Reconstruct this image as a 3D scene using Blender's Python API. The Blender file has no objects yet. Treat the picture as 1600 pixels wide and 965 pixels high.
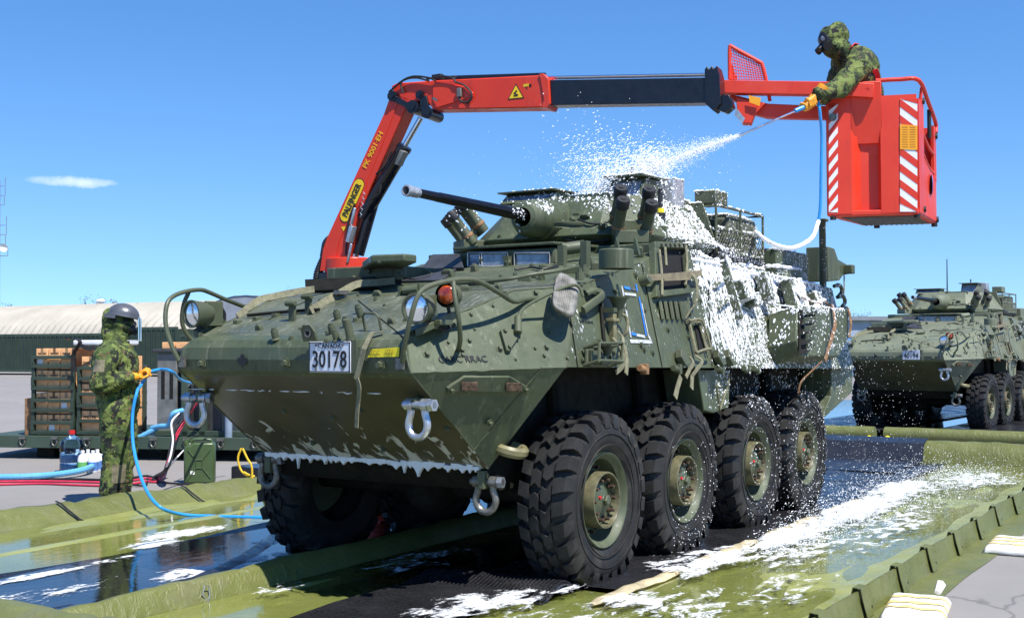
import bpy, math, random
from mathutils import Vector as V, Matrix, noise
from mathutils.bvhtree import BVHTree
random.seed(11)
SC = bpy.context.scene
COL = SC.collection
rad = math.radians
# ------------------------------------------------------------------ camera
CAM = V((-6.594, -3.543, 1.522)); FOC = 1844.0
_y, _p, _r = 0.570, 0.029, -0.004
_fw = V((math.cos(_p)*math.cos(_y), math.cos(_p)*math.sin(_y), math.sin(_p)))
_ri = V((math.sin(_y), -math.cos(_y), 0)); _up = _ri.cross(_fw)
RI = _ri*math.cos(_r)+_up*math.sin(_r); UP = -_ri*math.sin(_r)+_up*math.cos(_r); FW = _fw
cd = bpy.data.cameras.new('camera'); co = bpy.data.objects.new('camera', cd); COL.objects.link(co)
cd.sensor_fit = 'HORIZONTAL'; cd.sensor_width = 36; cd.lens = FOC/1600*36; cd.clip_start = .1; cd.clip_end = 5000
co.matrix_world = Matrix(((RI.x, UP.x, -FW.x, CAM.x), (RI.y, UP.y, -FW.y, CAM.y), (RI.z, UP.z, -FW.z, CAM.z), (0, 0, 0, 1)))
SC.camera = co
# ------------------------------------------------------------------ light
SUN = V((-.33, -.94, 0)).normalized()*math.cos(rad(59))+V((0, 0, math.sin(rad(59))))
W = bpy.data.worlds.new('World'); SC.world = W; W.use_nodes = True
nt = W.node_tree; N = nt.nodes; N.clear()
sky = N.new('ShaderNodeTexSky'); sky.sky_type = 'NISHITA'; sky.sun_disc = False
sky.sun_elevation = rad(59); sky.sun_rotation = math.atan2(SUN.x, SUN.y); sky.altitude = 100; sky.air_density = 1.0; sky.dust_density = .0; sky.ozone_density = 4.0
bg = N.new('ShaderNodeBackground'); bg.inputs[1].default_value = .13
wo = N.new('ShaderNodeOutputWorld')
# a wisp of cloud low in the sky, as a direction mask
tc = N.new('ShaderNodeTexCoord'); 
CD = (FW*FOC+RI*(112-800)-UP*(284-482.5)).normalized(); CR = V((-CD.y, CD.x, 0)).normalized()*-1
def wdot(vec):
    d = N.new('ShaderNodeVectorMath'); d.operation = 'DOT_PRODUCT'; nt.links.new(tc.outputs['Generated'], d.inputs[0]); d.inputs[1].default_value = vec; return d.outputs['Value']
def wm(op, a, b, c=None, clamp=False):
    m = N.new('ShaderNodeMath'); m.operation = op; m.use_clamp = clamp
    for i, x in enumerate((a, b, c)):
        if x is None: continue
        if isinstance(x, (int, float)): m.inputs[i].default_value = x
        else: nt.links.new(x, m.inputs[i])
    return m.outputs[0]
CUZ = CR.cross(CD)*1
if CUZ.z < 0: CUZ = -CUZ
a_ = wdot(CR); b_ = wdot(CUZ)
nz = N.new('ShaderNodeTexNoise'); nz.inputs['Scale'].default_value = 34; nz.inputs['Detail'].default_value = 7; nz.inputs['Roughness'].default_value = .68
nt.links.new(tc.outputs['Generated'], nz.inputs['Vector'])
ea = wm('MULTIPLY', a_, a_); ea = wm('MULTIPLY', ea, 1/.036**2)
bb = wm('ADD', b_, wm('MULTIPLY', wm('SUBTRACT', nz.outputs['Fac'], .5), .009)); eb = wm('MULTIPLY', bb, bb); eb = wm('MULTIPLY', eb, 1/.0047**2)
cm = wm('SUBTRACT', 1, wm('ADD', ea, eb), clamp=True)
fr = wm('GREATER_THAN', wdot(CD), 0.5)
nz2 = N.new('ShaderNodeTexNoise'); nz2.inputs['Scale'].default_value = 90; nz2.inputs['Detail'].default_value = 6
nt.links.new(tc.outputs['Generated'], nz2.inputs['Vector'])
cm = wm('MULTIPLY', wm('MULTIPLY', cm, fr), wm('MULTIPLY', nz2.outputs['Fac'], .95), clamp=True)
mx = N.new('ShaderNodeMix'); mx.data_type = 'RGBA'; nt.links.new(cm, mx.inputs['Factor'])
# the sky is read a little above each direction: a dry clear day without a milky horizon
sv_ = N.new('ShaderNodeVectorMath'); sv_.operation = 'MULTIPLY_ADD'; nt.links.new(tc.outputs['Generated'], sv_.inputs[0]); sv_.inputs[1].default_value = (1, 1, .95); sv_.inputs[2].default_value = (0, 0, .095)
sn_ = N.new('ShaderNodeVectorMath'); sn_.operation = 'NORMALIZE'; nt.links.new(sv_.outputs[0], sn_.inputs[0]); nt.links.new(sn_.outputs[0], sky.inputs['Vector'])
hs_ = N.new('ShaderNodeHueSaturation'); hs_.inputs['Saturation'].default_value = 1.24; hs_.inputs['Hue'].default_value = .505; nt.links.new(sky.outputs[0], hs_.inputs['Color'])
nt.links.new(hs_.outputs[0], mx.inputs['A']); mx.inputs['B'].default_value = (6.5, 6.8, 7.4, 1)
nt.links.new(mx.outputs['Result'], bg.inputs[0]); nt.links.new(bg.outputs[0], wo.inputs[0])
sl = bpy.data.lights.new('sun', 'SUN'); sl.energy = 4.9; sl.angle = rad(.53); sl.color = (1, .965, .90)
so = bpy.data.objects.new('sun', sl); COL.objects.link(so); so.rotation_euler = SUN.to_track_quat('Z', 'Y').to_euler(); so.location = (0, -10, 20)
vs = SC.view_settings; vs.view_transform = 'Standard'; vs.look = 'None'; vs.exposure = .62; vs.gamma = 1; vs.use_curve_mapping = False
SC.cycles.max_bounces = 7; SC.cycles.transparent_max_bounces = 16; SC.cycles.use_denoising = True
SC.cycles.caustics_reflective = False; SC.cycles.caustics_refractive = False
# ------------------------------------------------------------------ helpers: rays of the fitted camera meet real planes
def ray(x, y): return (FW*FOC+RI*(x-800)-UP*(y-482.5)).normalized()
def onp(x, y, n, p):
    d = ray(x, y); n = V(n); return CAM+d*((V(p)-CAM).dot(n)/d.dot(n))
def aX(x, y, v): return onp(x, y, (1, 0, 0), (v, 0, 0))
def aY(x, y, v): return onp(x, y, (0, 1, 0), (0, v, 0))
def aZ(x, y, v=0): return onp(x, y, (0, 0, 1), (0, 0, v))
def aD(x, y, d): return CAM+FW*d+RI*((x-800)/FOC*d)-UP*((y-482.5)/FOC*d)
def frame(w, hint=(0, 0, 1)):
    w = V(w).normalized(); h = V(hint)
    if abs(w.dot(h.normalized())) > .99: h = V((1, 0, 0))
    u = h.cross(w).normalized(); return u, w.cross(u).normalized(), w
class MB:
    def __init__(s): s.v = []; s.f = []; s.m = []; s.k = 0
    def add(s, vs, fs):
        o = len(s.v); s.v += [tuple(p) for p in vs]
        for f in fs: s.f.append(tuple(i+o for i in f)); s.m.append(s.k)
        return s
    def poly(s, pts): return s.add(pts, [tuple(range(len(pts)))])
    def box(s, c, sz, R=None, tap=1.0):
        c = V(c); hx, hy, hz = sz[0]/2, sz[1]/2, sz[2]/2; P = []
        for z in (-1, 1):
            t = tap if z > 0 else 1
            for x, y in ((-1, -1), (1, -1), (1, 1), (-1, 1)):
                q = V((x*hx*t, y*hy*t, z*hz)); P.append(c+(R@q if R is not None else q))
        return s.add(P, [(3, 2, 1, 0), (4, 5, 6, 7), (0, 1, 5, 4), (1, 2, 6, 5), (2, 3, 7, 6), (3, 0, 4, 7)])
    def b2(s, a, b): return s.box([(a[i]+b[i])/2 for i in range(3)], [abs(a[i]-b[i]) for i in range(3)])
    def prism(s, pts, ext):
        n = len(pts); ext = V(ext); P = [V(p) for p in pts]; Q = [p+ext for p in P]
        nn = (P[1]-P[0]).cross(P[2]-P[1])
        fs = [tuple(range(n)), tuple(range(2*n-1, n-1, -1))]+[(i, i+n, (i+1) % n+n, (i+1) % n) for i in range(n)]
        if nn.dot(ext) > 0: fs = [tuple(reversed(f)) for f in fs]
        return s.add(P+Q, fs)
    def tube(s, pts, r, n=8, closed=False, caps=True, flat=None, hint=(0, 0, 1)):
        P = [V(p) for p in pts]; m = len(P); rs = r if isinstance(r, (list, tuple)) else [r]*m; vs = []
        u = None
        for i in range(m):
            if closed: t = P[(i+1) % m]-P[i-1]
            else: t = P[min(i+1, m-1)]-P[max(i-1, 0)]
            t.normalize()
            if u is None: u, w, _ = frame(t, hint)
            else:
                u = (u-t*u.dot(t)).normalized(); w = t.cross(u)
            for k in range(n):
                a = 2*math.pi*k/n; fl = flat if flat else 1
                vs.append(P[i]+u*math.cos(a)*rs[i]+w*math.sin(a)*rs[i]*fl)
        fs = []
        for i in range(m if closed else m-1):
            for k in range(n):
                a, b = i*n, ((i+1) % m)*n
                fs.append((a+k, a+(k+1) % n, b+(k+1) % n, b+k))
        if caps and not closed: fs += [tuple(range(n-1, -1, -1)), tuple(range((m-1)*n, m*n))]
        return s.add(vs, fs)
    def cyl(s, a, b, r, r2=None, n=16): return s.tube([a, b], [r, r if r2 is None else r2], n)
    def lathe(s, prof, o, ax, n=24, hint=(0, 0, 1)):
        u, w, t = frame(ax, hint); o = V(o); vs = []; m = len(prof)
        for r, h in prof:
            for k in range(n):
                a = 2*math.pi*k/n; vs.append(o+t*h+(u*math.cos(a)+w*math.sin(a))*max(r, 1e-4))
        fs = [(i*n+k, i*n+(k+1) % n, (i+1)*n+(k+1) % n, (i+1)*n+k) for i in range(m-1) for k in range(n)]
        return s.add(vs, fs)
    def sph(s, c, r, n=10, m=6, R=None):
        c = V(c); rr = V(r) if isinstance(r, (list, tuple, V)) else V((r, r, r)); vs = []; fs = []
        for i in range(m+1):
            t = math.pi*i/m
            for k in range(n):
                a = 2*math.pi*k/n; q = V((rr.x*math.sin(t)*math.cos(a), rr.y*math.sin(t)*math.sin(a), rr.z*math.cos(t)))
                vs.append(c+(R@q if R is not None else q))
        for i in range(m):
            for k in range(n): fs.append((i*n+k, (i+1)*n+k, (i+1)*n+(k+1) % n, i*n+(k+1) % n))
        return s.add(vs, fs)
    def slab(s, pts, t):       # polygon pts (top side, ccw from outside) thickened inwards
        P = [V(p) for p in pts]; n = (P[1]-P[0]).cross(P[2]-P[0]).normalized(); return s.prism(P, -n*t)
    def strip(s, pts, wdir, w, t=.004):      # flat webbing strap: rectangular section swept along pts
        P = [V(p) for p in pts]; wd = V(wdir).normalized(); vs = []; m = len(P)
        for i in range(m):
            tg = (P[min(i+1, m-1)]-P[max(i-1, 0)]).normalized(); d = (wd-tg*wd.dot(tg)).normalized(); nn = tg.cross(d)
            for a, b in ((-1, -1), (1, -1), (1, 1), (-1, 1)): vs.append(P[i]+d*a*w/2+nn*b*t/2)
        fs = [(i*4+k, i*4+(k+1) % 4, i*4+4+(k+1) % 4, i*4+4+k) for i in range(m-1) for k in range(4)]+[(3, 2, 1, 0), tuple(range(m*4-4, m*4))]
        return s.add(vs, fs)
    def mesh(s, name, mats, org=V((0, 0, 0)), ang=35, fixn=True):
        me = bpy.data.meshes.new(name); me.from_pydata([tuple(V(p)-org) for p in s.v], [], s.f)
        for m in (mats if isinstance(mats, (list, tuple)) else [mats]): me.materials.append(m)
        me.polygons.foreach_set('material_index', s.m)
        if fixn:
            import bmesh
            b = bmesh.new(); b.from_mesh(me); bmesh.ops.recalc_face_normals(b, faces=b.faces); b.to_mesh(me); b.free()
        if ang:
            me.shade_smooth(); me.set_sharp_from_angle(angle=rad(ang))
        me.update(); return me
    def build(s, name, mats, parent=None, bevel=0, ang=35, loc=None, fixn=True):
        org = ORG.get(parent.name, V((0, 0, 0))) if (parent and loc is None) else V((0, 0, 0))
        o = bpy.data.objects.new(name, s.mesh(name, mats, org, ang, fixn)); COL.objects.link(o)
        if parent: o.parent = parent; ORG[o.name] = ORG.get(parent.name, V((0, 0, 0)))
        if loc is not None: o.location = loc
        if bevel:
            b = o.modifiers.new('bevel', 'BEVEL'); b.width = bevel; b.segments = 2; b.limit_method = 'ANGLE'; b.angle_limit = rad(32); b.harden_normals = False
        return o
ORG = {}
def tag(o, label=None, cat=None, group=None, kind=None):
    if label: o['label'] = label
    if cat: o['category'] = cat
    if group: o['group'] = group
    if kind: o['kind'] = kind
    return o
def empty(name, loc, label, cat, group=None):
    o = bpy.data.objects.new(name, None); COL.objects.link(o); o.location = loc; o.empty_display_size = .2; ORG[o.name] = V(loc)
    return tag(o, label, cat, group)
def inst(name, me, parent, loc, rot=None, scale=None):
    o = bpy.data.objects.new(name, me); COL.objects.link(o); o.parent = parent; ORG[o.name] = ORG[parent.name]
    o.location = V(loc)-ORG[parent.name]
    if rot is not None: o.rotation_mode = 'QUATERNION'; o.rotation_quaternion = rot
    if scale: o.scale = scale
    return o
def copy_tree(o, parent=None, skip=()):
    if o.name.split('.')[0] in skip: return None
    c = o.copy(); COL.objects.link(c); c.parent = parent
    for ch in list(o.children): copy_tree(ch, c, skip)
    return c
def smooth(pts, k=6):        # Catmull-Rom through points
    P = [V(p) for p in pts]; P = [P[0]*2-P[1]]+P+[P[-1]*2-P[-2]]; out = []
    for i in range(1, len(P)-2):
        a, b, c_, d = P[i-1], P[i], P[i+1], P[i+2]
        for j in range(k):
            t = j/k; out.append(.5*((2*b)+(c_-a)*t+(2*a-5*b+4*c_-d)*t*t+(3*b-a-3*c_+d)*t**3))
    out.append(P[-2]); return out
def text(name, body, size, ctr, right, up, mt, parent, ext=.0008, off=.0025, wide=1.0, bold=0.0):
    cu = bpy.data.curves.new('t', 'FONT'); cu.body = body; cu.size = size; cu.align_x = 'CENTER'; cu.align_y = 'CENTER'; cu.extrude = ext; cu.offset = bold; cu.resolution_u = 3
    to = bpy.data.objects.new('t', cu); COL.objects.link(to)
    dg = bpy.context.evaluated_depsgraph_get(); me = bpy.data.meshes.new_from_object(to.evaluated_get(dg))
    bpy.data.objects.remove(to); bpy.data.curves.remove(cu)
    r = V(right).normalized(); u = V(up); u = (u-r*u.dot(r)).normalized(); n = r.cross(u); ctr = V(ctr)+n*off-ORG.get(parent.name, V((0, 0, 0)))
    M = Matrix(((r.x*wide, u.x, n.x, ctr.x), (r.y*wide, u.y, n.y, ctr.y), (r.z*wide, u.z, n.z, ctr.z), (0, 0, 0, 1)))
    me.transform(M); me.name = name; me.materials.clear(); me.materials.append(mt)
    o = bpy.data.objects.new(name, me); COL.objects.link(o); o.parent = parent; ORG[o.name] = ORG.get(parent.name, V((0, 0, 0))); return o
# ------------------------------------------------------------------ materials
class NT:
    def __init__(s, name):
        s.m = bpy.data.materials.new(name); s.m.use_nodes = True; s.t = s.m.node_tree; s.t.nodes.clear()
        s.out = s.t.nodes.new('ShaderNodeOutputMaterial'); s.b = s.t.nodes.new('ShaderNodeBsdfPrincipled'); s.l(s.b.outputs[0], s.out.inputs[0])
        s.tc = s.t.nodes.new('ShaderNodeTexCoord'); s.co = s.tc.outputs['Object']
    def l(s, a, b): s.t.links.new(a, b)
    def n(s, t, **k):
        x = s.t.nodes.new('ShaderNode'+t)
        for a, b in k.items(): setattr(x, a, b)
        return x
    def put(s, sock, v):
        if hasattr(v, 'is_linked') or hasattr(v, 'links'): s.l(v, sock)
        elif isinstance(v, (tuple, list)) and len(v) == 3 and sock.type == 'RGBA': sock.default_value = (*v, 1)
        else: sock.default_value = v
    def math(s, op, a, b=0, c=0, clamp=False):
        x = s.n('Math', operation=op, use_clamp=clamp)
        for i, v in enumerate((a, b, c)): s.put(x.inputs[i], v)
        return x.outputs[0]
    def noise(s, sc, det=4, rough=.55, vec=None, stretch=None, dist=0):
        x = s.n('TexNoise'); x.inputs['Scale'].default_value = sc; x.inputs['Detail'].default_value = det; x.inputs['Roughness'].default_value = rough; x.inputs['Distortion'].default_value = dist
        v = vec or s.co
        if stretch:
            mp = s.n('Mapping'); mp.inputs['Scale'].default_value = stretch; s.l(v, mp.inputs[0]); v = mp.outputs[0]
        s.l(v, x.inputs['Vector']); return x.outputs['Fac']
    def ramp(s, fac, *st, interp='LINEAR'):
        x = s.n('ValToRGB'); cr = x.color_ramp; cr.interpolation = interp
        while len(cr.elements) < len(st): cr.elements.new(.5)
        for e, (p, c) in zip(cr.elements, st):
            e.position = p; e.color = (c, c, c, 1) if isinstance(c, (int, float)) else (*c, 1)
        s.l(fac, x.inputs[0]); return x.outputs[0]
    def mix(s, fac, a, b, bt='MIX'):
        x = s.n('Mix', data_type='RGBA', blend_type=bt); s.put(x.inputs['Factor'], fac); s.put(x.inputs['A'], a); s.put(x.inputs['B'], b); return x.outputs['Result']
    def step(s, v, lo, hi):
        x = s.n('MapRange', interpolation_type='SMOOTHSTEP'); s.put(x.inputs[0], v); x.inputs[1].default_value = lo; x.inputs[2].default_value = hi; return x.outputs[0]
    def xyz(s):
        x = s.n('SeparateXYZ'); s.l(s.co, x.inputs[0]); return x.outputs
    def bump(s, h, st=.3, d=.01):
        x = s.n('Bump'); x.inputs['Strength'].default_value = st; x.inputs['Distance'].default_value = d; s.l(h, x.inputs['Height']); s.l(x.outputs[0], s.b.inputs['Normal'])
    def set(s, col=None, rough=None, metal=None, **k):
        if col is not None: s.put(s.b.inputs['Base Color'], col)
        if rough is not None: s.put(s.b.inputs['Roughness'], rough)
        if metal is not None: s.put(s.b.inputs['Metallic'], metal)
        for a, v in k.items(): s.put(s.b.inputs[a.replace('_', ' ')], v)
        return s.m
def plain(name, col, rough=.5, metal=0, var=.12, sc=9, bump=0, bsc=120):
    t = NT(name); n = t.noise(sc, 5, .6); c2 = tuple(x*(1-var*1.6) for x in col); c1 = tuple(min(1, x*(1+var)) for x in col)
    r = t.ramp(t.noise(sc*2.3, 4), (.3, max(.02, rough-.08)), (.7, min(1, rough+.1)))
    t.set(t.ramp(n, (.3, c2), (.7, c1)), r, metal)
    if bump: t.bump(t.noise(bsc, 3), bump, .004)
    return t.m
G = (.066, .083, .042)
def green_paint(name, streak=True, wet=.0, foamx=None, base=G):
    t = NT(name); b = base
    n = t.noise(2.2, 6, .62); c = t.ramp(n, (.3, tuple(x*.74 for x in b)), (.7, tuple(x*1.18 for x in b)))
    if streak:     # rain and scrub streaks running down, dust film
        s1 = t.noise(16, 5, .6, stretch=(1.6, 1.6, .10)); c = t.mix(t.math('MULTIPLY', t.step(s1, .54, .74), .48), c, (.22, .225, .16))
        s2 = t.noise(20, 4, .6, stretch=(1.3, 1.3, .07)); c = t.mix(t.math('MULTIPLY', t.step(s2, .56, .70), .6), c, tuple(x*.42 for x in b))
        fine = t.noise(120, 3, .7); c = t.mix(t.math('MULTIPLY', t.step(fine, .58, .75), .22), c, (.20, .20, .16))
    du = t.noise(1.3, 6, .68); c = t.mix(t.math('MULTIPLY', t.step(du, .48, .66), .30), c, (.155, .150, .098)); dk_ = t.noise(5.5, 7, .7, stretch=(1, 1, .45)); c = t.mix(t.math('MULTIPLY', t.step(dk_, .54, .66), .45), c, tuple(x*.5 for x in b))
    chip = t.noise(26, 8, .75); c = t.mix(t.math('MULTIPLY', t.step(chip, .67, .70), .55), c, (.19, .18, .13))
    r = t.ramp(t.noise(2.6, 6, .7), (.34, .34-wet*.3), (.5, .62-wet*.1), (.7, .78))
    sc_ = t.noise(38, 6, .8, stretch=(.35, 2.2, 1.6)); c = t.mix(t.math('MULTIPLY', t.step(sc_, .66, .70), .5), c, (.26, .26, .20))
    t.set(c, r, 0); t.bump(t.noise(160, 3), .12, .003); return t.m
m_green = green_paint('army_green_paint', wet=.1)
m_green2 = green_paint('army_green_fittings', streak=False, base=(.072, .084, .044), wet=.1)
# the glacis: the same paint with a scrubbed, foamy film dragged across it
t = NT('scrubbed_green_paint'); n = t.noise(2.5, 6, .6); c = t.ramp(n, (.3, (.056, .066, .037)), (.7, (.098, .108, .064)))
st = t.noise(9, 7, .68, stretch=(1.0, 5.5, 1.0)); st2 = t.noise(3.1, 4, .5)
fm = t.math('MULTIPLY', t.step(st, .50, .72), t.step(st2, .40, .62)); c = t.mix(t.math('MULTIPLY', fm, .62), c, (.40, .41, .36))
st3 = t.noise(22, 5, .6, stretch=(.8, 6, 1)); c = t.mix(t.math('MULTIPLY', t.step(st3, .58, .68), .40), c, (.52, .54, .52))
t.set(c, t.ramp(t.noise(3, 6, .7), (.34, .22), (.55, .6), (.7, .75))); t.bump(t.noise(150, 3), .2, .003); m_glacis = t.m
# the lower bow plate: brown-green, wet, with runs of suds
t = NT('brown_wet_bow_paint'); n = t.noise(2.0, 6, .6); c = t.ramp(n, (.3, (.070, .066, .034)), (.7, (.125, .108, .058)))
xz = t.xyz(); low = t.step(t.math('MULTIPLY', xz[2], -1), -1.15, -.80)
sd = t.noise(4.2, 5, .55, stretch=(1.0, 2.0, 1.0), dist=1.4); k = t.math('SUBTRACT', sd, t.math('MULTIPLY', t.math('SUBTRACT', 1, low), .24)); sm = t.step(k, .50, .545)
c = t.mix(t.math('MULTIPLY', sm, .85), c, (.60, .61, .56)); t.set(c, t.mix(sm, (.25, .25, .25), (.7, .7, .7))); t.bump(sm, .3, .006); m_bow = t.m
# side armour: paint that goes under flecks of foam towards the stern
t = NT('side_paint_with_suds'); n = t.noise(2.2, 6, .62); c = t.ramp(n, (.3, (.056, .069, .034)), (.7, (.088, .103, .054)))
s1 = t.noise(17, 5, .6, stretch=(1.6, 1.6, .09)); c = t.mix(t.math('MULTIPLY', t.step(s1, .54, .72), .38), c, (.17, .19, .135))
s2 = t.noise(21, 4, .6, stretch=(1.3, 1.3, .06)); c = t.mix(t.math('MULTIPLY', t.step(s2, .55, .69), .62), c, (.026, .034, .02))
xz = t.xyz(); e1 = t.math('MULTIPLY', t.step(xz[0], 1.72, 2.15), t.math('SUBTRACT', 1.0, t.math('MULTIPLY', t.step(xz[0], 3.0, 3.6), .55)))
fl = t.noise(46, 5, .72, stretch=(1.2, 1.2, .5)); big = t.noise(3.2, 4, .6, stretch=(1, 1, .7))
k = t.math('ADD', t.math('ADD', fl, t.math('MULTIPLY', t.math('SUBTRACT', big, .5), .42)), t.math('MULTIPLY', e1, .105)); sm = t.step(k, .655, .685)
c = t.mix(sm, c, (.84, .85, .86)); t.set(c, t.mix(sm, (.55, .55, .55), (.75, .75, .75))); t.bump(sm, .8, .012); m_side = t.m
m_dark = plain('muddy_underbody', (.016, .016, .012), .75, var=.3); m_dark.node_tree.nodes['Principled BSDF'].inputs['Specular IOR Level'].default_value = .15  # near-black puts the underbody shade into the colour; dark fittings share it
m_black = plain('black_rubber_black', (.012, .012, .013), .55, var=.2)
m_void = plain('unlit_opening_black', (.004, .004, .004), .9)  # black for flat pieces that stand in for unlit holes and slots
# tyre: dusty black rubber
t = NT('tyre_rubber'); n = t.noise(5, 6, .6); c = t.ramp(n, (.3, (.010, .010, .010)), (.75, (.028, .027, .026))); 
sp = t.noise(70, 4, .7); dd_ = t.noise(2.4, 5, .65); c = t.mix(t.math('MULTIPLY', t.step(dd_, .5, .68), .35), c, (.075, .068, .055)); c = t.mix(t.math('MULTIPLY', t.step(sp, .58, .72), .25), c, (.19, .17, .13)); t.set(c, t.ramp(t.noise(9, 4), (.3, .5), (.7, .85)), Specular_IOR_Level=.3); t.bump(t.noise(90, 4), .35, .004); m_tyre = t.m
t = NT('tyre_lettering_rubber'); t.set((.045, .045, .05), .45); m_tlet = t.m
m_tan = plain('tan_weathered_drum', (.125, .115, .060), .45, var=.35, sc=14)
m_rust = plain('rusty_steel', (.095, .058, .034), .7, .3, var=.5, sc=40)
m_steel = plain('galvanised_steel', (.50, .52, .55), .34, .75, var=.16, sc=25)
m_iron = plain('dull_iron', (.20, .19, .17), .45, .6, var=.3, sc=30)
m_chrome = plain('polished_chrome', (.75, .76, .78), .12, 1, var=.05)
m_gun = plain('gun_barrel_steel', (.012, .010, .012), .30, .5, var=.2, sc=20)
m_tape = plain('silver_duct_tape', (.40, .42, .45), .32, .35, var=.2, sc=30, bump=.3, bsc=50)
m_strap = plain('khaki_webbing', (.19, .18, .11), .85, var=.25, sc=30, bump=.3, bsc=300)
m_brown = plain('tan_leather_strap', (.26, .14, .065), .8, var=.3, sc=20)
m_plate = plain('white_enamel_plate', (.62, .65, .72), .35, 0, var=.06)
m_ink = plain('black_lettering', (.008, .008, .010), .5)
m_yel = plain('yellow_tape', (.80, .66, .02), .45, var=.08)
m_blue = plain('blue_masking_tape', (.03, .20, .75), .5, var=.1)
m_wtape = plain('scuffed_white_tape', (.50, .52, .52), .55, var=.25, sc=30)
m_foam = plain('white_foam', (.84, .85, .87), .7, var=.05, sc=40, bump=.6, bsc=160)
m_grey = plain('matt_grey_mirror_back', (.20, .19, .165), .5, var=.35, sc=18)
m_rim = green_paint('wheel_rim_paint', streak=False, base=(.07, .085, .045), wet=.5)
def red_paint(name, base, r0):
    t = NT(name); n = t.noise(1.7, 5, .6); c = t.ramp(n, (.3, tuple(x*.86 for x in base)), (.7, base)); g = t.noise(13, 6, .7, stretch=(1, 1, .16)); c = t.mix(t.math('MULTIPLY', t.step(g, .56, .74), .38), c, (.30, .028, .014))
    d = t.noise(30, 6, .8); c = t.mix(t.math('MULTIPLY', t.step(d, .66, .69), .6), c, (.20, .05, .035)); w = t.noise(2.2, 5, .6); c = t.mix(t.math('MULTIPLY', t.step(w, .55, .75), .14), c, (.75, .20, .15))
    t.set(c, t.ramp(t.noise(5, 5), (.3, r0), (.7, r0+.25))); t.bump(t.noise(50, 4), .05, .003); return t.m
m_red = red_paint('crane_red_paint', (.70, .040, .012), .28); m_red2 = red_paint('basket_red_paint', (.72, .042, .014), .34)
m_cblack = plain('crane_black_paint', (.010, .010, .014), .22, var=.2)
m_hose = plain('light_blue_hose', (.030, .29, .70), .32, var=.06)
m_hose2 = plain('pale_blue_ribbed_hose', (.12, .38, .62), .35, var=.08)
m_magenta = plain('crimson_cable', (.55, .03, .07), .45)
m_white = plain('white_plastic', (.74, .75, .76), .4, var=.05)
m_orange = plain('orange_rubber_glove', (.80, .32, .015), .5, var=.12, sc=20, bump=.3, bsc=60)
m_card = plain('brown_cardboard', (.85, .45, .20), .8, var=.14, sc=12)
m_card2 = plain('tape_and_print_on_cardboard', (.17, .085, .04), .8)
m_paper = plain('white_paper', (.78, .79, .8), .7, var=.04)
m_yrope = plain('yellow_rope', (.85, .55, .03), .6)
m_darkgrey = plain('dark_grey_cabinet', (.055, .055, .055), .45, .2, var=.2)
m_greycab = plain('grey_cabinet_panel', (.17, .17, .155), .45, .1, var=.2)
t = NT('clear_glass_lens'); t.set((.85, .88, .9), .06, Transmission_Weight=.0, Metallic=.85); t.bump(t.noise(60, 2, stretch=(1, 1, 1)), .25, .004); m_lens = t.m
t = NT('amber_lens'); t.set(t.ramp(t.noise(30, 3), (.35, (.16, .012, .003)), (.7, (.48, .08, .008))), .15, Coat_Weight=.8); m_amber = t.m
t = NT('vision_block_glass'); t.set(t.ramp(t.noise(14, 3), (.3, (.10, .13, .19)), (.7, (.30, .35, .44))), .10, 0, Coat_Weight=.6); m_glass = t.m
# clear thin plastic (face shield) and bottle plastic
def clear(name, tint, ior=1.35):
    t = NT(name); tr = t.n('BsdfTransparent'); tr.inputs[0].default_value = (*tint, 1); gl = t.n('BsdfGlossy'); gl.inputs['Roughness'].default_value = .06
    fr = t.n('Fresnel'); fr.inputs[0].default_value = ior; ms = t.n('MixShader'); t.l(fr.outputs[0], ms.inputs[0]); t.l(tr.outputs[0], ms.inputs[1]); t.l(gl.outputs[0], ms.inputs[2]); t.l(ms.outputs[0], t.out.inputs[0]); return t.m
m_clear = clear('clear_visor', (.90, .93, .95)); m_bottle = clear('blue_bottle_plastic', (.70, .84, .95), 1.5)
# digital camouflage
t = NT('digital_camouflage_cloth'); 
def snap(f):
    a = t.n('VectorMath', operation='SCALE'); t.l(t.co, a.inputs[0]); a.inputs['Scale'].default_value = f
    b = t.n('VectorMath', operation='FLOOR'); t.l(a.outputs[0], b.inputs[0]); return b.outputs[0]
q = snap(95.)
n1 = t.noise(.075, 3, .6, vec=q); n2 = t.noise(.11, 3, .65, vec=q); 
ad = t.n('VectorMath', operation='ADD'); t.l(q, ad.inputs[0]); ad.inputs[1].default_value = (311, 77, 153); n3 = t.noise(.12, 3, .65, vec=ad.outputs[0])
ad2 = t.n('VectorMath', operation='ADD'); t.l(q, ad2.inputs[0]); ad2.inputs[1].default_value = (-211, 177, 53); n4 = t.noise(.16, 2, .6, vec=ad2.outputs[0])
c = t.mix(t.math('GREATER_THAN', n1, .49), (.062, .095, .020), (.145, .185, .042))
c = t.mix(t.math('GREATER_THAN', n2, .545), c, (.026, .040, .013)); c = t.mix(t.math('GREATER_THAN', n3, .565), c, (.009, .010, .008)); c = t.mix(t.math('GREATER_THAN', n4, .64), c, (.13, .085, .04))
t.set(c, .85); t.bump(t.noise(34, 6, .65), .8, .012); m_camo = t.m
m_patch = plain('khaki_knee_patch', (.20, .175, .11), .85, var=.15, sc=40)
m_mask = plain('black_gas_mask_rubber', (.010, .010, .011), .35)
m_helm = plain('grey_visor_helmet', (.12, .125, .14), .28, .3)
m_strapred = plain('red_harness_webbing', (.55, .02, .03), .7)
m_skin = plain('skin', (.42, .25, .18), .5)
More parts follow.
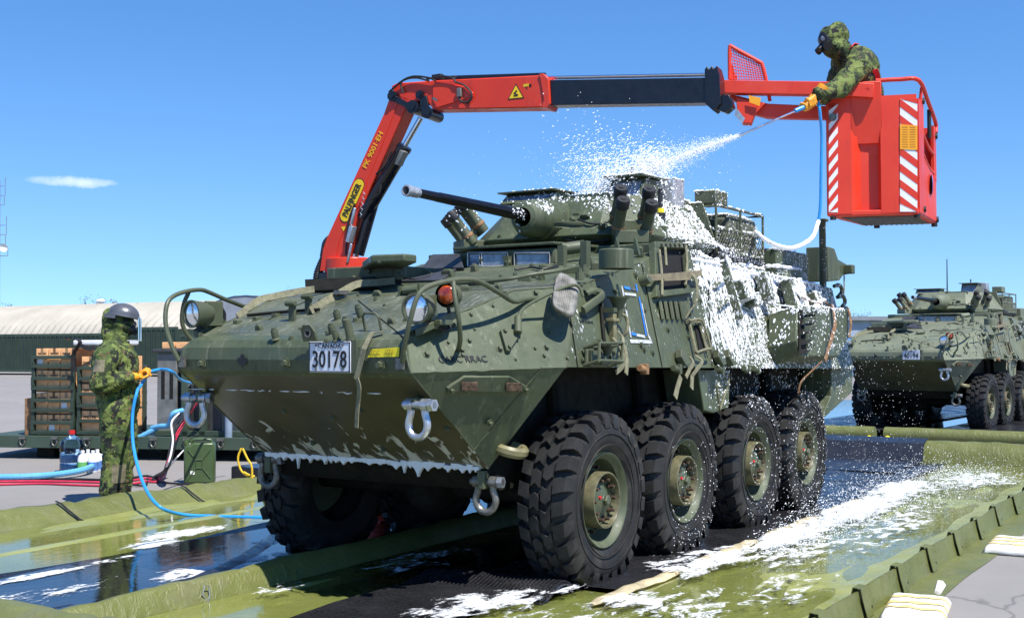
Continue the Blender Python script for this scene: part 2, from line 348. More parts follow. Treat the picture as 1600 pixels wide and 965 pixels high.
# light grey asphalt
t = NT('light_grey_asphalt'); a = t.noise(1.2, 5, .6); b = t.noise(190, 3, .8); big = t.noise(.16, 4, .6)
c = t.ramp(b, (.3, (.158, .144, .132)), (.62, (.275, .255, .238)), (.75, (.40, .375, .35))); c = t.mix(t.math('MULTIPLY', t.step(a, .45, .7), .28), c, (.155, .15, .148)); c = t.mix(t.math('MULTIPLY', t.step(big, .45, .65), .22), c, (.29, .28, .268))
vo = t.n('TexVoronoi', feature='DISTANCE_TO_EDGE'); vo.inputs['Scale'].default_value = .13; vo.inputs['Randomness'].default_value = .8; dv = t.n('VectorMath', operation='ADD'); t.l(t.co, dv.inputs[0])
nn = t.n('TexNoise'); nn.inputs['Scale'].default_value = .9; nn.inputs['Detail'].default_value = 4; t.l(t.co, nn.inputs['Vector']); t.l(nn.outputs['Color'], dv.inputs[1]); t.l(dv.outputs[0], vo.inputs['Vector'])
cr = t.step(vo.outputs['Distance'], .0, .0028); c = t.mix(t.math('ADD', t.math('MULTIPLY', cr, .55), .45), (.07, .068, .065), c)
t.set(c, .85); t.bump(b, .35, .006); m_asph = t.m
# wet olive tarpaulin
t = NT('wet_olive_tarpaulin'); a = t.noise(1.7, 6, .62); c = t.ramp(a, (.3, (.215, .235, .058)), (.7, (.310, .325, .100)))
d1 = t.noise(7, 6, .65); c = t.mix(t.math('MULTIPLY', t.step(d1, .55, .75), .35), c, (.27, .27, .15)); t.set(c, t.ramp(t.noise(4, 5), (.3, .10), (.72, .42)), Specular_IOR_Level=.7); t.bump(t.noise(5, 5, .6), .35, .03); m_tarp = t.m
t = NT('dry_olive_tarpaulin'); a = t.noise(2.2, 6, .62); c = t.ramp(a, (.3, (.108, .120, .028)), (.7, (.160, .172, .052)))
wsp = t.noise(95, 3, .7); c = t.mix(t.step(wsp, .70, .74), c, (.7, .72, .7)); dm = t.noise(3.3, 6, .7); c = t.mix(t.math('MULTIPLY', t.step(dm, .52, .68), .45), c, (.16, .155, .085)); cs = t.noise(11, 6, .6, stretch=(1, 1, .5), dist=1.5); t.set(c, t.ramp(t.noise(6, 5), (.3, .30), (.72, .60))); t.bump(t.math('ADD', t.math('ABSOLUTE', t.math('SUBTRACT', cs, .5)), t.math('MULTIPLY', t.noise(4, 5, .6), .5)), .55, .035); m_berm = t.m
t = NT('black_ribbed_mat'); x = t.xyz(); w = t.n('TexWave', wave_type='BANDS', bands_direction='X'); w.inputs['Scale'].default_value = 9; w.inputs['Distortion'].default_value = .3; t.l(t.co, w.inputs['Vector'])
n = t.noise(60, 4, .7); c = t.ramp(n, (.35, (.008, .008, .010)), (.7, (.032, .032, .035))); t.set(c, t.ramp(t.noise(3, 4), (.35, .10), (.65, .42))); t.bump(t.math('ADD', w.outputs['Fac'], t.math('MULTIPLY', n, .5)), .28, .006); m_mat = t.m
# shallow water: clear, with Fresnel sky reflection and wind ripples
t = NT('shallow_water'); tr = t.n('BsdfTransparent'); tr.inputs[0].default_value = (.92, .95, .93, 1); gl = t.n('BsdfGlossy'); gl.inputs['Roughness'].default_value = .03
bp = t.n('Bump'); bp.inputs['Strength'].default_value = .05; bp.inputs['Distance'].default_value = .02; t.l(t.noise(7, 4, .6, stretch=(1, 2.2, 1)), bp.inputs['Height']); t.l(bp.outputs[0], gl.inputs['Normal'])
fr = t.n('Fresnel'); fr.inputs[0].default_value = 1.42; t.l(bp.outputs[0], fr.inputs['Normal']); ms = t.n('MixShader'); t.l(t.math('MULTIPLY', fr.outputs[0], 1.25, clamp=True), ms.inputs[0]); t.l(tr.outputs[0], ms.inputs[1]); t.l(gl.outputs[0], ms.inputs[2]); t.l(ms.outputs[0], t.out.inputs[0]); m_water = t.m
# suds floating in sheets: coverage comes from the density attribute on the sheet
t = NT('floating_suds'); at = t.n('Attribute', attribute_name='dens'); n = t.noise(5.5, 8, .66, stretch=(1.0, 1.9, 1), dist=.7); n2 = t.noise(42, 5, .7)
k = t.math('ADD', t.math('ADD', t.math('MULTIPLY', n, .8), t.math('MULTIPLY', n2, .2)), at.outputs['Fac']); mk = t.step(k, .89, 1.0)
t.set((.80, .82, .83), .6); t.bump(n2, .5, .01); tr = t.n('BsdfTransparent'); ms = t.n('MixShader'); t.l(t.math('MULTIPLY', mk, t.ramp(n2, (.35, .55), (.6, .97))), ms.inputs[0]); t.l(tr.outputs[0], ms.inputs[1]); t.l(t.b.outputs[0], ms.inputs[2]); t.l(ms.outputs[0], t.out.inputs[0]); m_suds = t.m
t = NT('ribbed_cream_fabric'); t.set(t.ramp(t.noise(.5, 5, .6), (.3, (.30, .275, .225)), (.7, (.40, .365, .305))), .6); m_hangar = t.m
m_cont = plain('container_green', (.032, .052, .034), .55, var=.15, sc=2)
m_contd = plain('container_trim_green', (.045, .07, .045), .55, var=.15, sc=2)
m_greyw = plain('grey_metal_cladding', (.22, .24, .27), .5, var=.1, sc=2)
m_bldg = plain('blue_grey_far_building', (.30, .36, .46), .7, var=.1, sc=1)
m_stripe = plain('road_yellow_paint', (.72, .50, .04), .7, var=.2, sc=20)
m_mast = plain('mast_steel', (.22, .25, .30), .5, .3)
m_twig = plain('bare_twigs', (.11, .10, .08), .9)
m_leaf = plain('spring_leaves', (.10, .13, .06), .8, var=.3)
m_sand = plain('white_bag_fabric', (.72, .70, .64), .8, var=.12, sc=10, bump=.4, bsc=60)
m_pad = plain('soaked_cream_padding', (.50, .42, .26), .6, var=.25, sc=8)
m_sandy = plain('yellow_bag_stripe', (.72, .56, .22), .8, var=.12, sc=10)
m_wsticker = plain('white_reflective', (.80, .80, .82), .3, var=.03)
m_caut = plain('caution_orange_sticker', (.86, .36, .01), .45, var=.03)
t = NT('water_droplets'); t.set((.86, .88, .90), .25); m_drop = t.m
# ------------------------------------------------------------------ ground
def gz(x): return 0 if x < 9.4 else (-.17 if x > 13 else -.17*(x-9.4)/3.6)
b = MB(); xs = [-700, -40, -8, 9.4, 13, 60, 3000]; ys = [-2500, -60, -12, 20, 80, 2500]
b.add([(x, y, gz(x)) for x in xs for y in ys], [(i*6+j, (i+1)*6+j, (i+1)*6+j+1, i*6+j+1) for i in range(6) for j in range(5)])
tag(b.build('ground', m_asph, fixn=False, ang=0), kind='structure')
# a field beyond the apron, so that the horizon is not bare asphalt
t = NT('dry_spring_grass'); t.set(t.ramp(t.noise(.05, 6, .6), (.3, (.13, .13, .06)), (.7, (.22, .20, .10))), .9); m_field = t.m
b = MB(); b.add([(x, y, gz(x)+.004) for x in (95, 3000) for y in (-2500, 2500)], [(0, 2, 3, 1)]); tag(b.build('field', m_field, ang=0), kind='structure')
b = MB(); b.add([(x, y, .004) for x in (-700, 95) for y in (95, 2500)], [(0, 2, 3, 1)]); tag(b.build('field', m_field, ang=0), kind='structure')
# yellow road dashes between the two pools and a concrete joint line on the far apron
for i, (x0, x1) in enumerate(((1393, 1506), (1306, 1336))):
    p = [aZ(x0, 699, -.06), aZ(x1, 702, -.06)]; c = (p[0]+p[1])/2; L = (p[1]-p[0]).length
    b = MB(); d = (p[1]-p[0]).normalized(); e = V((-d.y, d.x, 0))*.09
    b.poly([V((q.x, q.y, gz(q.x)+.005)) for q in (p[0]-e, p[1]-e, p[1]+e, p[0]+e)])
    tag(b.build('road_marking', m_stripe), kind='structure')
def sweep(name, x0, x1, prof, along, mats, parent, wr=.012, step=.055, seed=0, sag=None, lat=lambda s: 0):
    b = MB(); n = max(2, int(abs(x1-x0)/step)); m = len(prof); vs = []
    for i in range(n+1):
        s = x0+(x1-x0)*i/n
        for j, (o, z) in enumerate(prof):
            k = noise.noise(V((s*1.3, j*.35, seed)))*wr+noise.noise(V((s*5, j*.6, seed+9)))*wr*.5-max(0, .12-abs(noise.noise(V((s*2.1+j*.12, j*.1, seed+4)))))*wr*5
            kz = k*(1 if z > .03 else .15)
            hs = sag(s) if sag else 1
            vs.append((s, o+k*.9+lat(s), max(.006, z*hs+kz)) if along == 'x' else (o+k*.9, s, max(.006, z*hs+kz)+BZ))
    b.add(vs, [(i*m+j, (i+1)*m+j, (i+1)*m+j+1, i*m+j+1) for i in range(n) for j in range(m-1)])
    return b.build(name, mats, parent, ang=50, fixn=False)
BZ = 0
def arch(c, w, h, n=10, p=.75): return [(c+w*(-1+2*i/n), h*max(0, math.sin(math.pi*i/n))**p+.006) for i in range(n+1)]
def fold(x, y, s):
    return noise.noise(V((x*.55, y*2.4, s)))*.5+noise.noise(V((x*1.7+3, y*3.1, s+4)))*.32+abs(noise.noise(V((x*.9, y*5.5, s+7))))*.45
def liner(name, X0, X1, Y0, Y1, hf, mats, parent, d=.065):
    nx = int((X1-X0)/d); f0 = Y0 if callable(Y0) else (lambda x: Y0); f1 = Y1 if callable(Y1) else (lambda x: Y1); ny = int((f1(X1)-f0(X1))/d); b = MB(); vs = []
    for i in range(nx+1):
        x = X0+(X1-X0)*i/nx
        for j in range(ny+1): y = f0(x)+(f1(x)-f0(x))*j/ny; vs.append((x, y, hf(x, y)))
    b.add(vs,
          [(i*(ny+1)+j, (i+1)*(ny+1)+j, (i+1)*(ny+1)+j+1, i*(ny+1)+j+1) for i in range(nx) for j in range(ny)])
    return b.build(name, mats, parent, ang=180, fixn=False)
def suds(name, X0, X1, Y0, Y1, z, spots, parent, base=.05, d=.09):
    o = liner(name, X0, X1, Y0, Y1, lambda x, y: z, m_suds, parent, d); me = o.data; at = me.attributes.new('dens', 'FLOAT', 'POINT'); og = ORG[o.name]
    for i, v in enumerate(me.vertices):
        x, y = v.co.x+og.x, v.co.y+og.y; m = base
        for (cx, cy, rx, ry, val) in spots:
            q = math.hypot((x-cx)/rx, (y-cy)/ry); m = max(m, base+(val-base)*max(0, 1-q*q*.55) if q < 1.35 else m)
        at.data[i].value = m
    tag(o, kind='stuff'); return o
# ------------------------------------------------------------------ near wash pool
pa = empty('wash_pool', (3, .3, 0), 'olive tarpaulin wash pool under the near side wheels of the foamed armoured vehicle', 'wash pool')
hA = lambda x, y: .010+.026*max(0, fold(x, y, 2.)+.25)*min(1, max(.1, (abs(y-.45)-.55)*1.6))+.02*max(0, 1-abs(y+1.45)/.2)
midm = lambda x: 1.88
liner('liner', -2.7, 8.75, -1.55, lambda x: midm(x)-.02, hA, m_tarp, pa)
latm = lambda s: .02*math.sin(s*1.3)
sweep('berm', -2.9, 8.8, [(1.88+o, z) for o, z in ((-.17, .006), (-.15, .05), (-.115, .12), (-.09, .148), (-.05, .155), (.03, .12), (.10, .06), (.17, .006))], 'x', m_berm, pa, .014, seed=1, lat=latm, sag=lambda s: 1-.25*max(0, noise.noise(V((s*.5, 2, 2)))))
# side wall: thin upright tarp, wavy, held by folded tabs
def wallY(s): return -1.62+.018*noise.noise(V((s*1.1, 5, 1)))
b = MB(); vs = []; n = 150
for i in range(n+1):
    s = -2.7+11.5*i/n; y = wallY(s); h = .155+.015*noise.noise(V((s*1.4, 0, 3)))
    vs += [(s, y-.26, .006), (s, y-.03, .008), (s, y-.012+.012*noise.noise(V((s*3, 1, 1))), h*.55), (s, y, h), (s, y+.02, h-.004), (s, y+.03+.02*noise.noise(V((s*2.5, 4, 1))), h*.5), (s, y+.10, .012)]
b.add(vs, [(i*7+j, (i+1)*7+j, (i+1)*7+j+1, i*7+j+1) for i in range(n) for j in range(6)]); b.build('side_wall', m_berm, pa, ang=60, fixn=False)
for k in range(15):
    s = -2.3+k*.76+random.uniform(-.05, .05); y = wallY(s)
    b = MB(); b.strip([(s, y-.05, .012), (s, y-.026, .10), (s, y-.012, .168), (s, y+.03, .172), (s, y+.052, .09)], (1, 0, 0), .12, .004); b.build('tab', m_berm, pa)
    b = MB(); b.cyl((s+.06, y-.036, .01), (s+.057, y-.022, .095), .005, n=6); b.box((s+.06, y-.034, .05), (.016, .016, .02)); b.build('stake', m_black, pa)
BZ = 0
sweep('end_berm', -1.62, 2.06, arch(8.86, .20, .27, p=.6), 'y', m_berm, pa, .016, seed=5)
sweep('front_berm', -1.62, 2.06, arch(-2.85, .20, .2), 'y', m_berm, pa, .016, seed=6)
# clip and ring on the middle berm
b = MB(); q = aY(322, 940, 1.72); b.tube([q+V((.0, -.008, .01)), q+V((-.035, -.008, .05)), q+V((-.02, -.008, .10)), q+V((.015, -.008, .09)), q+V((.02, -.008, .03))], .004, 6, closed=True); b.cyl(q+V((0, -.01, .02)), q+V((.03, -.015, -.06)), .009, n=8); b.build('ring_clip', m_steel, pa)
# black runner mats under the near side wheels
b = MB(); vs = []; nx, ny = 150, 14
for i in range(nx+1):
    x = -.25+8.6*i/nx
    for j in range(ny+1):
        y = -.23+1.0*j/ny; vs.append((x, y, .045+.012*noise.noise(V((x*2, y*2, 4)))+.004*math.sin(x*60)))
b.add(vs, [(i*(ny+1)+j, (i+1)*(ny+1)+j, (i+1)*(ny+1)+j+1, i*(ny+1)+j+1) for i in range(nx) for j in range(ny)]); tag(b.build('runner_mat', m_mat, ang=60, fixn=False), 'black ribbed runner mat lying under the near side wheels', 'mat')
b = MB(); vs = []; nx, ny = 44, 24
for i in range(nx+1):
    u = i/nx
    for j in range(ny+1):
        w = j/ny; y = .02+1.02*w; x = -.74+.62*u+.06*math.sin(w*3); hump = .075*math.exp(-((u-.42)/.22)**2)*(1-.45*w)
        z = .022+hump+.0045*math.sin((y*1.0+x*.1)*math.pi*2/.022); vs.append((x, y, z))
b.add(vs, [(i*(ny+1)+j, (i+1)*(ny+1)+j, (i+1)*(ny+1)+j+1, i*(ny+1)+j+1) for i in range(nx) for j in range(ny)])
# ribs along the curled end mat
rb = b
o = rb.build('ribbed_mat', m_mat, ang=60, fixn=False); tag(o, 'black ribbed rubber mat with a curled hump before the front wheel', 'mat')
sm_ = o.modifiers.new('thick', 'SOLIDIFY'); sm_.thickness = .012; sm_.offset = -1
for k in range(34):
    w = (k+.5)/34; y = .02+1.02*w; pts = []
    for i in range(13):
        u = i/12; x = -.74+.62*u+.06*math.sin(w*3); pts.append((x, y, .030+.075*math.exp(-((u-.42)/.22)**2)*(1-.45*w)))
    r_ = MB(); r_.tube(pts, .0075, 5); r_.build('rib', m_mat, o)
b = MB(); b.poly([aZ(x, y, .036) for x, y in ((380, 990), (520, 940), (655, 903), (790, 918), (760, 945), (690, 985))]); tag(b.build('grit_mat', m_mat, ang=0), 'flat gritty black mat in front of the ribbed mat', 'mat')
# cream padding strips along the mat edge
for i, (xa, xb) in enumerate(((-.66, .55), (.75, 1.9), (2.1, 3.3), (3.5, 4.6))):
    b = MB(); pts = [(xa+(xb-xa)*k/10, -.27+.02*noise.noise(V((xa+k*.3, 1, i))), .035+.012*noise.noise(V((k*.9, i, 2)))) for k in range(11)]
    b.tube(pts, [.02]+[.05+.012*noise.noise(V((k, i, 7))) for k in range(9)]+[.02], 8, flat=.4)
    tag(b.build('edge_padding', m_pad), ['soaked cream padding strip beside the frontmost near wheel', 'soaked cream padding strip beside the second near wheel', 'soaked cream padding strip beside the third near wheel', 'soaked cream padding strip beside the rearmost near wheel'][i], 'padding', 'padding strips along the runner mat')
tag(liner('water', -2.66, 8.7, -1.52, lambda x: midm(x)-.05, lambda x, y: .024, m_water, None, .3), kind='structure')
q = lambda x, y: aZ(x, y, .03)
def sp(x, y, rx, ry, v): p = aZ(x, y, .03); return (p.x, p.y, rx, ry, v)
S = [sp(760, 948, .42, .35, .52), sp(690, 965, .35, .3, .48), (.9, -.42, 1.0, .16, .55), (2.3, -.48, 1.3, .24, .60), (3.9, -.5, 1.4, .30, .60), (5.4, -.45, 1.3, .4, .56), (1.6, -.75, 1.5, .35, .45), (3.0, -.95, 2.2, .45, .44), (-.6, -.75, .8, .5, .44), (.2, -1.1, 1.2, .4, .41), (-1.2, -.5, .8, .6, .42), (-.2, 1.3, .9, .35, .42), (-1.3, 1.5, .4, .15, .44), (2.5, .9, 3, .8, .38), (6.6, -.9, 1.3, .6, .47), (-.5, .1, .3, .25, .5), sp(1000, 945, .4, .3, .5), sp(1080, 880, .8, .3, .48)]
suds('floating_foam', -2.6, 8.6, -1.5, lambda x: midm(x)-.1, .062, S, pa)
# ------------------------------------------------------------------ far wash pool
pb = empty('wash_pool', (3, 3.9, 0), 'olive tarpaulin wash pool at left with blue sky mirrored in its water', 'wash pool')
hB = lambda x, y: .008+.030*max(0, fold(x, y, 21.)+.25)*min(1, max(.02, (y-3.35)*1.2))+.035*min(1, max(0, (y-4.0)/.6))+.05*max(0, 1-abs(y-4.05-.18*x*.3)/.16)*(1 if x < 1.6 else .2)
liner('liner', -3.2, 9.0, lambda x: midm(x)+.02, 5.0, hB, m_tarp, pb)
pr = [(5.02, .012), (5.10, .05), (5.2, .14), (5.28, .23), (5.34, .27), (5.42, .26), (5.5, .17), (5.62, .03), (5.66, .006)]
sweep('back_berm', -3.2, 9.0, [(o-.22, z*.68) for o, z in pr], 'x', m_berm, pb, .03, seed=12)
for i, x in enumerate((-.15, 1.2, 3.0, 5.2)):
    b = MB(); b.strip([(x+.0, 4.80, .03), (x-.03, 4.89, .065), (x-.06, 4.98, .128), (x-.08, 5.06, .185), (x-.09, 5.12, .205)], (1, 0, 0), .022, .004); b.build('seam', m_black, pb)
b = MB(); vs = []; nx, ny = 110, 16
for i in range(nx+1):
    x = -3.0+11.2*i/nx
    for j in range(ny+1):
        y = midm(x)+.20+1.35*j/ny+.05*math.sin(x*.9); w = j/ny
        z = .016+.05*math.exp(-((w-.93)/.05)**2)*(1+.3*math.sin(x*1.7))+.075*math.exp(-((w-.45-.40*math.sin(x*1.05+.3))/.06)**2)*max(0, math.sin(x*.55+1.9))+.006*noise.noise(V((x*2, y*3, 8)))
        vs.append((x, y, max(.012, z)))
b.add(vs, [(i*(ny+1)+j, (i+1)*(ny+1)+j, (i+1)*(ny+1)+j+1, i*(ny+1)+j+1) for i in range(nx) for j in range(ny)]); tag(b.build('runner_mat', m_mat, ang=60, fixn=False), 'black runner mat with wet folds under the far side wheels at left', 'mat')
tag(liner('water', -3.15, 8.9, lambda x: midm(x)+.05, 4.9, lambda x, y: .052, m_water, None, .3), kind='structure')
S = [sp(290, 836, .55, .22, .58), sp(235, 855, .35, .18, .56), sp(330, 897, .55, .3, .57), sp(300, 918, .3, .12, .6), sp(60, 905, .45, .12, .58), sp(20, 940, .35, .3, .43), sp(110, 930, .6, .25, .40), sp(400, 880, .5, .3, .5), sp(430, 850, .4, .2, .48), (3, 3, 3, .6, .50), (6, 3, 3, .7, .52), sp(180, 880, .5, .1, .5)]
suds('floating_foam', -3.1, 8.6, lambda x: midm(x)+.1, 4.8, .057, S, pb)
# ------------------------------------------------------------------ second wash pool round the rear vehicle
pc = empty('wash_pool', (17, 1.5, -.17), 'olive wash pool with tube berm round the second armoured vehicle', 'wash pool')
BZ = -.17
for xc, y0, y1 in ((13.55, -8.0, 1.92), (13.5, 2.08, 9.0)):
    b = MB(); n = 60; pts = [(xc+.03*noise.noise(V((y0+(y1-y0)*i/n, 0, 1))), y0+(y1-y0)*i/n, -.17+.135) for i in range(n+1)]
    b.tube(pts, [.13+.012*noise.noise(V((i*.5, 0, 5))) for i in range(n+1)], 12, flat=1.0); b.build('tube_berm', m_berm, pc)
liner('liner', 13.7, 27, -7.5, 9, lambda x, y: -.17+.012+.03*max(0, fold(x, y, 31.)+.2), m_tarp, pc, .2)
b = MB(); b.tube(smooth([(13.35, 2.14, -.11), (13.25, 2.08, -.14), (13.22, 1.98, -.145), (13.25, 1.88, -.14), (13.35, 1.84, -.11)]), .028, 8); b.build('joining_pipe', m_white, pc)
for y in (2.14, 1.84):
    b = MB(); b.cyl((13.40, y, -.085), (13.31, y, -.115), .05, .045, 12); b.cyl((13.30, y, -.117), (13.285, y, -.122), .056, n=8); b.build('coupling', m_yel, pc)
b = MB(); b.add([(14.2, -.1, -.10), (26, -.9, -.10), (26, 1.1, -.10), (14.2, 1.8, -.10)], [(0, 1, 2, 3)]); b.build('runner', m_mat, pc, ang=0)
b = MB(); b.add([(14.2, 2.6, -.10), (26, 1.7, -.10), (26, 4.0, -.10), (14.2, 4.6, -.10)], [(0, 1, 2, 3)]); b.build('runner', m_mat, pc, ang=0)
b = MB(); b.add([(13.75, -7.4, -.125), (26.9, -7.4, -.125), (26.9, 8.9, -.125), (13.75, 8.9, -.125)], [(0, 1, 2, 3)]); tag(b.build('water', m_water, ang=0), kind='structure')
BZ = 0
# folded black ramp mat crossing the end berm
b = MB(); b.add([(6.9, .05, .055), (8.3, .05, .06), (8.62, .1, .25), (8.9, .12, .295), (8.9, 1.85, .295), (8.62, 1.85, .25), (8.3, 1.8, .06), (6.9, 1.7, .055)], [(0, 1, 6, 7), (1, 2, 5, 6), (2, 3, 4, 5)]); tag(b.build('ramp_mat', m_mat, ang=0), 'dark mat rising over the far end berm behind the vehicle', 'mat')
# white and yellow striped absorbent bags outside the near wall
def bag(px, py, L, Wd, rz, label):
    c = aZ(px, py, 0); r = empty('absorbent_bag', (c.x, c.y, 0), label, 'bag'); R = Matrix.Rotation(rz, 3, 'Z'); n = 14
    def sheet(u0, u1, name, mt, lift):
        b = MB(); vs = []
        for i in range(n+1):
            for j in range(n+1):
                u = u0+(u1-u0)*i/n; w = -1+2*j/n; e = min(1, (1-abs(u))*6+.02)**.5*min(1, (1-abs(w))*5+.02)**.5
                z = .015+.045*e+.010*noise.noise(V((u*3+px, w*2.5, 3)))*e+lift; q = R@V((u*L/2, w*Wd/2*(1+.03*noise.noise(V((u*4, 2, px)))), 0)); vs.append((c.x+q.x, c.y+q.y, z))
        b.add(vs, [(i*(n+1)+j, (i+1)*(n+1)+j, (i+1)*(n+1)+j+1, i*(n+1)+j+1) for i in range(n) for j in range(n)]); return b
    b = sheet(-1, 1, 'cover', m_sand, 0); o = b.build('cover', m_sand, r, ang=60, fixn=False); s = o.modifiers.new('s', 'SOLIDIFY'); s.thickness = .03; s.offset = -1
    for u in (-.55, -.1, .4): sheet(u, u+.17, 'stripe', m_sandy, .004).build('stripe', m_sandy, r, ang=60, fixn=False)
    b = MB(); q = R@V((L/2, -Wd*.3, 0)); b.tube([(c.x+q.x*.9, c.y+q.y*.9, .07), (c.x+q.x*1.05, c.y+q.y*1.05, .11), (c.x+q.x*1.12, c.y+q.y*1.1, .09)], [.02, .03, .01], 6); b.build('tied_corner', m_sand, r)
bag(1432, 958, .62, .34, .15, 'white and yellow striped bag lying nearest the camera at lower right')
bag(1585, 858, .62, .36, .05, 'white and yellow striped bag farther back at the right edge')
# ------------------------------------------------------------------ far background
# long ribbed hangar
h0 = aZ(-170, 574); 
hang = empty('hangar', (38, 62, 0), 'long cream ribbed hangar with arched roof behind the green containers', 'hangar')
A0 = aD(-420, 566, 92); B0 = aD(520, 572, 62); A0.z = B0.z = 0
hd = (B0-A0).normalized(); hn = V((-hd.y, hd.x, 0)); L = (B0-A0).length; b = MB(); n = int(L/.62)*3; vs = []; m = 13
for i in range(n+1):
    p = A0+hd*(L*i/n); rr = .0 if i % 3 else .17
    for j in range(m):
        a = math.pi*j/(m-1); vs.append(p+hn*(5.2-(5.2+rr)*math.cos(a))+V((0, 0, 1.35+(2.75+rr)*math.sin(a))))
b.add(vs, [(i*m+j, (i+1)*m+j, (i+1)*m+j+1, i*m+j+1) for i in range(n) for j in range(m-1)]); b.build('roof', m_hangar, hang, ang=30, fixn=False)
b = MB()
for s in (0, 1): b.prism([A0+hn*(10.4*s), B0+hn*(10.4*s), B0+hn*(10.4*s)+V((0, 0, 1.36)), A0+hn*(10.4*s)+V((0, 0, 1.36))], hn*.1)
b.build('side_wall', m_greyw, hang)
b = MB(); b.poly([B0+hn*(5.2-5.2*math.cos(math.pi*j/12))+V((0, 0, 1.35+2.75*math.sin(math.pi*j/12))) for j in range(13)]+[B0+hn*10.4, B0]); b.build('end_wall', m_greyw, hang)
for i, f_ in enumerate((.42, .55, .68, .86)):
    p = A0+hd*L*f_; b = MB(); b.strip([p+hn*(5.2-5.3*math.cos(a))+V((0, 0, 1.37+2.85*math.sin(a))) for a in (1.35, 1.5, 1.65)], hd, .16, .03); b.build('roof_patch', m_contd, hang)
b = MB(); p = A0+hd*L*.60+hn*5.2+V((0, 0, 4.15)); b.cyl(p, p+V((0, 0, .25)), .2, n=10); b.sph(p+V((0, 0, .28)), (.32, .32, .16), 10, 6); b.build('roof_vent', m_white, hang)
# green shipping containers in front of it
def container(x0, x1, d0, d1, top, label, door=False, left_posts=()):
    p0 = aD(x0, 560, d0); p1 = aD(x1, 560, d1); p0.z = p1.z = 0; d = (p1-p0).normalized(); nrm = V((d.y, -d.x, 0)); L = (p1-p0).length; H = top
    if nrm.dot(CAM-p0) < 0: nrm = -nrm
    r = empty('container', ((p0+p1)/2), label, 'container', 'green containers on the far apron')
    b = MB(); b.prism([p0, p1, p1+V((0, 0, H-.1)), p0+V((0, 0, H-.1))], -nrm*2.3); b.build('body', m_cont, r)
    for z in (.0, H-.14): b = MB(); b.prism([p0-d*.03+nrm*.03+V((0, 0, z)), p1+d*.03+nrm*.03+V((0, 0, z)), p1+d*.03+nrm*.03+V((0, 0, z+.15)), p0-d*.03+nrm*.03+V((0, 0, z+.15))], -nrm*.12); b.build('rail', m_contd, r)
    k = int(L/.32)
    for i in range(k+1):
        q = p0+d*(L*i/k); w = .07 if 0 < i < k else .14; b = MB(); b.prism([q-d*w/2+V((0, 0, .15)), q+d*w/2+V((0, 0, .15)), q+d*w/2+V((0, 0, H-.14)), q-d*w/2+V((0, 0, H-.14))], nrm*(.04 if 0 < i < k else .06)); b.build('corrugation', m_cont, r)
    if door:
        for s in door:
            q = p0+d*s; b = MB(); b.prism([q+nrm*.065+V((0, 0, .22)), q+d*1.05+nrm*.065+V((0, 0, .22)), q+d*1.05+nrm*.065+V((0, 0, 2.0)), q+nrm*.065+V((0, 0, 2.0))], nrm*.05); dr = b.build('door', m_contd, r, .01)
            b = MB(); b.b2((0, 0, 0), (.001, .001, .001)); b = MB(); b.prism([q+d*.25+nrm*.118+V((0, 0, .7)), q+d*.75+nrm*.118+V((0, 0, .7)), q+d*.75+nrm*.118+V((0, 0, 1.6)), q+d*.25+nrm*.118+V((0, 0, 1.6))], nrm*.03); b.build('door_panel', m_cont, dr)
            b = MB(); b.tube([q+d*.9+nrm*.13+V((0, 0, .35)), q+d*.9+nrm*.13+V((0, 0, 1.9))], .02, 6); b.build('lock_bar', m_iron, dr)
    return r
container(-60, 157, 69, 65, 2.15, 'dark green container with ribbed door at the far left edge', door=(.9,))
container(161, 276, 64, 62, 2.45, 'taller dark green container behind the standing person')
container(282, 420, 61, 60, 2.05, 'dark green container half hidden behind the vehicle bow', door=(.5,))
# grey arched shelter seen over the bow
c0 = aD(352, 560, 55); c0.z = 0; r = empty('shelter', c0, 'small grey corrugated arched shelter seen above the vehicle bow', 'shelter'); d = RI.copy(); d.z = 0; d.normalize(); e = V((FW.x, FW.y, 0)).normalized()
b = MB(); n = 22; vs = []
for i in range(n+1):
    a = math.pi*i/n; rr = 1.9+(.035 if i % 2 else 0)
    for s in (0, 1): vs.append(c0+d*(.95-rr*math.cos(a)*1.0)+e*(s*7)+V((0, 0, 2.95+.85*math.sin(a)*rr/1.9)))
b.add(vs, [(i*2, i*2+2, i*2+3, i*2+1) for i in range(n)]); b.build('arched_roof', m_greyw, r, ang=20)
b = MB(); b.box(c0+d*.95+e*3.5+V((0, 0, 1.48)), (3.7, 7, 2.94), Matrix(((d.x, e.x, 0), (d.y, e.y, 0), (0, 0, 1)))); b.build('wall', m_greyw, r)
b = MB(); b.poly([c0+d*(.95-1.9*math.cos(math.pi*i/12))+e*.05+V((0, 0, 2.95+.85*math.sin(math.pi*i/12))) for i in range(13)]); b.build('gable', m_greyw, r)
# low far building at right
c0 = aD(1322, 560, 130); c0.z = 0; r = empty('far_building', c0, 'low blue grey building on the far right horizon', 'building')
b = MB(); b.box(c0+d*14+V((0, 0, 1.9)), (34, 10, 3.8), Matrix(((d.x, e.x, 0), (d.y, e.y, 0), (0, 0, 1)))); b.build('wall', m_bldg, r)
b = MB(); b.box(c0+d*14+V((0, 0, 4.0)), (35, 11, .4), Matrix(((d.x, e.x, 0), (d.y, e.y, 0), (0, 0, 1)))); b.build('roof', m_greyw, r)
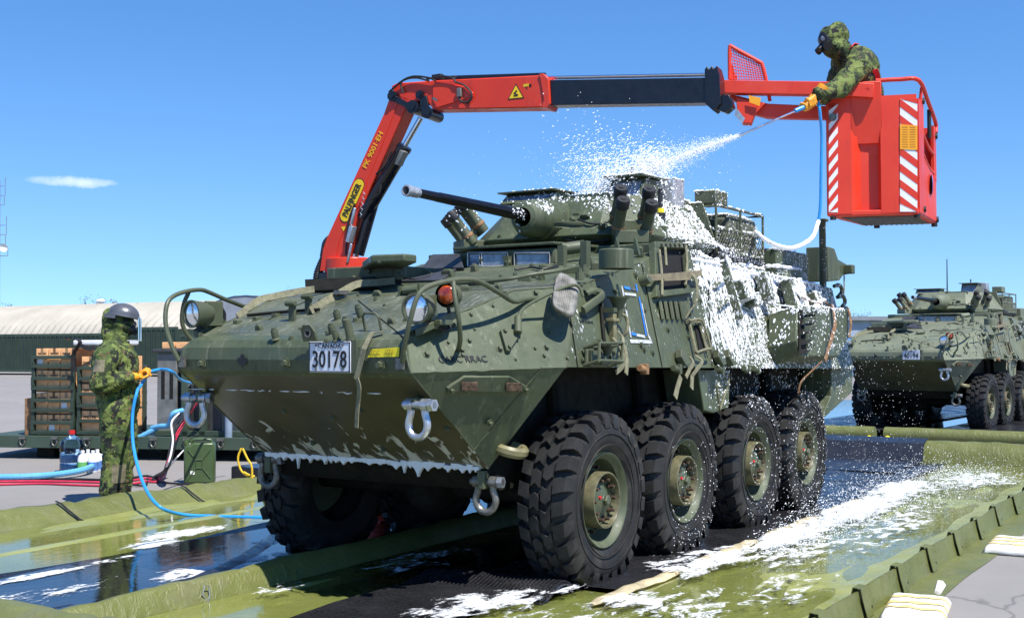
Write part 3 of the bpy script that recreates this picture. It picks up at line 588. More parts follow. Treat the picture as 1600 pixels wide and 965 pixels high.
# lattice mast at the left frame edge
c0 = aD(-4, 560, 150); c0.z = 0; r = empty('radio_mast', c0, 'tall lattice radio mast at the left edge of the picture', 'mast')
H = 22.5; b = MB()
for k in range(3):
    a = k*2.1+.4; b.cyl(c0+V((math.cos(a)*.42, math.sin(a)*.42, 0)), c0+V((math.cos(a)*.22, math.sin(a)*.22, H)), .04, n=5)
for i in range(34):
    z0, z1 = H*i/34, H*(i+1)/34
    for k in range(3):
        a, a2 = k*2.1+.4, (k+1)*2.1+.4; w = .42-.2*z0/H; b.cyl(c0+V((math.cos(a)*w, math.sin(a)*w, z0)), c0+V((math.cos(a2)*w, math.sin(a2)*w, z1)), .022, n=4)
b.build('lattice', m_mast, r)
for z, s in ((21.8, .8), (20.6, .8), (19.4, .7), (16.8, 1.0), (15.6, 1.0), (14.4, .9), (12.9, 1.2)):
    b = MB(); b.tube([c0+V((0, 0, z)), c0+d*s+V((0, 0, z)), c0+d*s+V((0, 0, z+1.1))], .05, 5); b.build('antenna', m_mast, r)
b = MB(); q = c0+d*.7+V((0, 0, 13.9)); b.lathe([(0, 0), (.35, .05), (.5, .22)], q, -e+d*.3, 14); b.build('dish', m_white, r)
# small bare trees just showing over the hangar roof
def tree(px, py, dist, h, label, seed):
    random.seed(seed); c0 = aD(px, py, dist); zt = c0.z; c0.z = 0; r = empty('bare_tree', c0, label, 'tree', 'bare trees on the far horizon')
    b = MB(); lf = MB(); b.tube([c0, c0+V((.1, 0, zt*.45)), c0+V((0, .1, zt*.8))], [.2, .14, .06], 6); b2 = MB()
    for i in range(26):
        z = zt*random.uniform(.4, .85); a = random.uniform(0, 6.28); l = random.uniform(.6, 1.5)*h*.3; p = c0+V((0, 0, z)); q = p+V((math.cos(a)*l, math.sin(a)*l, l*random.uniform(.5, 1.1))); b2.tube([p, (p+q)/2+V((0, 0, .1)), q], [.05, .03, .012], 4)
        for j in range(5):
            s = q+V((random.gauss(0, .35), random.gauss(0, .35), random.gauss(.1, .3))); b2.cyl(p.lerp(q, random.uniform(.5, 1)), s, .012, .006, 3)
            for k in range(4):
                u = s+V((random.gauss(0, .16), random.gauss(0, .16), random.gauss(0, .16))); g = V((random.gauss(0, 1), random.gauss(0, 1), random.gauss(0, 1))).normalized()*.07; g2 = V((g.y, -g.x, .04)); lf.poly([u-g, u+g2, u+g, u-g2])
    b.build('trunk', m_twig, r); b2.build('limbs', m_twig, r); tag(lf.build('crown', m_leaf, r, ang=0, fixn=False), kind='stuff')
tree(138, 474, 110, 3, 'bare little tree above the hangar roof left of the helmet', 1); tree(161, 473, 110, 3.4, 'bare little tree above the hangar roof nearest the helmet', 2); tree(22, 484, 115, 2.5, 'bare little tree beside the lattice mast', 3); tree(462, 447, 140, 3, 'twiggy tree top showing beside the vehicle bow deck', 4); tree(1338, 492, 170, 3.5, 'twiggy tree behind the low far right building', 5)
random.seed(11)
# ------------------------------------------------------------------ armoured vehicle
YC = 1.33
def mir(p): return V((p[0], 2*YC-p[1], p[2]))
def zs(x): return 1.375-.0215*(x+.47)
SDn, SDp = V((.00624, -1, .29)).normalized(), V((-.47, 0, 1.375))
CHn, CHp = V((-.393, -.92, .6)).normalized(), V((-1.43, .41, 1.37))
GLn, GLp = V((-.32, 0, 1)).normalized(), V((-1.36, 0, 1.575))
DKn, DKp = V((-.2, 0, 1)).normalized(), V((-.52, 0, 1.845))
LGn, LGp = V((-.57, 0, -.73)).normalized(), V((-1.415, 0, 1.335))
NFn, NFp = V((-1, 0, 0)), V((-1.467, 0, 1.4))
def on(n, p, x, y, off=0): return onp(x, y, n, p)+n*off
S_ = lambda x, y, o=0: on(SDn, SDp, x, y, o)
C_ = lambda x, y, o=0: on(CHn, CHp, x, y, o)
G_ = lambda x, y, o=0: on(GLn, GLp, x, y, o)
D_ = lambda x, y, o=0: on(DKn, DKp, x, y, o)
F_ = lambda x, y, o=0: on(NFn, NFp, x, y, o)
L_ = lambda x, y, o=0: on(LGn, LGp, x, y, o)
lav = empty('armoured_vehicle', (0, YC, 0), 'eight wheeled green armoured vehicle half covered in white foam, plate 30178', 'armoured vehicle', 'eight wheeled armoured vehicles')
b = MB(); pts = {}
NOSE = [(-1.412, .415, 1.330), (-1.452, .412, 1.362), (-1.467, .42, 1.43), (-1.458, .44, 1.503), (-1.425, .485, 1.55), (-1.36, .515, 1.577)]
for i, p in enumerate(NOSE): pts['k%d' % i] = p
pts.update(B=(-.47, 0, 1.375), T=(-.05, .1535, 1.885), BR=(-.52, .331, 1.845), BI=(-.52, .75, 1.846), TI=(-.05, .62, 1.94), E=(.97, .218, 2.095), EI=(.97, .66, 2.144), R=(1.3, .246, 2.185), RI=(1.3, .66, 2.20), Z=(5.42, .240, 2.075), ZI=(5.42, .66, 2.09),
           M=(-.64, .072, 1.374), LV=(-.85, .41, .895), LB=(-.69, .41, .77), Q=(-.69, .43, 1.41), S=(5.35, .0, zs(5.35)), SI=(5.35, .43, 1.36), HB=(-.55, .43, .62), HR=(5.2, .43, .62), HZ=(5.42, .43, .85), BI2=(-.30, .43, 1.40))
pts_w = {k_: V(v_) for k_, v_ in pts.items()}; nm = list(pts); V0 = [V(pts[n]) for n in nm]; NV = len(nm); V1 = [mir(p) for p in V0]; ix = {n: i for i, n in enumerate(nm)}
def fc(names, mi, both=True):
    b.k = mi; b.f.append(tuple(ix[n] for n in names)); b.m.append(mi)
    if both: b.f.append(tuple(ix[n]+NV for n in reversed(names))); b.m.append(mi)
def fx(names, mi):     # closed across the centre line
    b.f.append(tuple([ix[n] for n in names]+[ix[n]+NV for n in reversed(names)])); b.m.append(mi)
b.v = [tuple(p) for p in V0+V1]
for i in range(5): fx(['k%d' % i, 'k%d' % (i+1)], 0)
fx(['k5', 'BR', 'BI'], 1)
fc(['k1', 'M', 'B', 'T', 'BR', 'k5'], 0); fc(['k1', 'k5', 'k4', 'k3', 'k2'], 0)
fc(['k1', 'k0', 'LV', 'M'], 0); fc(['M', 'LV', 'LB', 'B'], 0); fx(['LB', 'LV', 'k0'], 3)
fc(['BR', 'T', 'TI', 'BI'], 1); fc(['T', 'E', 'EI', 'TI'], 0); fc(['E', 'R', 'RI', 'EI'], 0); fc(['R', 'Z', 'ZI', 'RI'], 0)
for a, c in (('BI', 'TI'), ('TI', 'EI'), ('EI', 'RI'), ('RI', 'ZI')): fx([a, c], 0)
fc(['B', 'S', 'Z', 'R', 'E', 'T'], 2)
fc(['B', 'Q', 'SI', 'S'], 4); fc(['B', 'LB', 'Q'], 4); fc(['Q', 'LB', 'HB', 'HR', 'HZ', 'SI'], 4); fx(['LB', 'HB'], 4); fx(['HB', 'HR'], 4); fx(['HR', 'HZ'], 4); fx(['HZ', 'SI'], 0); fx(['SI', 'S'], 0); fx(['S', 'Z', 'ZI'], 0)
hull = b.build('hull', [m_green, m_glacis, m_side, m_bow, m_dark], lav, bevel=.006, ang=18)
HULLB = b
# rounded nose end caps and the lower rear quarter plates
for f_ in (V, mir):
    b = MB(); p = [aY(1299, 567, .10), aY(1332, 563, .10), aY(1332, 612, .10), aY(1282, 658, .10), aY(1299, 619, .10)]; b.prism([f_(q) for q in p], (0, .3 if f_ is V else -.3, 0)); b.build('rear_quarter_plate', m_green, lav, .008)
# bolts, one shared mesh
bm_ = MB(); bm_.lathe([(0, .022), (.014, .022), (.016, .017), (.016, .004), (.025, .004), (.025, -.004)], (0, 0, 0), (0, 0, 1), 6); BOLT = bm_.mesh('bolt', m_green2)
bm_ = MB(); bm_.lathe([(0, .056), (.020, .056), (.022, .05), (.022, .006), (.03, 0), (.03, -.006)], (0, 0, 0), (0, 0, 1), 12); bm_.lathe([(0, .068), (.014, .068), (.015, .055)], (0, 0, 0), (0, 0, 1), 8); STUD = bm_.mesh('stud', m_green2)
def qn(n): return V(n).to_track_quat('Z', 'Y')
def bolt(p, n, s=1, me=None, name='bolt', par=None): return inst(name, me or BOLT, par or lav, p, qn(n), (s, s, s))
for x, y in ((595, 570), (447, 567), (316, 568)): bolt(F_(x, y), NFn, 1.3)
for x, y, s in ((836, 458, 1), (853, 543, 1), (700, 535, .6), (770, 478, .6)): bolt(C_(x, y), CHn, s)
for x, y in ((961, 456), (1019, 551), (1043, 515), (960, 500), (932, 462), (1000, 538), (1077, 490), (1093, 470), (1107, 440), (1135, 560), (908, 562)): bolt(S_(x, y), SDn, .9)
for x, y, s in ((528, 500, 1), (542, 511, 1), (520, 522, 1), (526, 531, .9), (561, 490, .9), (564, 497, 1), (431, 529, 1)): bolt(G_(x, y), GLn, s, STUD, 'stud')
p = G_(548, 530); b = MB(); b.lathe([(0, .12), (.022, .12), (.024, .11), (.024, .02), (.03, 0)], p, GLn, 12); b.build('tall_stud', m_green2, lav)
for x, y in ((455, 528), (510, 533), (587, 470), (601, 478), (640, 470), (470, 515), (560, 462), (500, 470)): bolt(G_(x, y), GLn, .7)
for x, y in ((805, 430), (835, 432), (880, 440), (920, 432), (850, 418), (870, 436)): bolt(D_(x, y), DKn, .8)
for x, y in ((445, 640), (520, 650), (700, 668), (600, 700), (490, 690), (565, 640)): bolt(L_(x, y), LGn, 1)
# grab handle, eye plate, latches on the glacis
def tube(name, P, r, mt=None, par=None, n=8, sm=0, **k):
    b = MB(); b.tube(smooth(P, sm) if sm else P, r, n, **k); return b.build(name, mt or m_green2, par or lav)
h0, h1 = G_(571, 516), G_(596, 517); tube('grab_handle', [h0, h0+GLn*.085, h0+GLn*.105+(h1-h0)*.18, h1+GLn*.105-(h1-h0)*.18, h1+GLn*.085, h1], .0075)
e0 = G_(488, 533); b = MB(); yv = V((0, 1, 0)); prof = [(-.055, 0), (.05, 0), (.05, .06), (.025, .10), (-.03, .10), (-.055, .07)]
b.prism([e0+yv*-a+GLn*z for a, z in prof], (-.02, 0, 0)); ep = b.build('eye_plate', m_green2, lav, .003)
b = MB(); b.lathe([(.026, 0), (.026, .006), (.016, .006), (.016, 0)], e0+GLn*.05+V((-.021, 0, 0)), (-1, 0, 0), 14); b.build('eye_ring', m_iron, ep); b = MB(); b.cyl(e0+GLn*.05+V((-.0205, 0, 0)), e0+GLn*.05+V((-.0225, 0, 0)), .017, n=14); b.build('eye_hole', m_void, ep)
for x, y in ((460, 500), (485, 489)):
    q = G_(x, y); b = MB(); b.box(q+GLn*.06, (.02, .05, .13)); b.cyl(q+GLn*.11+V((0, -.04, 0)), q+GLn*.11+V((0, .04, 0)), .018, n=8); b.build('hatch_latch', m_green2, lav, .003)
b = MB(); b.tube([G_(388, 497, .02), G_(440, 492, .02), G_(500, 488, .02)], .012, 6); b.build('hatch_rail', m_dark, lav)
b = MB(); p0, p1 = G_(372, 505, .006), G_(462, 489, .006); 
for k in range(4): b = MB(); q = p0.lerp(p1, k/3); b.box(q, (.05, .04, .03)); b.build('hinge', m_green2, lav, .003)
b = MB(); b.cyl(G_(632, 461, .03), G_(655, 459, .03), .028, n=10); b.box(G_(628, 461, .02), (.05, .02, .08)); b.box(G_(658, 458, .02), (.05, .02, .08)); b.build('hinge_barrel', m_green2, lav)
# webbing straps over the deck
b = MB(); b.strip(smooth([G_(372, 497, .01), G_(405, 476, .03), G_(430, 468, .025), G_(470, 459, .02), G_(492, 455, .015)], 5), (0, .5, .9), .05, .006); b.build('strap', m_strap, lav)
b = MB(); b.strip(smooth([G_(487, 492, .03), G_(510, 475, .02), G_(532, 465, .03), G_(560, 455, .05), G_(590, 449, .035), G_(618, 443, .02)], 5), (0, .4, .9), .05, .006); b.build('strap', m_strap, lav)
b = MB(); b.box(G_(535, 466, .04), (.09, .06, .03)); b.build('strap_buckle', m_iron, lav, .004)
b = MB(); b.strip([G_(600, 523, .02), G_(583, 527, .03), F_(574, 545, .03), F_(566, 575, .028), F_(562, 592, .03)], (0, 1, 0), .035, .006); b.strip(smooth([F_(563, 590, .03), F_(565, 605, .02), F_(560, 625, -.0), F_(558, 645, .0), F_(557, 668, 0)], 4), (.3, 1, 0), .033, .006); b.build('tow_strap', m_strap, lav)
# black splash plate, engine covers and grilles
b = MB(); P = [aX(477, 455, -.35), aX(591, 448, -.35), aX(586, 431, -.28), aX(476, 436, -.28)]; b.slab(P, .03); b.build('splash_plate', m_dark, lav, .004)
b = MB(); P = [aZ(*q, 2.11) for q in ((566, 408), (580, 398), (632, 396), (651, 398), (634, 406), (593, 418), (570, 418))]; c = sum(P, V())/7; P = [c+(p-c)*1.0 for p in P]; b.prism(P, (0, 0, -.055)); b.build('engine_cover', m_green, lav, .012)
b = MB(); b.box((.30, 1.93, 2.03), (.75, .62, .09)); b.build('cover_plinth', m_green, lav, .01)
b = MB(); b.b2((-.05, 2.03, 1.94), (.08, 2.22, 2.06)); b.build('vent_box', m_rust, lav, .006)
b = MB(); b.slab([(-.14, 2.26, 1.93), (-.14, 1.78, 1.93), (.14, 1.74, 2.03), (.14, 2.24, 2.03)], .12); b.build('deck_hatch', m_green, lav, .01)
b = MB(); b.slab([D_(613, 443, .02), D_(690, 441, .02), D_(724, 416, .02), D_(657, 420, .02)], .03); b.build('anti_slip_panel', m_darkgrey, lav, .004)
b = MB(); b.slab([aX(657, 420, .52), aX(724, 417, .52), aX(718, 396, .70), aX(676, 397, .70)], .03); b.build('anti_slip_panel', m_darkgrey, lav, .004)
# driver's hood with three vision windows
hd_ = MB(); hd_.prism([(.75, 0.80, 2.06), (.75, 1.66, 2.06), (.75, 1.66, 2.215), (.75, 0.80, 2.215)], (.62, 0, .02)); hood = hd_.build('driver_hood', m_green, lav, .012)
b = MB(); b.slab([aX(690, 447, .28), aX(871, 428, .34), aX(876, 414, .745), aX(726, 417, .745)], .045); b.build('hood_apron', m_green, lav, .008)
b = MB(); b.slab([(.72, 0.78, 2.232), (.72, 1.68, 2.232), (1.40, 1.68, 2.25), (1.40, .78, 2.25)], .022); b.build('hood_roof', m_green, hood, .006)
for x0, x1, mt in ((734, 750, m_glass), (753, 791, m_glass), (807, 856, m_glass)):
    P = [aX(x, y, .742) for x, y in ((x0, 414), (x1, 412.5), (x1, 397), (x0, 397.5))]; b = MB(); b.slab(P, .012); wn = b.build('vision_window', mt, hood)
    P2 = [aX(x, y, .738) for x, y in ((x0-3, 416), (x1+3, 415), (x1+3, 395), (x0-3, 395))]; b = MB(); b.tube(P2, .009, 6, closed=True); b.build('window_frame', m_tape, hood)
b = MB(); b.box(aX(793, 417, .70), (.05, .04, .16)); b.sph(aX(793, 410, .70), .03); b.cyl(aX(792, 440, .45), aX(792, 425, .60), .022, n=8); b.build('hood_latch', m_green2, hood)
tube('hood_rail', smooth([D_(700, 455, .05), D_(760, 452, .05), D_(800, 450, .06), D_(830, 444, .06), D_(870, 438, .06), D_(905, 428, .05)], 4), .012)
b = MB(); b.cyl(D_(880, 411, .10), D_(915, 406, .10), .045, n=12); b.box(D_(880, 414, .06), (.05, .05, .16)); b.box(D_(916, 412, .06), (.06, .05, .2)); b.build('periscope_barrel', m_green2, lav)
b = MB(); b.lathe([(.11, 0), (.115, .01), (.115, .025), (.1, .03)], D_(893, 396, .21), (0, 0, 1), 16); b.build('periscope_hood', m_green2, lav)
q = D_(963, 420, .0); b = MB(); b.lathe([(0, .13), (.105, .13), (.115, .122), (.115, .0)], q, (0, 0, 1), 28); b.build('antenna_drum', m_green, lav, .003)
for dx in (-.06, .08): b = MB(); b.prism([q+V((.15, dx-.03, .1)), q+V((.15, dx+.03, .1)), q+V((.15, dx, .22))], (.03, 0, 0)); b.build('drum_gusset', m_green, lav)
for x, y in ((906, 437), (913, 430)): q = D_(x, y); b = MB(); b.cyl(q, q+V((0, 0, .05)), .028, n=10); b.cyl(q, q+V((0, 0, .07)), .014, n=8); b.build('deck_knob', m_green2, lav)
# raised turret deck
b = MB(); b.prism([(1.36, .27, 2.12), (1.93, .28, 2.12), (1.97, .46, 2.12), (4.3, .46, 2.06), (4.3, 2.2, 2.06), (1.97, 2.2, 2.12), (1.93, 2.38, 2.12), (1.36, 2.39, 2.12)], (0, 0, .145)); b.build('turret_deck', m_green, lav, .01)
# ---- headlight clusters, both sides
HL = V((-1.372, YC-.893, 1.716))
def lights(f_, near):
    sx = 1 if near else -1
    def T(p): return f_(p)
    def dirm(d): d = V(d); return V((d.x, d.y*sx, d.z))
    g = MB(); ax = dirm((-1, -.12, -.05)).normalized(); c = T(HL)
    g.lathe([(.086, .0), (.086, -.02), (.082, -.04), (.075, -.09), (.05, -.14), (.02, -.155)], c, ax, 20); g.lathe([(.086, -.02), (.090, -.005), (.090, .008), (.078, .008), (.076, -.01)], c, ax, 20); hl = g.build('headlight', m_green2, lav)
    g = MB(); g.lathe([(.0, .012), (.04, .009), (.077, -.004)], c, ax, 20); g.build('lens', m_lens, hl)
    if near:
        a0 = V((-1.12, .41, 1.80)); g = MB(); ax2 = V((-.9, -.35, 0)).normalized(); g.lathe([(.068, 0), (.075, -.03), (.07, -.1), (.05, -.14), (.0, -.15)], a0, ax2, 18); al = g.build('marker_lamp', m_green2, lav); g = MB(); g.lathe([(.0, .012), (.035, .009), (.050, .002), (.055, -.006)], a0, ax2, 16); g.build('amber_lens', m_amber, al)
    g = MB(); g.prism([T((-1.34, .47, 1.60)), T((-1.34, .41, 1.62)), T((-1.06, .36, 1.72)), T((-1.06, .42, 1.70))], V((0, 0, -.045))); g.box(T((-1.24, .43, 1.66)), (.06, .05, .12)); g.build('light_bracket', m_green2, lav, .005)
    g = MB(); g.box(T((-1.22, .47, 1.72)), (.14, .03, .16)); g.box(T((-1.2, .40, 1.64)), (.12, .1, .03)); g.build('light_mount', m_green2, lav, .005)
    P = [aX(628, 566, -1.485), aX(632, 540, -1.51), aX(641, 500, -1.52), aX(652, 464, -1.49), aX(668, 448, -1.42), aX(700, 439, -1.28), aX(732, 436, -1.13), aX(752, 441, -1.03), aX(778, 456, -.86), aX(803, 471, -.66), C_(816, 473, .04), C_(838, 467, .01)]
    gt = tube('light_guard', smooth([T(p) for p in P], 4), .0145, n=10)
    g = MB(); g.box(T(F_(627, 568, .01)), (.02, .05, .06)); g.build('guard_foot', m_iron, gt)
    P = [aX(708, 440, -1.25), aX(711, 465, -1.27), aX(717, 500, -1.26), aX(719, 530, -1.20), C_(716, 546, .0)]
    tube('light_guard_bar', smooth([T(p) for p in P], 4), .0145, n=10)
    bolt(T(C_(721, 547)), dirm(CHn), 1)
    g = MB(); g.tube(smooth([T((-1.25, .45, 1.64)), T((-1.15, .38, 1.60)), T((-1.08, .42, 1.7)), T((-1.12, .42, 1.78))], 5), .012, 6); g.build('light_cable', m_black, lav)
lights(V, True); lights(mir, False)
# mirror on its arm (folded against the chamfer), both sides
def mirror(f_, near):
    sx = 1 if near else -1; nn = V((CHn.x, CHn.y*sx, CHn.z))
    def T(p): return f_(p)
    g = MB(); P = [C_(x, y, .03) for x, y in ((779, 519), (812, 517), (813, 521), (793, 552), (788, 551))]; g.prism([T(p) for p in P], nn*-.035); g.build('mirror_mount', m_green2, lav, .004)
    for x, y in ((785, 521), (792, 546), (808, 522)): bolt(T(C_(x, y, .028)), nn, .8)
    g = MB(); g.cyl(T(C_(803, 526, .05)), T(C_(802, 503, .06)), .022, n=12); g.build('mirror_socket', m_green2, lav)
    tube('mirror_arm', smooth([T(p) for p in (C_(803, 512, .06), C_(803, 500, .065), C_(812, 490, .09), C_(840, 480, .16), C_(868, 473, .20), C_(880, 478, .20), C_(886, 489, .19))], 5), .010)
    c = C_(866, 483, .14); u = (C_(870, 448, .14)-C_(857, 518, .14)).normalized(); w = nn.cross(u).normalized(); P = []
    for i in range(20):
        a = 2*math.pi*i/20; ca, sa = math.cos(a), math.sin(a); P.append(c+u*.158*math.copysign(abs(ca)**.55, ca)+w*.084*math.copysign(abs(sa)**.55, sa))
    nv = (CHn*.8+V((-.55, .2, .1))).normalized()
    g = MB(); g.prism([T(p) for p in P], V((nv.x, nv.y*sx, nv.z))*.045); mh = g.build('mirror_head', m_grey, lav, .012)
    if near:
        for k in range(7): g = MB(); o_ = -.036+.012*k; g.tube([c+nv*.047+w*o_+u*.12, c+nv*.047+w*o_-u*.12], .0035, 5); g.build('rib', m_grey, mh)
    g = MB(); g.tube([T(c+u*.14+w*sx*.075+nv*.0), T(c+u*.1+w*sx*.085), T(c-u*.1+w*sx*.085), T(c-u*.16+w*sx*.02)], .009, 6); g.build('mirror_bracket', m_green2, lav)
mirror(V, True)
# plate, tape, leaf, lettering
pc_ = F_(516, 557.5, .004); b = MB(); b.box(pc_, (.006, .315, .178)); npl = b.build('number_plate', m_plate, lav, .003)
b = MB(); e = .003
for s in (-1, 1): b.box(pc_+V((-.004, 0, s*.083)), (.004, .312, .005)); b.box(pc_+V((-.004, s*.152, 0)), (.004, .005, .172))
b.build('plate_rim', m_ink, npl)
FR, FU = V((0, -1, 0)), V((0, 0, 1))
text('plate_digits', '30178', .135, pc_+V((-.003, 0, -.018)), FR, FU, m_ink, npl, wide=.78, bold=.002)
text('plate_word', 'CANADA', .040, pc_+V((-.003, 0, .062)), FR, FU, m_ink, npl, wide=1.05)
for s in (-1, 1):
    for t_ in (-1, 1): b = MB(); b.cyl(pc_+V((-.003, s*.10, t_*.068)), pc_+V((-.009, s*.10, t_*.068)), .007, n=8); b.build('plate_screw', m_iron, npl)
b = MB(); b.box(F_(541, 557, .0)+V((.004, -.06, 0)), (.01, .04, .19)); b.build('plate_backing', m_green2, lav, .003)
P = [F_(583, 545, .006), F_(625, 542, .006), F_(624, 557, .006), F_(575, 558, .006)]; b = MB(); b.slab(list(reversed(P)), .004); yt = b.build('yellow_tape_strip', m_yel, lav)
text('tape_writing', 'TOC', .042, F_(588, 551, .008), FR, FU, plain('pencil_writing', (.35, .28, .02), .6), yt, wide=.8); text('tape_writing', '1501', .042, F_(610, 550, .008), FR, FU, bpy.data.materials['pencil_writing'], yt, wide=.8)
lc = F_(379, 566, .002); LS = [(0, 1), (.14, .72), (.33, .82), (.26, .38), (.48, .58), (.55, .44), (.85, .5), (.76, .28), (.88, .18), (.52, -.12), (.56, -.28), (.1, -.22), (.05, -.62)]
LS = LS+[(-x, y) for x, y in reversed(LS[1:])]; b = MB(); b.prism([lc+V((0, -x*.052, y*.058)) for x, y in LS], (-.0015, 0, 0)); b.build('maple_leaf_emblem', m_ink, lav)
CR_ = V((.92, -.393, 0)).normalized(); CU = CHn.cross(CR_)
text('paint_marking', 'CARC RRAC', .062, C_(723, 562, .005), CR_, CU, m_ink, lav, wide=.95)
SR, SU = V((1, 0, -.0215)), SDn.cross(V((1, 0, 0)))
text('lifting_marking', 'LIFTING', .030, S_(911, 495), SR, SU, m_ink, lav, wide=.9); text('lifting_marking', 'POINT DE LEVAGE', .026, S_(916, 503), SR, SU, m_ink, lav, wide=.8)
# lower triangle plate with two lugs
Ltri = (V(pts['M'])-V(pts['LV'])).cross(V(pts['k1'])-V(pts['LV'])).normalized()
if Ltri.y > 0: Ltri = -Ltri
for f_ in (V, mir):
    P = [onp(x, y, Ltri, pts['LV'])+Ltri*.02 for x, y in ((697, 610), (697, 604), (723, 586), (795, 586), (825, 604), (825, 610))]; nn = V((Ltri.x, Ltri.y*(1 if f_ is V else -1), Ltri.z))
    b = MB(); b.prism([f_(p) for p in P], -nn*.025); b.build('tow_lug_plate', m_green, lav, .004)
    for x, y in ((727, 597), (796, 598)): q = onp(x, y, Ltri, pts['LV'])+Ltri*.05; b = MB(); b.box(f_(q), (.035, .09, .05), Matrix.Rotation(.5, 3, 'Z')); b.build('lug', m_rust, lav, .004)
    for x, y in ((703, 607), (819, 606), (763, 658)): bolt(f_(onp(x, y, Ltri, pts['LV'])+Ltri*.02), nn, 1)
# shackles
def shackle(c, s, ax, mt, name='shackle', tilt=0.0, hang=V((0, 0, -1))):
    c = V(c); ax = V(ax).normalized(); hang = (hang-ax*hang.dot(ax)).normalized(); P = []
    for i in range(15):
        a = -.35+i/14*(math.pi+.7); rr = .062*s; P.append(c+hang*(.105*s+math.sin(a)*rr*1.1)+ax*(-math.cos(a)*rr))
    P = [c-ax*.052*s]+[c-ax*.046*s+hang*.04*s]+P+[c+ax*.046*s+hang*.04*s]+[c+ax*.052*s]
    b = MB(); b.tube(smooth(P, 2), .0205*s, 10); o = b.build(name, mt, lav)
    for q in (-1, 1): b = MB(); b.cyl(c+ax*q*.075*s, c+ax*q*.032*s, .034*s, n=14); b.build('shackle_eye', mt, o)
    b = MB(); b.cyl(c-ax*.095*s, c+ax*.11*s, .02*s, n=10); b.build('shackle_pin', m_iron if mt is not m_steel else m_steel, o); b = MB(); b.cyl(c+ax*.078*s, c+ax*.11*s, .034*s, n=6); b.build('shackle_nut', m_steel, o)
    return o
shackle(aX(653, 632, -1.345), 1.05, (0, -1, 0), m_steel); shackle(mir(aX(653, 632, -1.345)), 1.0, (.35, -1, 0), m_steel)
shackle(aX(759, 752, -.68), 1.05, (.15, -1, 0), m_iron); shackle(aX(420, 716, -.68), 1.08, (.15, -1, 0), m_iron)
for s in (V, mir):
    q = V(aX(653, 630, -1.30)); b = MB(); b.box(s(q), (.12, .05, .07)); b.build('shackle_lug', m_green2, lav, .006)
    q = V(aX(759, 748, -.66)); b = MB(); b.box(s(q), (.12, .05, .11)); b.build('shackle_lug', m_green2, lav, .006)
# side tow hook ring by the front wheel
hk = aY(790, 700, .34); b = MB(); P = [hk+V((.0, .06, .02)), hk+V((-.06, .0, .0)), hk+V((-.04, -.07, -.02)), hk+V((.03, -.10, -.03)), hk+V((.10, -.06, -.02)), hk+V((.11, .02, .0))]; b.tube(smooth(P, 5), .03, 8, flat=1.2); b.build('tow_hook', plain('worn_ochre_hook', (.20, .18, .09), .4, var=.3), lav)
# lumpy suds clinging to the lower bow edge, running into drips
def drips(x0, x1, Xp, ztop, seed, par, hmin=.03, hmax=.09):
    random.seed(seed); b = MB(); y = x0
    while y < x1:
        w = random.uniform(.025, .10); h = random.uniform(.008, .035)*(1 if random.random() < .72 else 2.2); z0 = ztop-random.uniform(0, .01); xx = Xp-random.uniform(.012, .022)
        prof = [(0, .012+random.uniform(0, .02)), (0, -.008), (.2*w, -h*.35), (.42*w, -h*.72), (.5*w, -h), (.58*w, -h*.7), (.8*w, -h*.3), (w*1.02, -.008), (w*1.02, .012+random.uniform(0, .02))]
        b.prism([(xx, y+a, z0+z) for a, z in prof], (random.uniform(.02, .035), 0, 0)); y += w*.96
    return tag(b.build('hanging_suds', m_foam, par, .004), kind='stuff')
drips(.47, 2.20, -.70, .775, 3, lav)
random.seed(5); b = MB(); y = .75
while y < 2.3:
    l = random.uniform(.02, .15); q = V((-1.294, y, 1.236)); e_ = random.gauss(0, .003); b.tube([q, q+V((0, l*.3, e_)), q+V((0, l*.6, -e_)), q+V((0, l, 0))], [.0015, .0045, .003, .001], 5); y += l+random.uniform(.01, .12)
tag(b.build('suds_line', m_foam, lav), kind='stuff')
# ---- side fittings
b = MB(); P = [S_(905, 487, .03), S_(912, 480, .05), S_(927, 468, .06), S_(929, 460, .05), S_(920, 455, .03), S_(912, 459, .01)]; b.tube(smooth(P, 4), .018, 8, flat=1.6); b.build('lifting_eye', m_green2, lav)
br = MB(); br.lathe([(.075, 0), (.078, .012), (.066, .012), (.045, -.035), (.022, -.10), (.018, -.16)], S_(946, 473, .10), (0, 0, 1), 18); br.box(S_(943, 487, .04), (.05, .10, .03)); br.build('antenna_cup', m_green2, lav)
b = MB(); b.cyl(S_(935, 468, .015), S_(942, 545, .015), .012, n=6); b.build('bracket_rail', m_dark, lav)
b = MB(); b.box(S_(951, 515, .03), (.045, .04, .20)); b.box(S_(947, 503, .05), (.08, .06, .02)); b.build('bracket_post', plain('worn_tan_post', (.22, .20, .10), .5, var=.3), lav, .003)
tube('grab_bar', smooth([S_(957, 495, .02), S_(962, 496, .06), S_(967, 505, .065), S_(968, 520, .06), S_(969, 527, .02)], 4), .012, m_strap)
b = MB(); P = [S_(908, 545, .01), S_(908, 572, .01), S_(945, 573, .01), S_(945, 545, .01)]
for i in range(4): b.tube([P[i]+SDn*.01, P[i]+SDn*.12], .012, 6)
b.tube([p+SDn*.12 for p in P], .011, 6, closed=True); b.tube([P[0]+SDn*.03, P[1]+SDn*.03, P[2]+SDn*.03, P[3]+SDn*.03], .011, 6, closed=True); b.box(S_(926, 571, .07), (.22, .12, .012)); b.box(S_(918, 562, .03), (.10, .05, .10)); bk = b.build('jerry_bracket', m_green2, lav)
b = MB(); b.lathe([(.07, 0), (.072, .012), (.055, .012), (.03, -.03), (.02, -.06)], S_(932, 546, .08), (0, 0, 1), 16); b.build('bracket_cup', m_green2, bk)
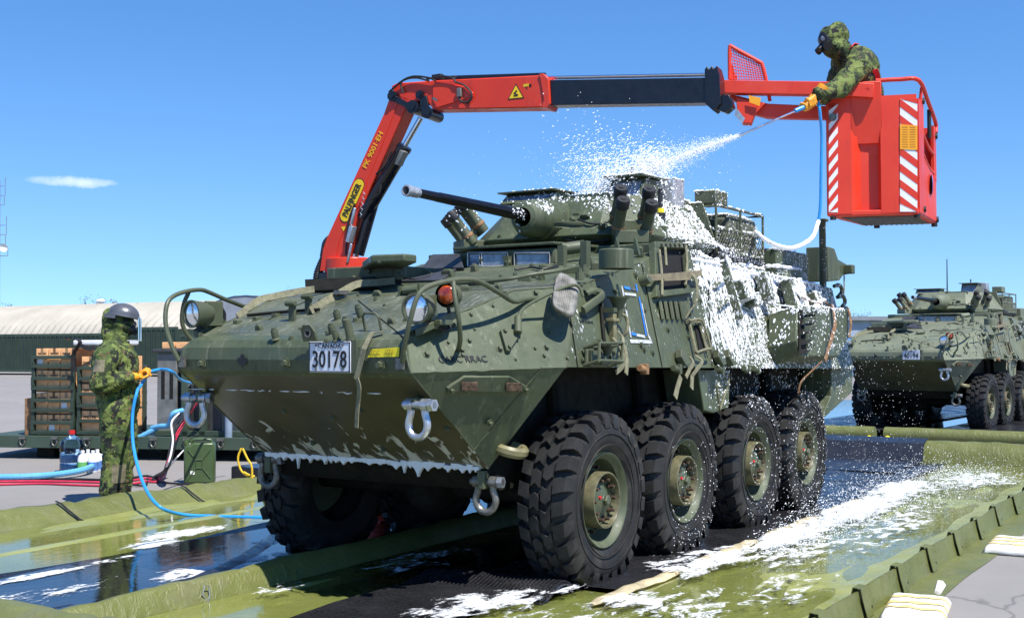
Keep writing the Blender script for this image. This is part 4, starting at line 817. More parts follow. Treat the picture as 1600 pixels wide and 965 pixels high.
b = MB(); b.strip(smooth([S_(949, 530, .04), S_(953, 545, .07), S_(957, 560, .08), S_(961, 575, .06), S_(952, 585, .05)], 4), (1, 0, 0), .03, .006); b.build('loose_strap', m_strap, lav); b = MB(); b.strip(smooth([S_(957, 520, .04), S_(961, 532, .06), S_(957, 545, .07), S_(955, 560, .06)], 4), (1, 0, 0), .025, .006); b.build('loose_strap', m_strap, lav); b = MB(); b.strip([S_(972, 540, .02), S_(973, 560, .03), S_(973, 577, .03), S_(972, 586, .03)], (1, 0, 0), .035, .006); b.build('loose_strap', m_strap, lav)
# taped rectangle
def tape(x0, y0, x1, y1, w, mt):
    a, c = S_(x0, y0, .005), S_(x1, y1, .005); d = (c-a).normalized(); e = SDn.cross(d)*w*.31; b = MB(); b.slab([a-e, c-e, c+e, a+e], .003); return b.build('tape_strip', mt, lav)
tape(971, 447, 985, 527, .028, m_wtape); tape(998, 464, 1009, 524, .022, m_blue); tape(1002, 474, 1013, 528, .016, m_wtape); tape(975, 449, 984, 451, .03, m_blue); tape(985, 451, 993, 453, .028, m_iron); tape(993, 444, 995, 455, .022, m_blue); tape(975, 459, 993, 461, .030, m_wtape); tape(986, 521, 994, 523, .03, m_blue); tape(993, 523, 1007, 526, .032, m_wtape); tape(984, 533, 1018, 534, .04, m_wtape); tape(1013, 525, 1017, 534, .03, m_wtape)
# side hatch with its frame of tubes and louvres below
P = [S_(1020, 386, .004), S_(1067, 388, .004), S_(1070, 455, .004), S_(1024, 462, .004)]; b = MB(); b.slab(list(reversed(P)), .003); hv = b.build('hatch_opening', m_void, lav)  # flat black slab painted as the unlit recess, no hole is cut
b = MB(); P2 = [S_(1014, 380, .05), S_(1074, 383, .05), S_(1074, 391, .05), S_(1015, 389, .05)]; b.slab(list(reversed(P2)), .06); b.build('hatch_lintel', m_green, hv, .004)
for i in range(7): q = S_(1024+i*7, 386.5, .052); b = MB(); b.cyl(q, q+SDn*.004, .015, n=6); b.build('lintel_hole', m_void, hv)
b = MB(); P2 = [S_(1014, 389, .05), S_(1021, 389, .05), S_(1024, 464, .04), S_(1018, 466, .04)]; b.slab(list(reversed(P2)), .05); b.build('hatch_jamb', m_green, hv, .003)
b = MB(); P2 = [S_(1066, 390, .04), S_(1073, 391, .04), S_(1075, 458, .03), S_(1069, 459, .03)]; b.slab(list(reversed(P2)), .04); b.build('hatch_jamb', m_green, hv, .003)
b = MB(); P2 = [S_(1020, 457, .05), S_(1070, 452, .05), S_(1071, 460, .05), S_(1021, 467, .05)]; b.slab(list(reversed(P2)), .06); b.build('hatch_sill', m_green, hv, .003)
for pts_ in (((1017, 395), (1020, 425), (1021, 445), (1021, 466)), ((1059, 390), (1061, 415), (1058, 450)), ((1026, 391), (1028, 420))): tube('hatch_bar', [S_(x, y, .07) for x, y in pts_], .011, m_strap, hv)
b = MB(); b.strip([S_(1000, 438, .06), S_(1030, 437, .08), S_(1060, 434, .08), S_(1085, 430, .06)], (0, 0, 1), .045, .012); b.strip([S_(1022, 442, .08), S_(1064, 440, .08)], (0, 0, 1), .02, .008); b.build('cross_bar', plain('tan_wooden_bar', (.24, .20, .12), .7, var=.3), hv)
b = MB(); b.strip(smooth([S_(1063, 425, .06), S_(1070, 440, .09), S_(1075, 460, .08), S_(1077, 478, .05)], 5), (1, 0, .2), .045, .006); b.build('loose_strap', m_strap, lav); b = MB(); b.strip(smooth([S_(1077, 478, .05), S_(1070, 492, .03), S_(1069, 502, .02), S_(1085, 505, .03), S_(1095, 522, .03), S_(1100, 545, .03)], 5), (0, 0, 1), .014, .006); b.build('loose_strap', m_strap, lav)
for i in range(5):
    x = 1027+i*8; P = [S_(x, 472, .0), S_(x+5, 471.5, .0), S_(x+9, 498, .0), S_(x+5, 500, .0)]; b = MB(); b.slab([P[0]+SDn*.03, P[3]+SDn*.03, P[2]+SDn*.012, P[1]+SDn*.012], .02); b.build('louvre', m_green, lav, .002)
q = S_(1002, 439, 0); b = MB(); b.cyl(q, q+SDn*.07, .045, .035, 12); b.build('hatch_boss', m_green2, lav, .004)
# rack frame of tubes behind the louvres
b = MB(); b.cyl(S_(1070, 500, .03), S_(1082, 556, .03), .014, n=6); b.cyl(S_(1085, 500, .03), S_(1100, 552, .03), .014, n=6); b.tube(smooth([S_(1068, 504, .05), S_(1084, 503, .06), S_(1092, 520, .06), S_(1102, 548, .05)], 4), .010, 6); b.tube(smooth([S_(1078, 554, .05), S_(1090, 550, .09), S_(1100, 553, .06)], 4), .012, 6); b.build('rack_frame', m_strap, lav)
b = MB(); P = [S_(1084, 508, .01), S_(1093, 506, .01), S_(1100, 548, .01), S_(1092, 552, .01)]; b.slab(list(reversed(P)), .006); b.build('rack_slot', m_void, lav)
for x, y in ((1053, 556), (1112, 556), (1128, 556)): b = MB(); P = [S_(x, y-8, .01), S_(x+9, y, .01), S_(x+13, y+16, .01), S_(x+8, y+18, .01), S_(x, y+4, .01)]; b.prism(P, SDn*.05); b.build('stowage_lug', m_green2, lav, .004)
b = MB(); b.strip(smooth([S_(1068, 560, .05), S_(1072, 570, .06), S_(1068, 580, .05), S_(1062, 592, .05)], 4), (1, 0, 0), .03, .006); b.build('loose_strap', m_strap, lav); b = MB(); b.strip(smooth([S_(1077, 558, .05), S_(1084, 568, .07), S_(1076, 582, .06), S_(1072, 590, .05)], 4), (1, 0, 0), .03, .006); b.build('loose_strap', m_strap, lav); b = MB(); b.strip([S_(1058, 590, .03), S_(1055, 605, .02), S_(1051, 622, .02)], (1, 0, 0), .045, .006); b.build('loose_strap', m_strap, lav); b = MB(); b.strip([S_(1072, 590, .05), S_(1071, 610, .05)], (1, 0, 0), .04, .006); b.build('loose_strap', m_strap, lav)
for x in (997, 1050, 1118, 1160, 1175): q = S_(x, 578, .02); b = MB(); b.cyl(q+V((-.02, 0, .01)), q+V((.05, 0, .0)), .024, n=10); b.box(q+V((.06, 0, .0)), (.04, .05, .07)); b.build('sponson_bracket', m_green2 if x != 997 else m_brown, lav, .003)
# step box hung between second and third wheel
b = MB(); P = [aY(x, y, .06) for x, y in ((1091, 577), (1141, 577), (1139, 636), (1116, 645), (1100, 641))]; b.prism(P, (0, .3, 0)); sb = b.build('step_box', m_green, lav, .008); 
b = MB(); P = [aY(x, y, .055) for x, y in ((1120, 603), (1125, 640), (1136, 604), (1121, 603))]; b.tube(P, .008, 6); b.lathe([(.04, 0), (.045, .006), (.04, .012)], aY(1136, 590, .05), (0, -1, 0), 12); b.build('step_rung', m_strap, sb)
# stern side bin with louvres, straps, boxes
def Q(x, y, o): return S_(x, y, o)
b = MB(); P = [Q(1196, 493, .30), Q(1280, 497, .30), Q(1285, 540, .26), Q(1275, 567, .22), Q(1212, 568, .22), Q(1200, 545, .26)]; b.prism(P, -SDn*.27); bn = b.build('side_bin', m_green, lav, .012)
for i in range(5): a0, a1 = Q(1199+i*1.5, 505+i*13, .325), Q(1224-i*1.5, 502+i*13, .325); b = MB(); b.strip([a0, a1], (0, -.3, 1), .05, .012); b.build('bin_louvre', m_green, bn)
b = MB(); P = [Q(1198, 500, .302), Q(1226, 499, .302), Q(1222, 562, .25), Q(1206, 566, .25)]; b.slab(list(reversed(P)), .003); b.build('bin_slot', m_void, bn)
for P, w_ in (([(1250, 492, .32), (1254, 520, .32), (1250, 545, .30), (1248, 575, .25)], .05), ([(1277, 497, .32), (1280, 520, .32), (1283, 540, .28)], .04), ([(1215, 455, .12), (1228, 478, .2), (1236, 490, .3)], .04), ([(1248, 575, .22), (1246, 590, .1), (1243, 600, .05), (1247, 614, .0)], .03)):
    b = MB(); b.strip(smooth([Q(*q_) for q_ in P], 3), (1, 0, 0), w_, .008); b.build('bin_strap', m_brown, bn)
for x, y, o, sx_, sz_ in ((1137, 455, .02, .025, .5), (1152, 457, .06, .22, .16), (1183, 452, .08, .14, .24), (1168, 472, .05, .16, .10), (1225, 465, .10, .32, .26), (1262, 478, .08, .2, .2)): b = MB(); b.box(Q(x, y, o), (sx_, .10, sz_), Matrix.Rotation(-.27, 3, 'X')); b.build('stowage_fitting', m_side, lav, .01)
for x, y in ((1120, 438), (1210, 520), (1128, 470)): tube('hook_rod', smooth([Q(x-8, y+14, .02), Q(x, y+2, .05), Q(x+8, y-4, .05)], 4), .010)
# ---- wheels
def wheel_meshes():
    t_ = MB(); n = 48; W0 = .285; prof = [(.292, .035), (.30, .006), (.33, -.012), (.38, -.032), (.43, -.036), (.47, -.026), (.500, -.004), (.522, .03), (.530, .075), (.530, .21), (.522, .255), (.500, .289), (.47, .311), (.43, .32), (.36, .312), (.30, .28)]
    t_.lathe([(r, h) for r, h in prof], (0, 0, 0), (0, 1, 0), n)
    for r0, r1 in ((.415, .421), (.345, .350)): t_.lathe([(r0, -.034), (r0+.001, -.0415), (r1, -.0415), (r1+.003, -.034)], (0, 0, 0), (0, 1, 0), n)
    def blk(a0, a1, sk, sec):      # sec: list of (r_in, r_out, y): a lug swept across the tread
        P = []
        for (ri, ro, y, f_) in sec:
            for a in (a0+sk*f_, a1+sk*f_):
                for r in (ri, ro): P.append((r*math.cos(a), y, r*math.sin(a)))
        fs = []; m = len(sec)
        for i in range(m-1):
            o = i*4; p = o+4; fs += [(o, o+2, p+2, p), (o+1, p+1, p+3, o+3), (o, p, p+1, o+1), (o+2, o+3, p+3, p+2)]
        fs += [(0, 1, 3, 2), ((m-1)*4, (m-1)*4+2, (m-1)*4+3, (m-1)*4+1)]; t_.add(P, fs)
    K = 25; st = 2*math.pi/K
    for k in range(K):
        a = k*st
        blk(a, a+st*.62, .06, [(.455, .466, -.036, 0), (.475, .512, -.033, .1), (.49, .546, -.016, .3), (.50, .556, .045, .8), (.505, .555, .060, 1)])
        blk(a+st*.5, a+st*1.10, .05, [(.505, .556, .071, 0), (.505, .560, .10, 1), (.505, .560, .134, .2)])
        blk(a+st*1.0, a+st*1.60, -.05, [(.505, .560, .149, 0), (.505, .560, .18, 1), (.505, .556, .213, .2)])
        blk(a+st*.5, a+st*1.12, -.06, [(.505, .555, .225, 0), (.50, .556, .24, .2), (.49, .546, .301, .7), (.47, .512, .321, 1)])
    for i, p in enumerate(t_.v):      # flattened where it carries the load
        if p[2] < -.532: t_.v[i] = (p[0], p[1]-(.012 if p[1] < .1 else -.012)*(1 if p[2] < -.54 else .5), -.532-(p[2]+.532)*-.05)
    tyre = t_.mesh('tyre', m_tyre, ang=38)
    r_ = MB(); r_.lathe([(.300, .02), (.304, -.008), (.296, -.014), (.284, -.006), (.276, .012), (.258, .03), (.250, .10), (.232, .125), (.176, .128), (.10, .128), (.0, .128)], (0, 0, 0), (0, 1, 0), 40); rim = r_.mesh('rim', m_rim)
    d_ = MB(); d_.lathe([(.178, .13), (.178, -.018), (.176, -.023), (.168, -.023), (.165, -.018), (.158, .06)], (0, 0, 0), (0, 1, 0), 32); drum = d_.mesh('hub_drum', m_tan)
    h_ = MB(); h_.lathe([(.0, -.012), (.03, -.012), (.034, -.004), (.05, .0), (.085, .018), (.11, .03), (.156, .032), (.158, .06)], (0, 0, 0), (0, 1, 0), 24); hub = h_.mesh('hub', m_rim)
    n_ = MB(); n_.cyl((0, 0, 0), (0, -.05, 0), .011, n=6); n_.cyl((0, 0, 0), (0, -.02, 0), .018, n=6); nuts = n_.mesh('wheel_nut', m_rust)
    o_ = MB()
    for k in range(20):
        a = 2*math.pi*(k+.5)/20; p = V((math.cos(a)*.215, .125, math.sin(a)*.215)); o_.cyl(p, p+V((0, -.035, 0)), .012, n=6)
    rn = o_.mesh('rim_bolts', m_rust)
    e_ = MB(); e_.cyl((-.05, .013, .02), (-.05, -.004, .02), .011, n=8); dot = e_.mesh('red_dot', plain('red_paint_dot', (.7, .02, .03), .5))
    s_ = MB(); s_.lathe([(.033, -.008), (.036, -.026), (.028, -.034), (0, -.035)], (0, 0, 0), (0, 1, 0), 6); cap = s_.mesh('hub_cap', m_rim)
    return tyre, rim, drum, hub, nuts, rn, dot, cap
WM = wheel_meshes()
AX = [0, 1.22, 2.62, 3.84]
for side in (0, 1):
    for i, x in enumerate(AX):
        we = bpy.data.objects.new('wheel', None); COL.objects.link(we); we.parent = lav; we.location = (x, -YC if side == 0 else YC-.20, .535); we.rotation_euler = (0, 0, 0 if side == 0 else math.pi); we.empty_display_size = .1
        for me in WM:
            for k in range(10 if me.name == 'wheel_nut' else 1):
                o = bpy.data.objects.new(me.name, me); COL.objects.link(o); o.parent = we
                if me.name == 'rim_bolts': o['kind'] = 'stuff'
                if me.name == 'wheel_nut': a = 2*math.pi*k/10; o.location = (math.cos(a)*.128, .034, math.sin(a)*.128)
# axles, struts and wheel wells below the hull
for x in AX:
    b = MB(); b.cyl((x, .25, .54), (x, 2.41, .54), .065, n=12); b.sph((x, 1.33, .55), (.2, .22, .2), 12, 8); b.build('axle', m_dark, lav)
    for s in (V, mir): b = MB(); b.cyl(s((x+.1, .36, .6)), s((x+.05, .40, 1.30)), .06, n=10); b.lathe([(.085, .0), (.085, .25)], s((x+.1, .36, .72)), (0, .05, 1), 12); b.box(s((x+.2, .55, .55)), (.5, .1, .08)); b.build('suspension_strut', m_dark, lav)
# ---- turret
tu = MB()
ring = lambda X0, w0, X1, w1, X2, X3, w3, z: [V((X0, YC-w0, z)), V((X1, YC-w1, z)), V((X2, YC-w1, z)), V((X3, YC-w3, z)), V((X3, YC+w3, z)), V((X2, YC+w1, z)), V((X1, YC+w1, z)), V((X0, YC+w0, z))]
R0 = ring(1.62, .45, 1.85, .72, 2.95, 3.2, .5, 2.25); R1 = ring(1.44, .52, 1.74, .85, 3.05, 3.38, .6, 2.365); R2 = ring(1.75, .42, 1.98, .60, 3.0, 3.3, .5, 2.715)
o_ = len(tu.v); tu.add(R0+R1+R2, [(i, (i+1) % 8, 8+(i+1) % 8, 8+i) for i in range(8)]+[(8+i, 8+(i+1) % 8, 16+(i+1) % 8, 16+i) for i in range(8)]+[tuple(range(16, 24))])
tur = tu.build('turret', m_green, lav, .010, ang=20)
def tp(name, b, mt, bev=0, **k): return b.build(name, mt, tur, bev, **k)
b = MB(); b.lathe([(.86, 0), (.88, .02), (.88, .05), (.80, .05)], (2.45, YC, 2.235), (0, 0, 1), 48); tp('turret_ring', b, m_green2)
GZ = 2.515; GD = V((-1, 0, .024)).normalized()
b = MB(); b.lathe([(.13, .0), (.175, .02), (.178, .12), (.170, .2), (.165, .36), (.155, .365), (.150, .50), (.142, .52), (.115, .58), (.075, .60), (.065, .52)], (1.76, YC, GZ-.015), (-1, 0, 0), 24); tp('mantlet', b, m_green, .003)
b = MB(); b.lathe([(.046, 0), (.044, .2), (.036, 1.0), (.031, 1.45)], (1.25, YC, GZ), GD, 16)
for k in range(6): a = k*math.pi/3; q = V((0, math.cos(a), math.sin(a))); b.cyl(V((1.2, YC, GZ))+q*.041, V((1.25, YC, GZ))+GD*1.2+q*.030, .009, .007, 5)
tp('gun_barrel', b, m_gun)
b = MB(); b.lathe([(.031, -.01), (.036, 0), (.037, .05), (.035, .08), (.041, .10), (.039, .13), (.029, .132), (.027, .08)], V((1.25, YC, GZ))+GD*1.43, GD, 14); tp('muzzle_cover', b, m_tape)
b = MB(); b.box((1.66, YC-.24, 2.50), (.14, .06, .12)); b.cyl((1.60, YC-.24, 2.5), (1.50, YC-.24, 2.5), .018, n=8); tp('coaxial_port', b, m_green2, .004)
b = MB(); b.box((1.76, YC-.28, 2.69), (.05, .38, .07)); b.box((1.74, YC-.06, 2.66), (.03, .05, .16)); tp('sight_bracket', b, m_green, .004)
for f_ in (V, mir):
    sx = 1 if f_ is V else -1
    b = MB(); bs = f_((1.56, .60, 2.33)); b.box(bs, (.28, .26, .10), Matrix.Rotation(.6*sx, 3, 'Z')); b.box(bs+V((.02, -.02*sx, .06)), (.05, .28, .16), Matrix.Rotation(.9*sx, 3, 'Z')); tp('launcher_base', b, m_green2, .008)
    dv = V((-.46, -.42*sx, .78)).normalized()
    for i, (ox, oy, oz) in enumerate(((-.10, .06, .02), (.06, -.10, .0), (-.02, .12, .12), (.16, -.03, .12))):
        c = bs+V((ox, oy*sx, oz)); b = MB(); b.lathe([(.045, 0), (.047, .03), (.047, .10), (.043, .11), (.043, .24), (.046, .25)], c, dv, 14); lt = tp('smoke_launcher', b, m_green2)
        b = MB(); b.lathe([(.048, .245), (.053, .25), (.054, .31), (.048, .325), (.02, .325), (.018, .332), (0, .332)], c, dv, 14); tp('launcher_cap', b, m_black)
        b = MB(); b.lathe([(.050, .06), (.053, .065), (.053, .085), (.050, .09)], c, dv, 14); tp('launcher_band', b, m_brown)
# gunner's sight
def obox(name, x0, x1, y0, y1, z0, z1, slope, mt, win=None):
    b = MB(); b.prism([(x0, y0, z0), (x0+slope, y0, z1), (x1, y0, z1), (x1, y0, z0)], (0, y1-y0, 0)); o = tp(name, b, mt, .008)
    if win:
        b = MB(); w0, w1 = y0+.03, y1-.03; k = slope/(z1-z0); P = [V((x0+k*(z-z0)-.006, y, z)) for y, z in ((w1, z0+.03), (w0, z0+.03), (w0, z1-.03), (w1, z1-.03))]; b.slab(P, .008); b.build('sight_window', m_glass, tur)
    return o
obox('gunner_sight', 1.78, 2.15, 1.45, 1.95, 2.70, 2.80, .13, m_green, True)
b = MB(); b.slab([(1.80, 1.42, 2.806), (2.2, 1.42, 2.81), (2.2, 1.98, 2.81), (1.80, 1.98, 2.806)], .012); tp('sight_hood', b, m_green2)
obox('commander_sight', 2.15, 2.55, .80, 1.12, 2.70, 2.90, .10, m_green, True)
b = MB(); b.slab([(2.12, .77, 2.915), (2.6, .77, 2.92), (2.6, 1.15, 2.92), (2.12, 1.15, 2.915)], .014); tp('sight_hood', b, m_green2)
obox('periscope_housing', 2.60, 2.85, .72, .94, 2.70, 2.93, .04, m_tape)
b = MB(); b.cyl((2.3, .95, 2.91), (2.3, .95, 3.0), .012, n=6); b.lathe([(.02, 0), (.02, .015)], (2.3, .95, 2.96), (0, 0, 1), 8); tp('wind_sensor', b, m_iron)
b = MB(); q = aY(1032, 350, .62); b.cyl(q+V((0, 0, -.02)), q+V((0, 0, .09)), .042, n=14); b.cyl(q+V((0, 0, .125)), q+V((0, 0, .29)), .022, n=10); an = tp('antenna_base', b, m_black); b = MB(); b.cyl(q+V((0, 0, .09)), q+V((0, 0, .128)), .034, n=14); tp('antenna_band', b, m_yel)
b = MB(); b.box(aY(1030, 372, .60), (.22, .16, .18), Matrix.Rotation(.3, 3, 'Z')); tp('antenna_mount', b, m_green, .008)
# commander's and gunner's hatches
for y in (1.0, 1.75):
    b = MB(); b.lathe([(.26, 0), (.27, .02), (.27, .05), (.22, .065), (0, .07)], (2.75 if y > 1.3 else 2.9, y, 2.715), (0, 0, 1), 24); tp('turret_hatch', b, m_green2, .004)
# stowage baskets at the rear of the turret
def basket(x0, x1, y0, y1, z0, z1):
    b = MB()
    for z in (z0, (z0+z1)/2, z1): b.tube([(x0, y0, z), (x1, y0, z), (x1, y1, z), (x0, y1, z)], .013, 6, closed=True)
    for x, y in ((x0, y0), (x1, y0), (x1, y1), (x0, y1), ((x0+x1)/2, y0), ((x0+x1)/2, y1), (x0, (y0+y1)/2)): b.cyl((x, y, z0), (x, y, z1), .012, n=6)
    o = tp('stowage_basket', b, m_green2); b = MB()
    def mesh_panel(p, q, h):
        p, q = V(p), V(q); L = (q-p).length; d = (q-p)/L; st = .055; k = -int(h/st)
        while k*st < L:
            for sg in (0, 1):
                a0, a1 = k*st, k*st+h; c0, c1 = max(0, a0), min(L, a1)
                if c1 > c0:
                    z0_, z1_ = c0-a0, c1-a0
                    if sg: z0_, z1_ = h-z0_, h-z1_
                    b.cyl(p+d*c0+V((0, 0, z0_)), p+d*c1+V((0, 0, z1_)), .0035, n=4)
            k += 1
    mesh_panel((x0, y0, z0), (x1, y0, z0), (z1-z0)*.55); mesh_panel((x0, y0, z0), (x0, y1, z0), (z1-z0)*.55); b.build('wire_mesh', m_green2, tur)
    return o
basket(3.02, 4.15, .50, .86, 2.32, 2.72)
b = MB(); b.box((3.75, .68, 2.50), (.74, .28, .36)); tp('stowed_kit_bag', b, plain('grey_green_canvas', (.09, .10, .07), .9, var=.3), .05)
b = MB(); b.prism([(3.0, .47, 2.30), (3.0, .62, 2.75), (3.02, .90, 2.75), (3.02, .9, 2.30)], (.03, 0, 0)); tp('basket_end_plate', b, m_green, .004)
basket(3.42, 4.1, 1.0, 2.16, 2.33, 2.62)
b = MB(); b.box((3.2, .62, 2.80), (.28, .2, .12)); tp('rear_periscope', b, m_green2, .01)
b = MB(); b.cyl((3.0, .52, 2.32), (4.3, .60, 2.28), .06, n=12); tp('rolled_tarp', b, m_black)
# stern fittings on the roof
b = MB(); b.box((4.85, .95, 2.25), (.9, 1.0, .36)); b.build('rear_stowage_box', m_green, lav, .02)
b = MB(); b.box((4.5, .5, 2.16), (.7, .28, .16)); b.build('tool_box', m_green, lav, .015)
pb_ = aY(1286, 452, .42); b = MB(); b.cyl(pb_, pb_+V((0, 0, .72)), .036, n=12); b.lathe([(.03, 0), (.065, .01), (.065, .03), (.03, .04)], pb_+V((0, 0, .71)), (0, 0, 1), 14); b.build('antenna_post', m_green2, lav)
b = MB(); b.prism([aY(x, y, .5) for x, y in ((1294, 385), (1304, 388), (1310, 405), (1327, 415), (1327, 428), (1318, 430), (1312, 438), (1294, 440))], (0, .25, 0)); b.box(aY(1320, 421, .5), (.12, .2, .1)); b.build('rear_light_arm', m_green, lav, .01)
b = MB(); b.strip([aY(1319, 430, .55), aY(1319, 450, .55), aY(1318, 472, .55)], (1, 0, 0), .035, .006); b.build('hanging_strap', m_strap, lav)
for x, y in ((1313, 472), (1318, 490), (1316, 518), (1308, 455)): q = aY(x, y, .2); b = MB(); b.tube(smooth([q+V((-.1, 0, .05)), q+V((.03, -.02, .06)), q+V((.09, -.02, .0)), q+V((.02, 0, -.06))], 4), .02, 8); b.build('rear_hook', m_green2, lav)
for k, (x, y, s) in enumerate(((1300, 530, .18), (1312, 545, .14), (1306, 500, .2), (1318, 560, .12))): b = MB(); q = aY(x, y, .15); b.box(q, (s, s*.8, s), Matrix.Rotation(.4*k, 3, 'Y')); b.build('rear_stowage', m_dark, lav, .02)
tube('cable', smooth([aY(1262, 500, .0), aY(1285, 470, .05), aY(1305, 500, .05), aY(1300, 560, .0)], 5), .012, m_brown)
# ---- weld beads, panel seams and many small fixings on the hull
def bead(a, c, r=.006, mt=None):
    n = max(3, int((c-a).length/.05)); b = MB(); b.tube([a.lerp(c, i/n)+V((random.gauss(0, .0012), random.gauss(0, .0012), random.gauss(0, .0012))) for i in range(n+1)], [r*random.uniform(.75, 1.25) for i in range(n+1)], 6); b.build('weld_bead', mt or m_green2, lav)
random.seed(77)
for a, c in (('B', 'T'), ('k1', 'M'), ('M', 'B'), ('BR', 'T'), ('k5', 'BR'), ('k1', 'LV'), ('M', 'LV'), ('T', 'E')):
    for f_ in (V, mir): bead(f_(pts_w[a]), f_(pts_w[c]))
def seam(x0, y0, x1, y1, fn=None):
    fn = fn or S_; a, c = fn(x0, y0, .003), fn(x1, y1, .003); b = MB(); b.tube([a, a.lerp(c, .5), c], .0045, 4); b.build('panel_seam', m_dark, lav)
seam(1002, 412, 1034, 573); seam(1080, 448, 1106, 450); seam(1106, 450, 1112, 572); seam(884, 452, 902, 574, S_); seam(655, 470, 700, 466, G_); seam(420, 500, 480, 470, G_); seam(640, 535, 560, 470, G_)
bpy.context.view_layer.update()
def tree_near(root):
    vs, fs = [], []
    def rec(o):
        if o.type == 'MESH' and o.name.split('.')[0] in ('hull', 'turret', 'driver_hood', 'hood_apron', 'turret_deck', 'engine_cover', 'side_bin', 'deck_hatch', 'cover_plinth', 'antenna_mount'):
            M = o.matrix_world; k = len(vs); vs.extend([M@v.co for v in o.data.vertices]); fs.extend([tuple(i+k for i in p.vertices) for p in o.data.polygons])
        for c in o.children: rec(c)
    rec(root); return BVHTree.FromPolygons(vs, fs)
BN = tree_near(lav)
def pixhit(x, y):
    h = BN.ray_cast(CAM, ray(x, y), 40)
    if h[0] is None: return None, None
    n_ = h[1] if h[1].dot(ray(x, y)) < 0 else -h[1]; return h[0], n_
for i in range(120):
    x, y = random.uniform(480, 1080), random.uniform(300, 565); p, n_ = pixhit(x, y)
    if p is None or p.x < -1.4: continue
    bolt(p, n_, random.choice((.5, .6, .7, .8, 1.0)))
for x, y, w, h_, d_ in ((700, 432, .10, .05, .05), (668, 428, .06, .06, .04), (742, 424, .05, .05, .05), (760, 444, .16, .03, .03), (820, 440, .09, .04, .04), (846, 436, .05, .05, .06), (892, 426, .12, .04, .05), (930, 420, .06, .06, .05), (915, 415, .10, .05, .07), (1000, 400, .05, .05, .07), (620, 428, .08, .10, .03), (555, 442, .05, .05, .05), (648, 436, .12, .03, .05), (780, 456, .04, .04, .05), (726, 455, .08, .04, .035), (590, 462, .07, .03, .03), (612, 505, .05, .03, .03), (405, 515, .05, .03, .03), (880, 352, .06, .04, .05), (915, 340, .10, .03, .03), (940, 355, .05, .05, .04), (1030, 392, .05, .04, .04)):
    p, n_ = pixhit(x, y)
    if p is None: continue
    u_, w_, n2 = frame(n_); R_ = Matrix((u_, w_, n2)).transposed(); b = MB(); b.box(p+n_*d_*.45, (w, h_, d_), R_, .8); b.cyl(p+n_*d_*.9-u_*w*.3, p+n_*d_*.9+u_*w*.3, .012, n=8); b.build('deck_fitting', m_green2, lav, .004)
for P in (((690, 452), (715, 446), (735, 449), (760, 447)), ((805, 425), (830, 421), (848, 424), (872, 420)), ((600, 447), (625, 438), (650, 441), (672, 436)), ((905, 345), (925, 352), (950, 350)), ((860, 360), (890, 372), (930, 374), (950, 372))):
    Q3 = [pixhit(*q_) for q_ in P]
    if any(q_[0] is None for q_ in Q3): continue
    b = MB(); b.tube(smooth([q_[0]+q_[1]*.018 for q_ in Q3], 5), .009, 6); b.build('cable', m_black, lav)
# second vehicle: the same type without suds, standing in its own pool
LAV2SKIP = ('tape_strip', 'hanging_suds', 'suds_line', 'number_plate', 'yellow_tape_strip', 'tow_strap', 'mirror_head', 'vision_window_dup')
lav2 = copy_tree(lav, None, LAV2SKIP)
lav2.location = (17.1, YC+.89, -.174); lav2.rotation_euler = (0, 0, -.066)
tag(lav2, 'second green eight wheeled armoured vehicle standing behind at right, plate 40194', 'armoured vehicle')
m_side2 = green_paint('clean_hazed_side_paint', base=(.14, .155, .10)); m_green3 = green_paint('haze_lightened_green', base=(.15, .167, .108)); m_bow2 = plain('dry_bow_paint', (.070, .072, .042), .6, var=.3, sc=3)  # second vehicle's greens lightened, distance haze put into the paint colour
for o in list(lav2.children)+[c for o in lav2.children for c in o.children]:
    if o.type != 'MESH': continue
    if o.name.startswith('hull'):
        o.data = o.data.copy()
        for i, m in enumerate((m_green3, m_green3, m_side2, m_bow2, m_dark)): o.data.materials[i] = m
    elif o.data.materials and o.data.materials[0] in (m_green, m_green2):
        for sl_ in o.material_slots: sl_.link = 'OBJECT'; sl_.material = m_green3
class Off: pass
p2 = V((-1.48, 1.00-YC, 1.455)); b = MB(); b.box(p2, (.006, .315, .178)); np2 = b.build('number_plate', m_plate, lav2, .003, loc=(0, 0, 0)); ORG[np2.name] = V((0, 0, 0))
text('plate_digits', '40194', .135, p2+V((-.003, 0, -.018)), FR, FU, m_ink, np2, wide=.78, bold=.002); text('plate_word', 'CANADA', .040, p2+V((-.003, 0, .062)), FR, FU, m_ink, np2)
b = MB(); b.cyl((3.9, 1.9-YC, 2.1), (3.92, 1.9-YC, 3.55), .02, .010, 6); b.build('whip_antenna', m_black, lav2, loc=(0, 0, 0))
bpy.context.view_layer.update()
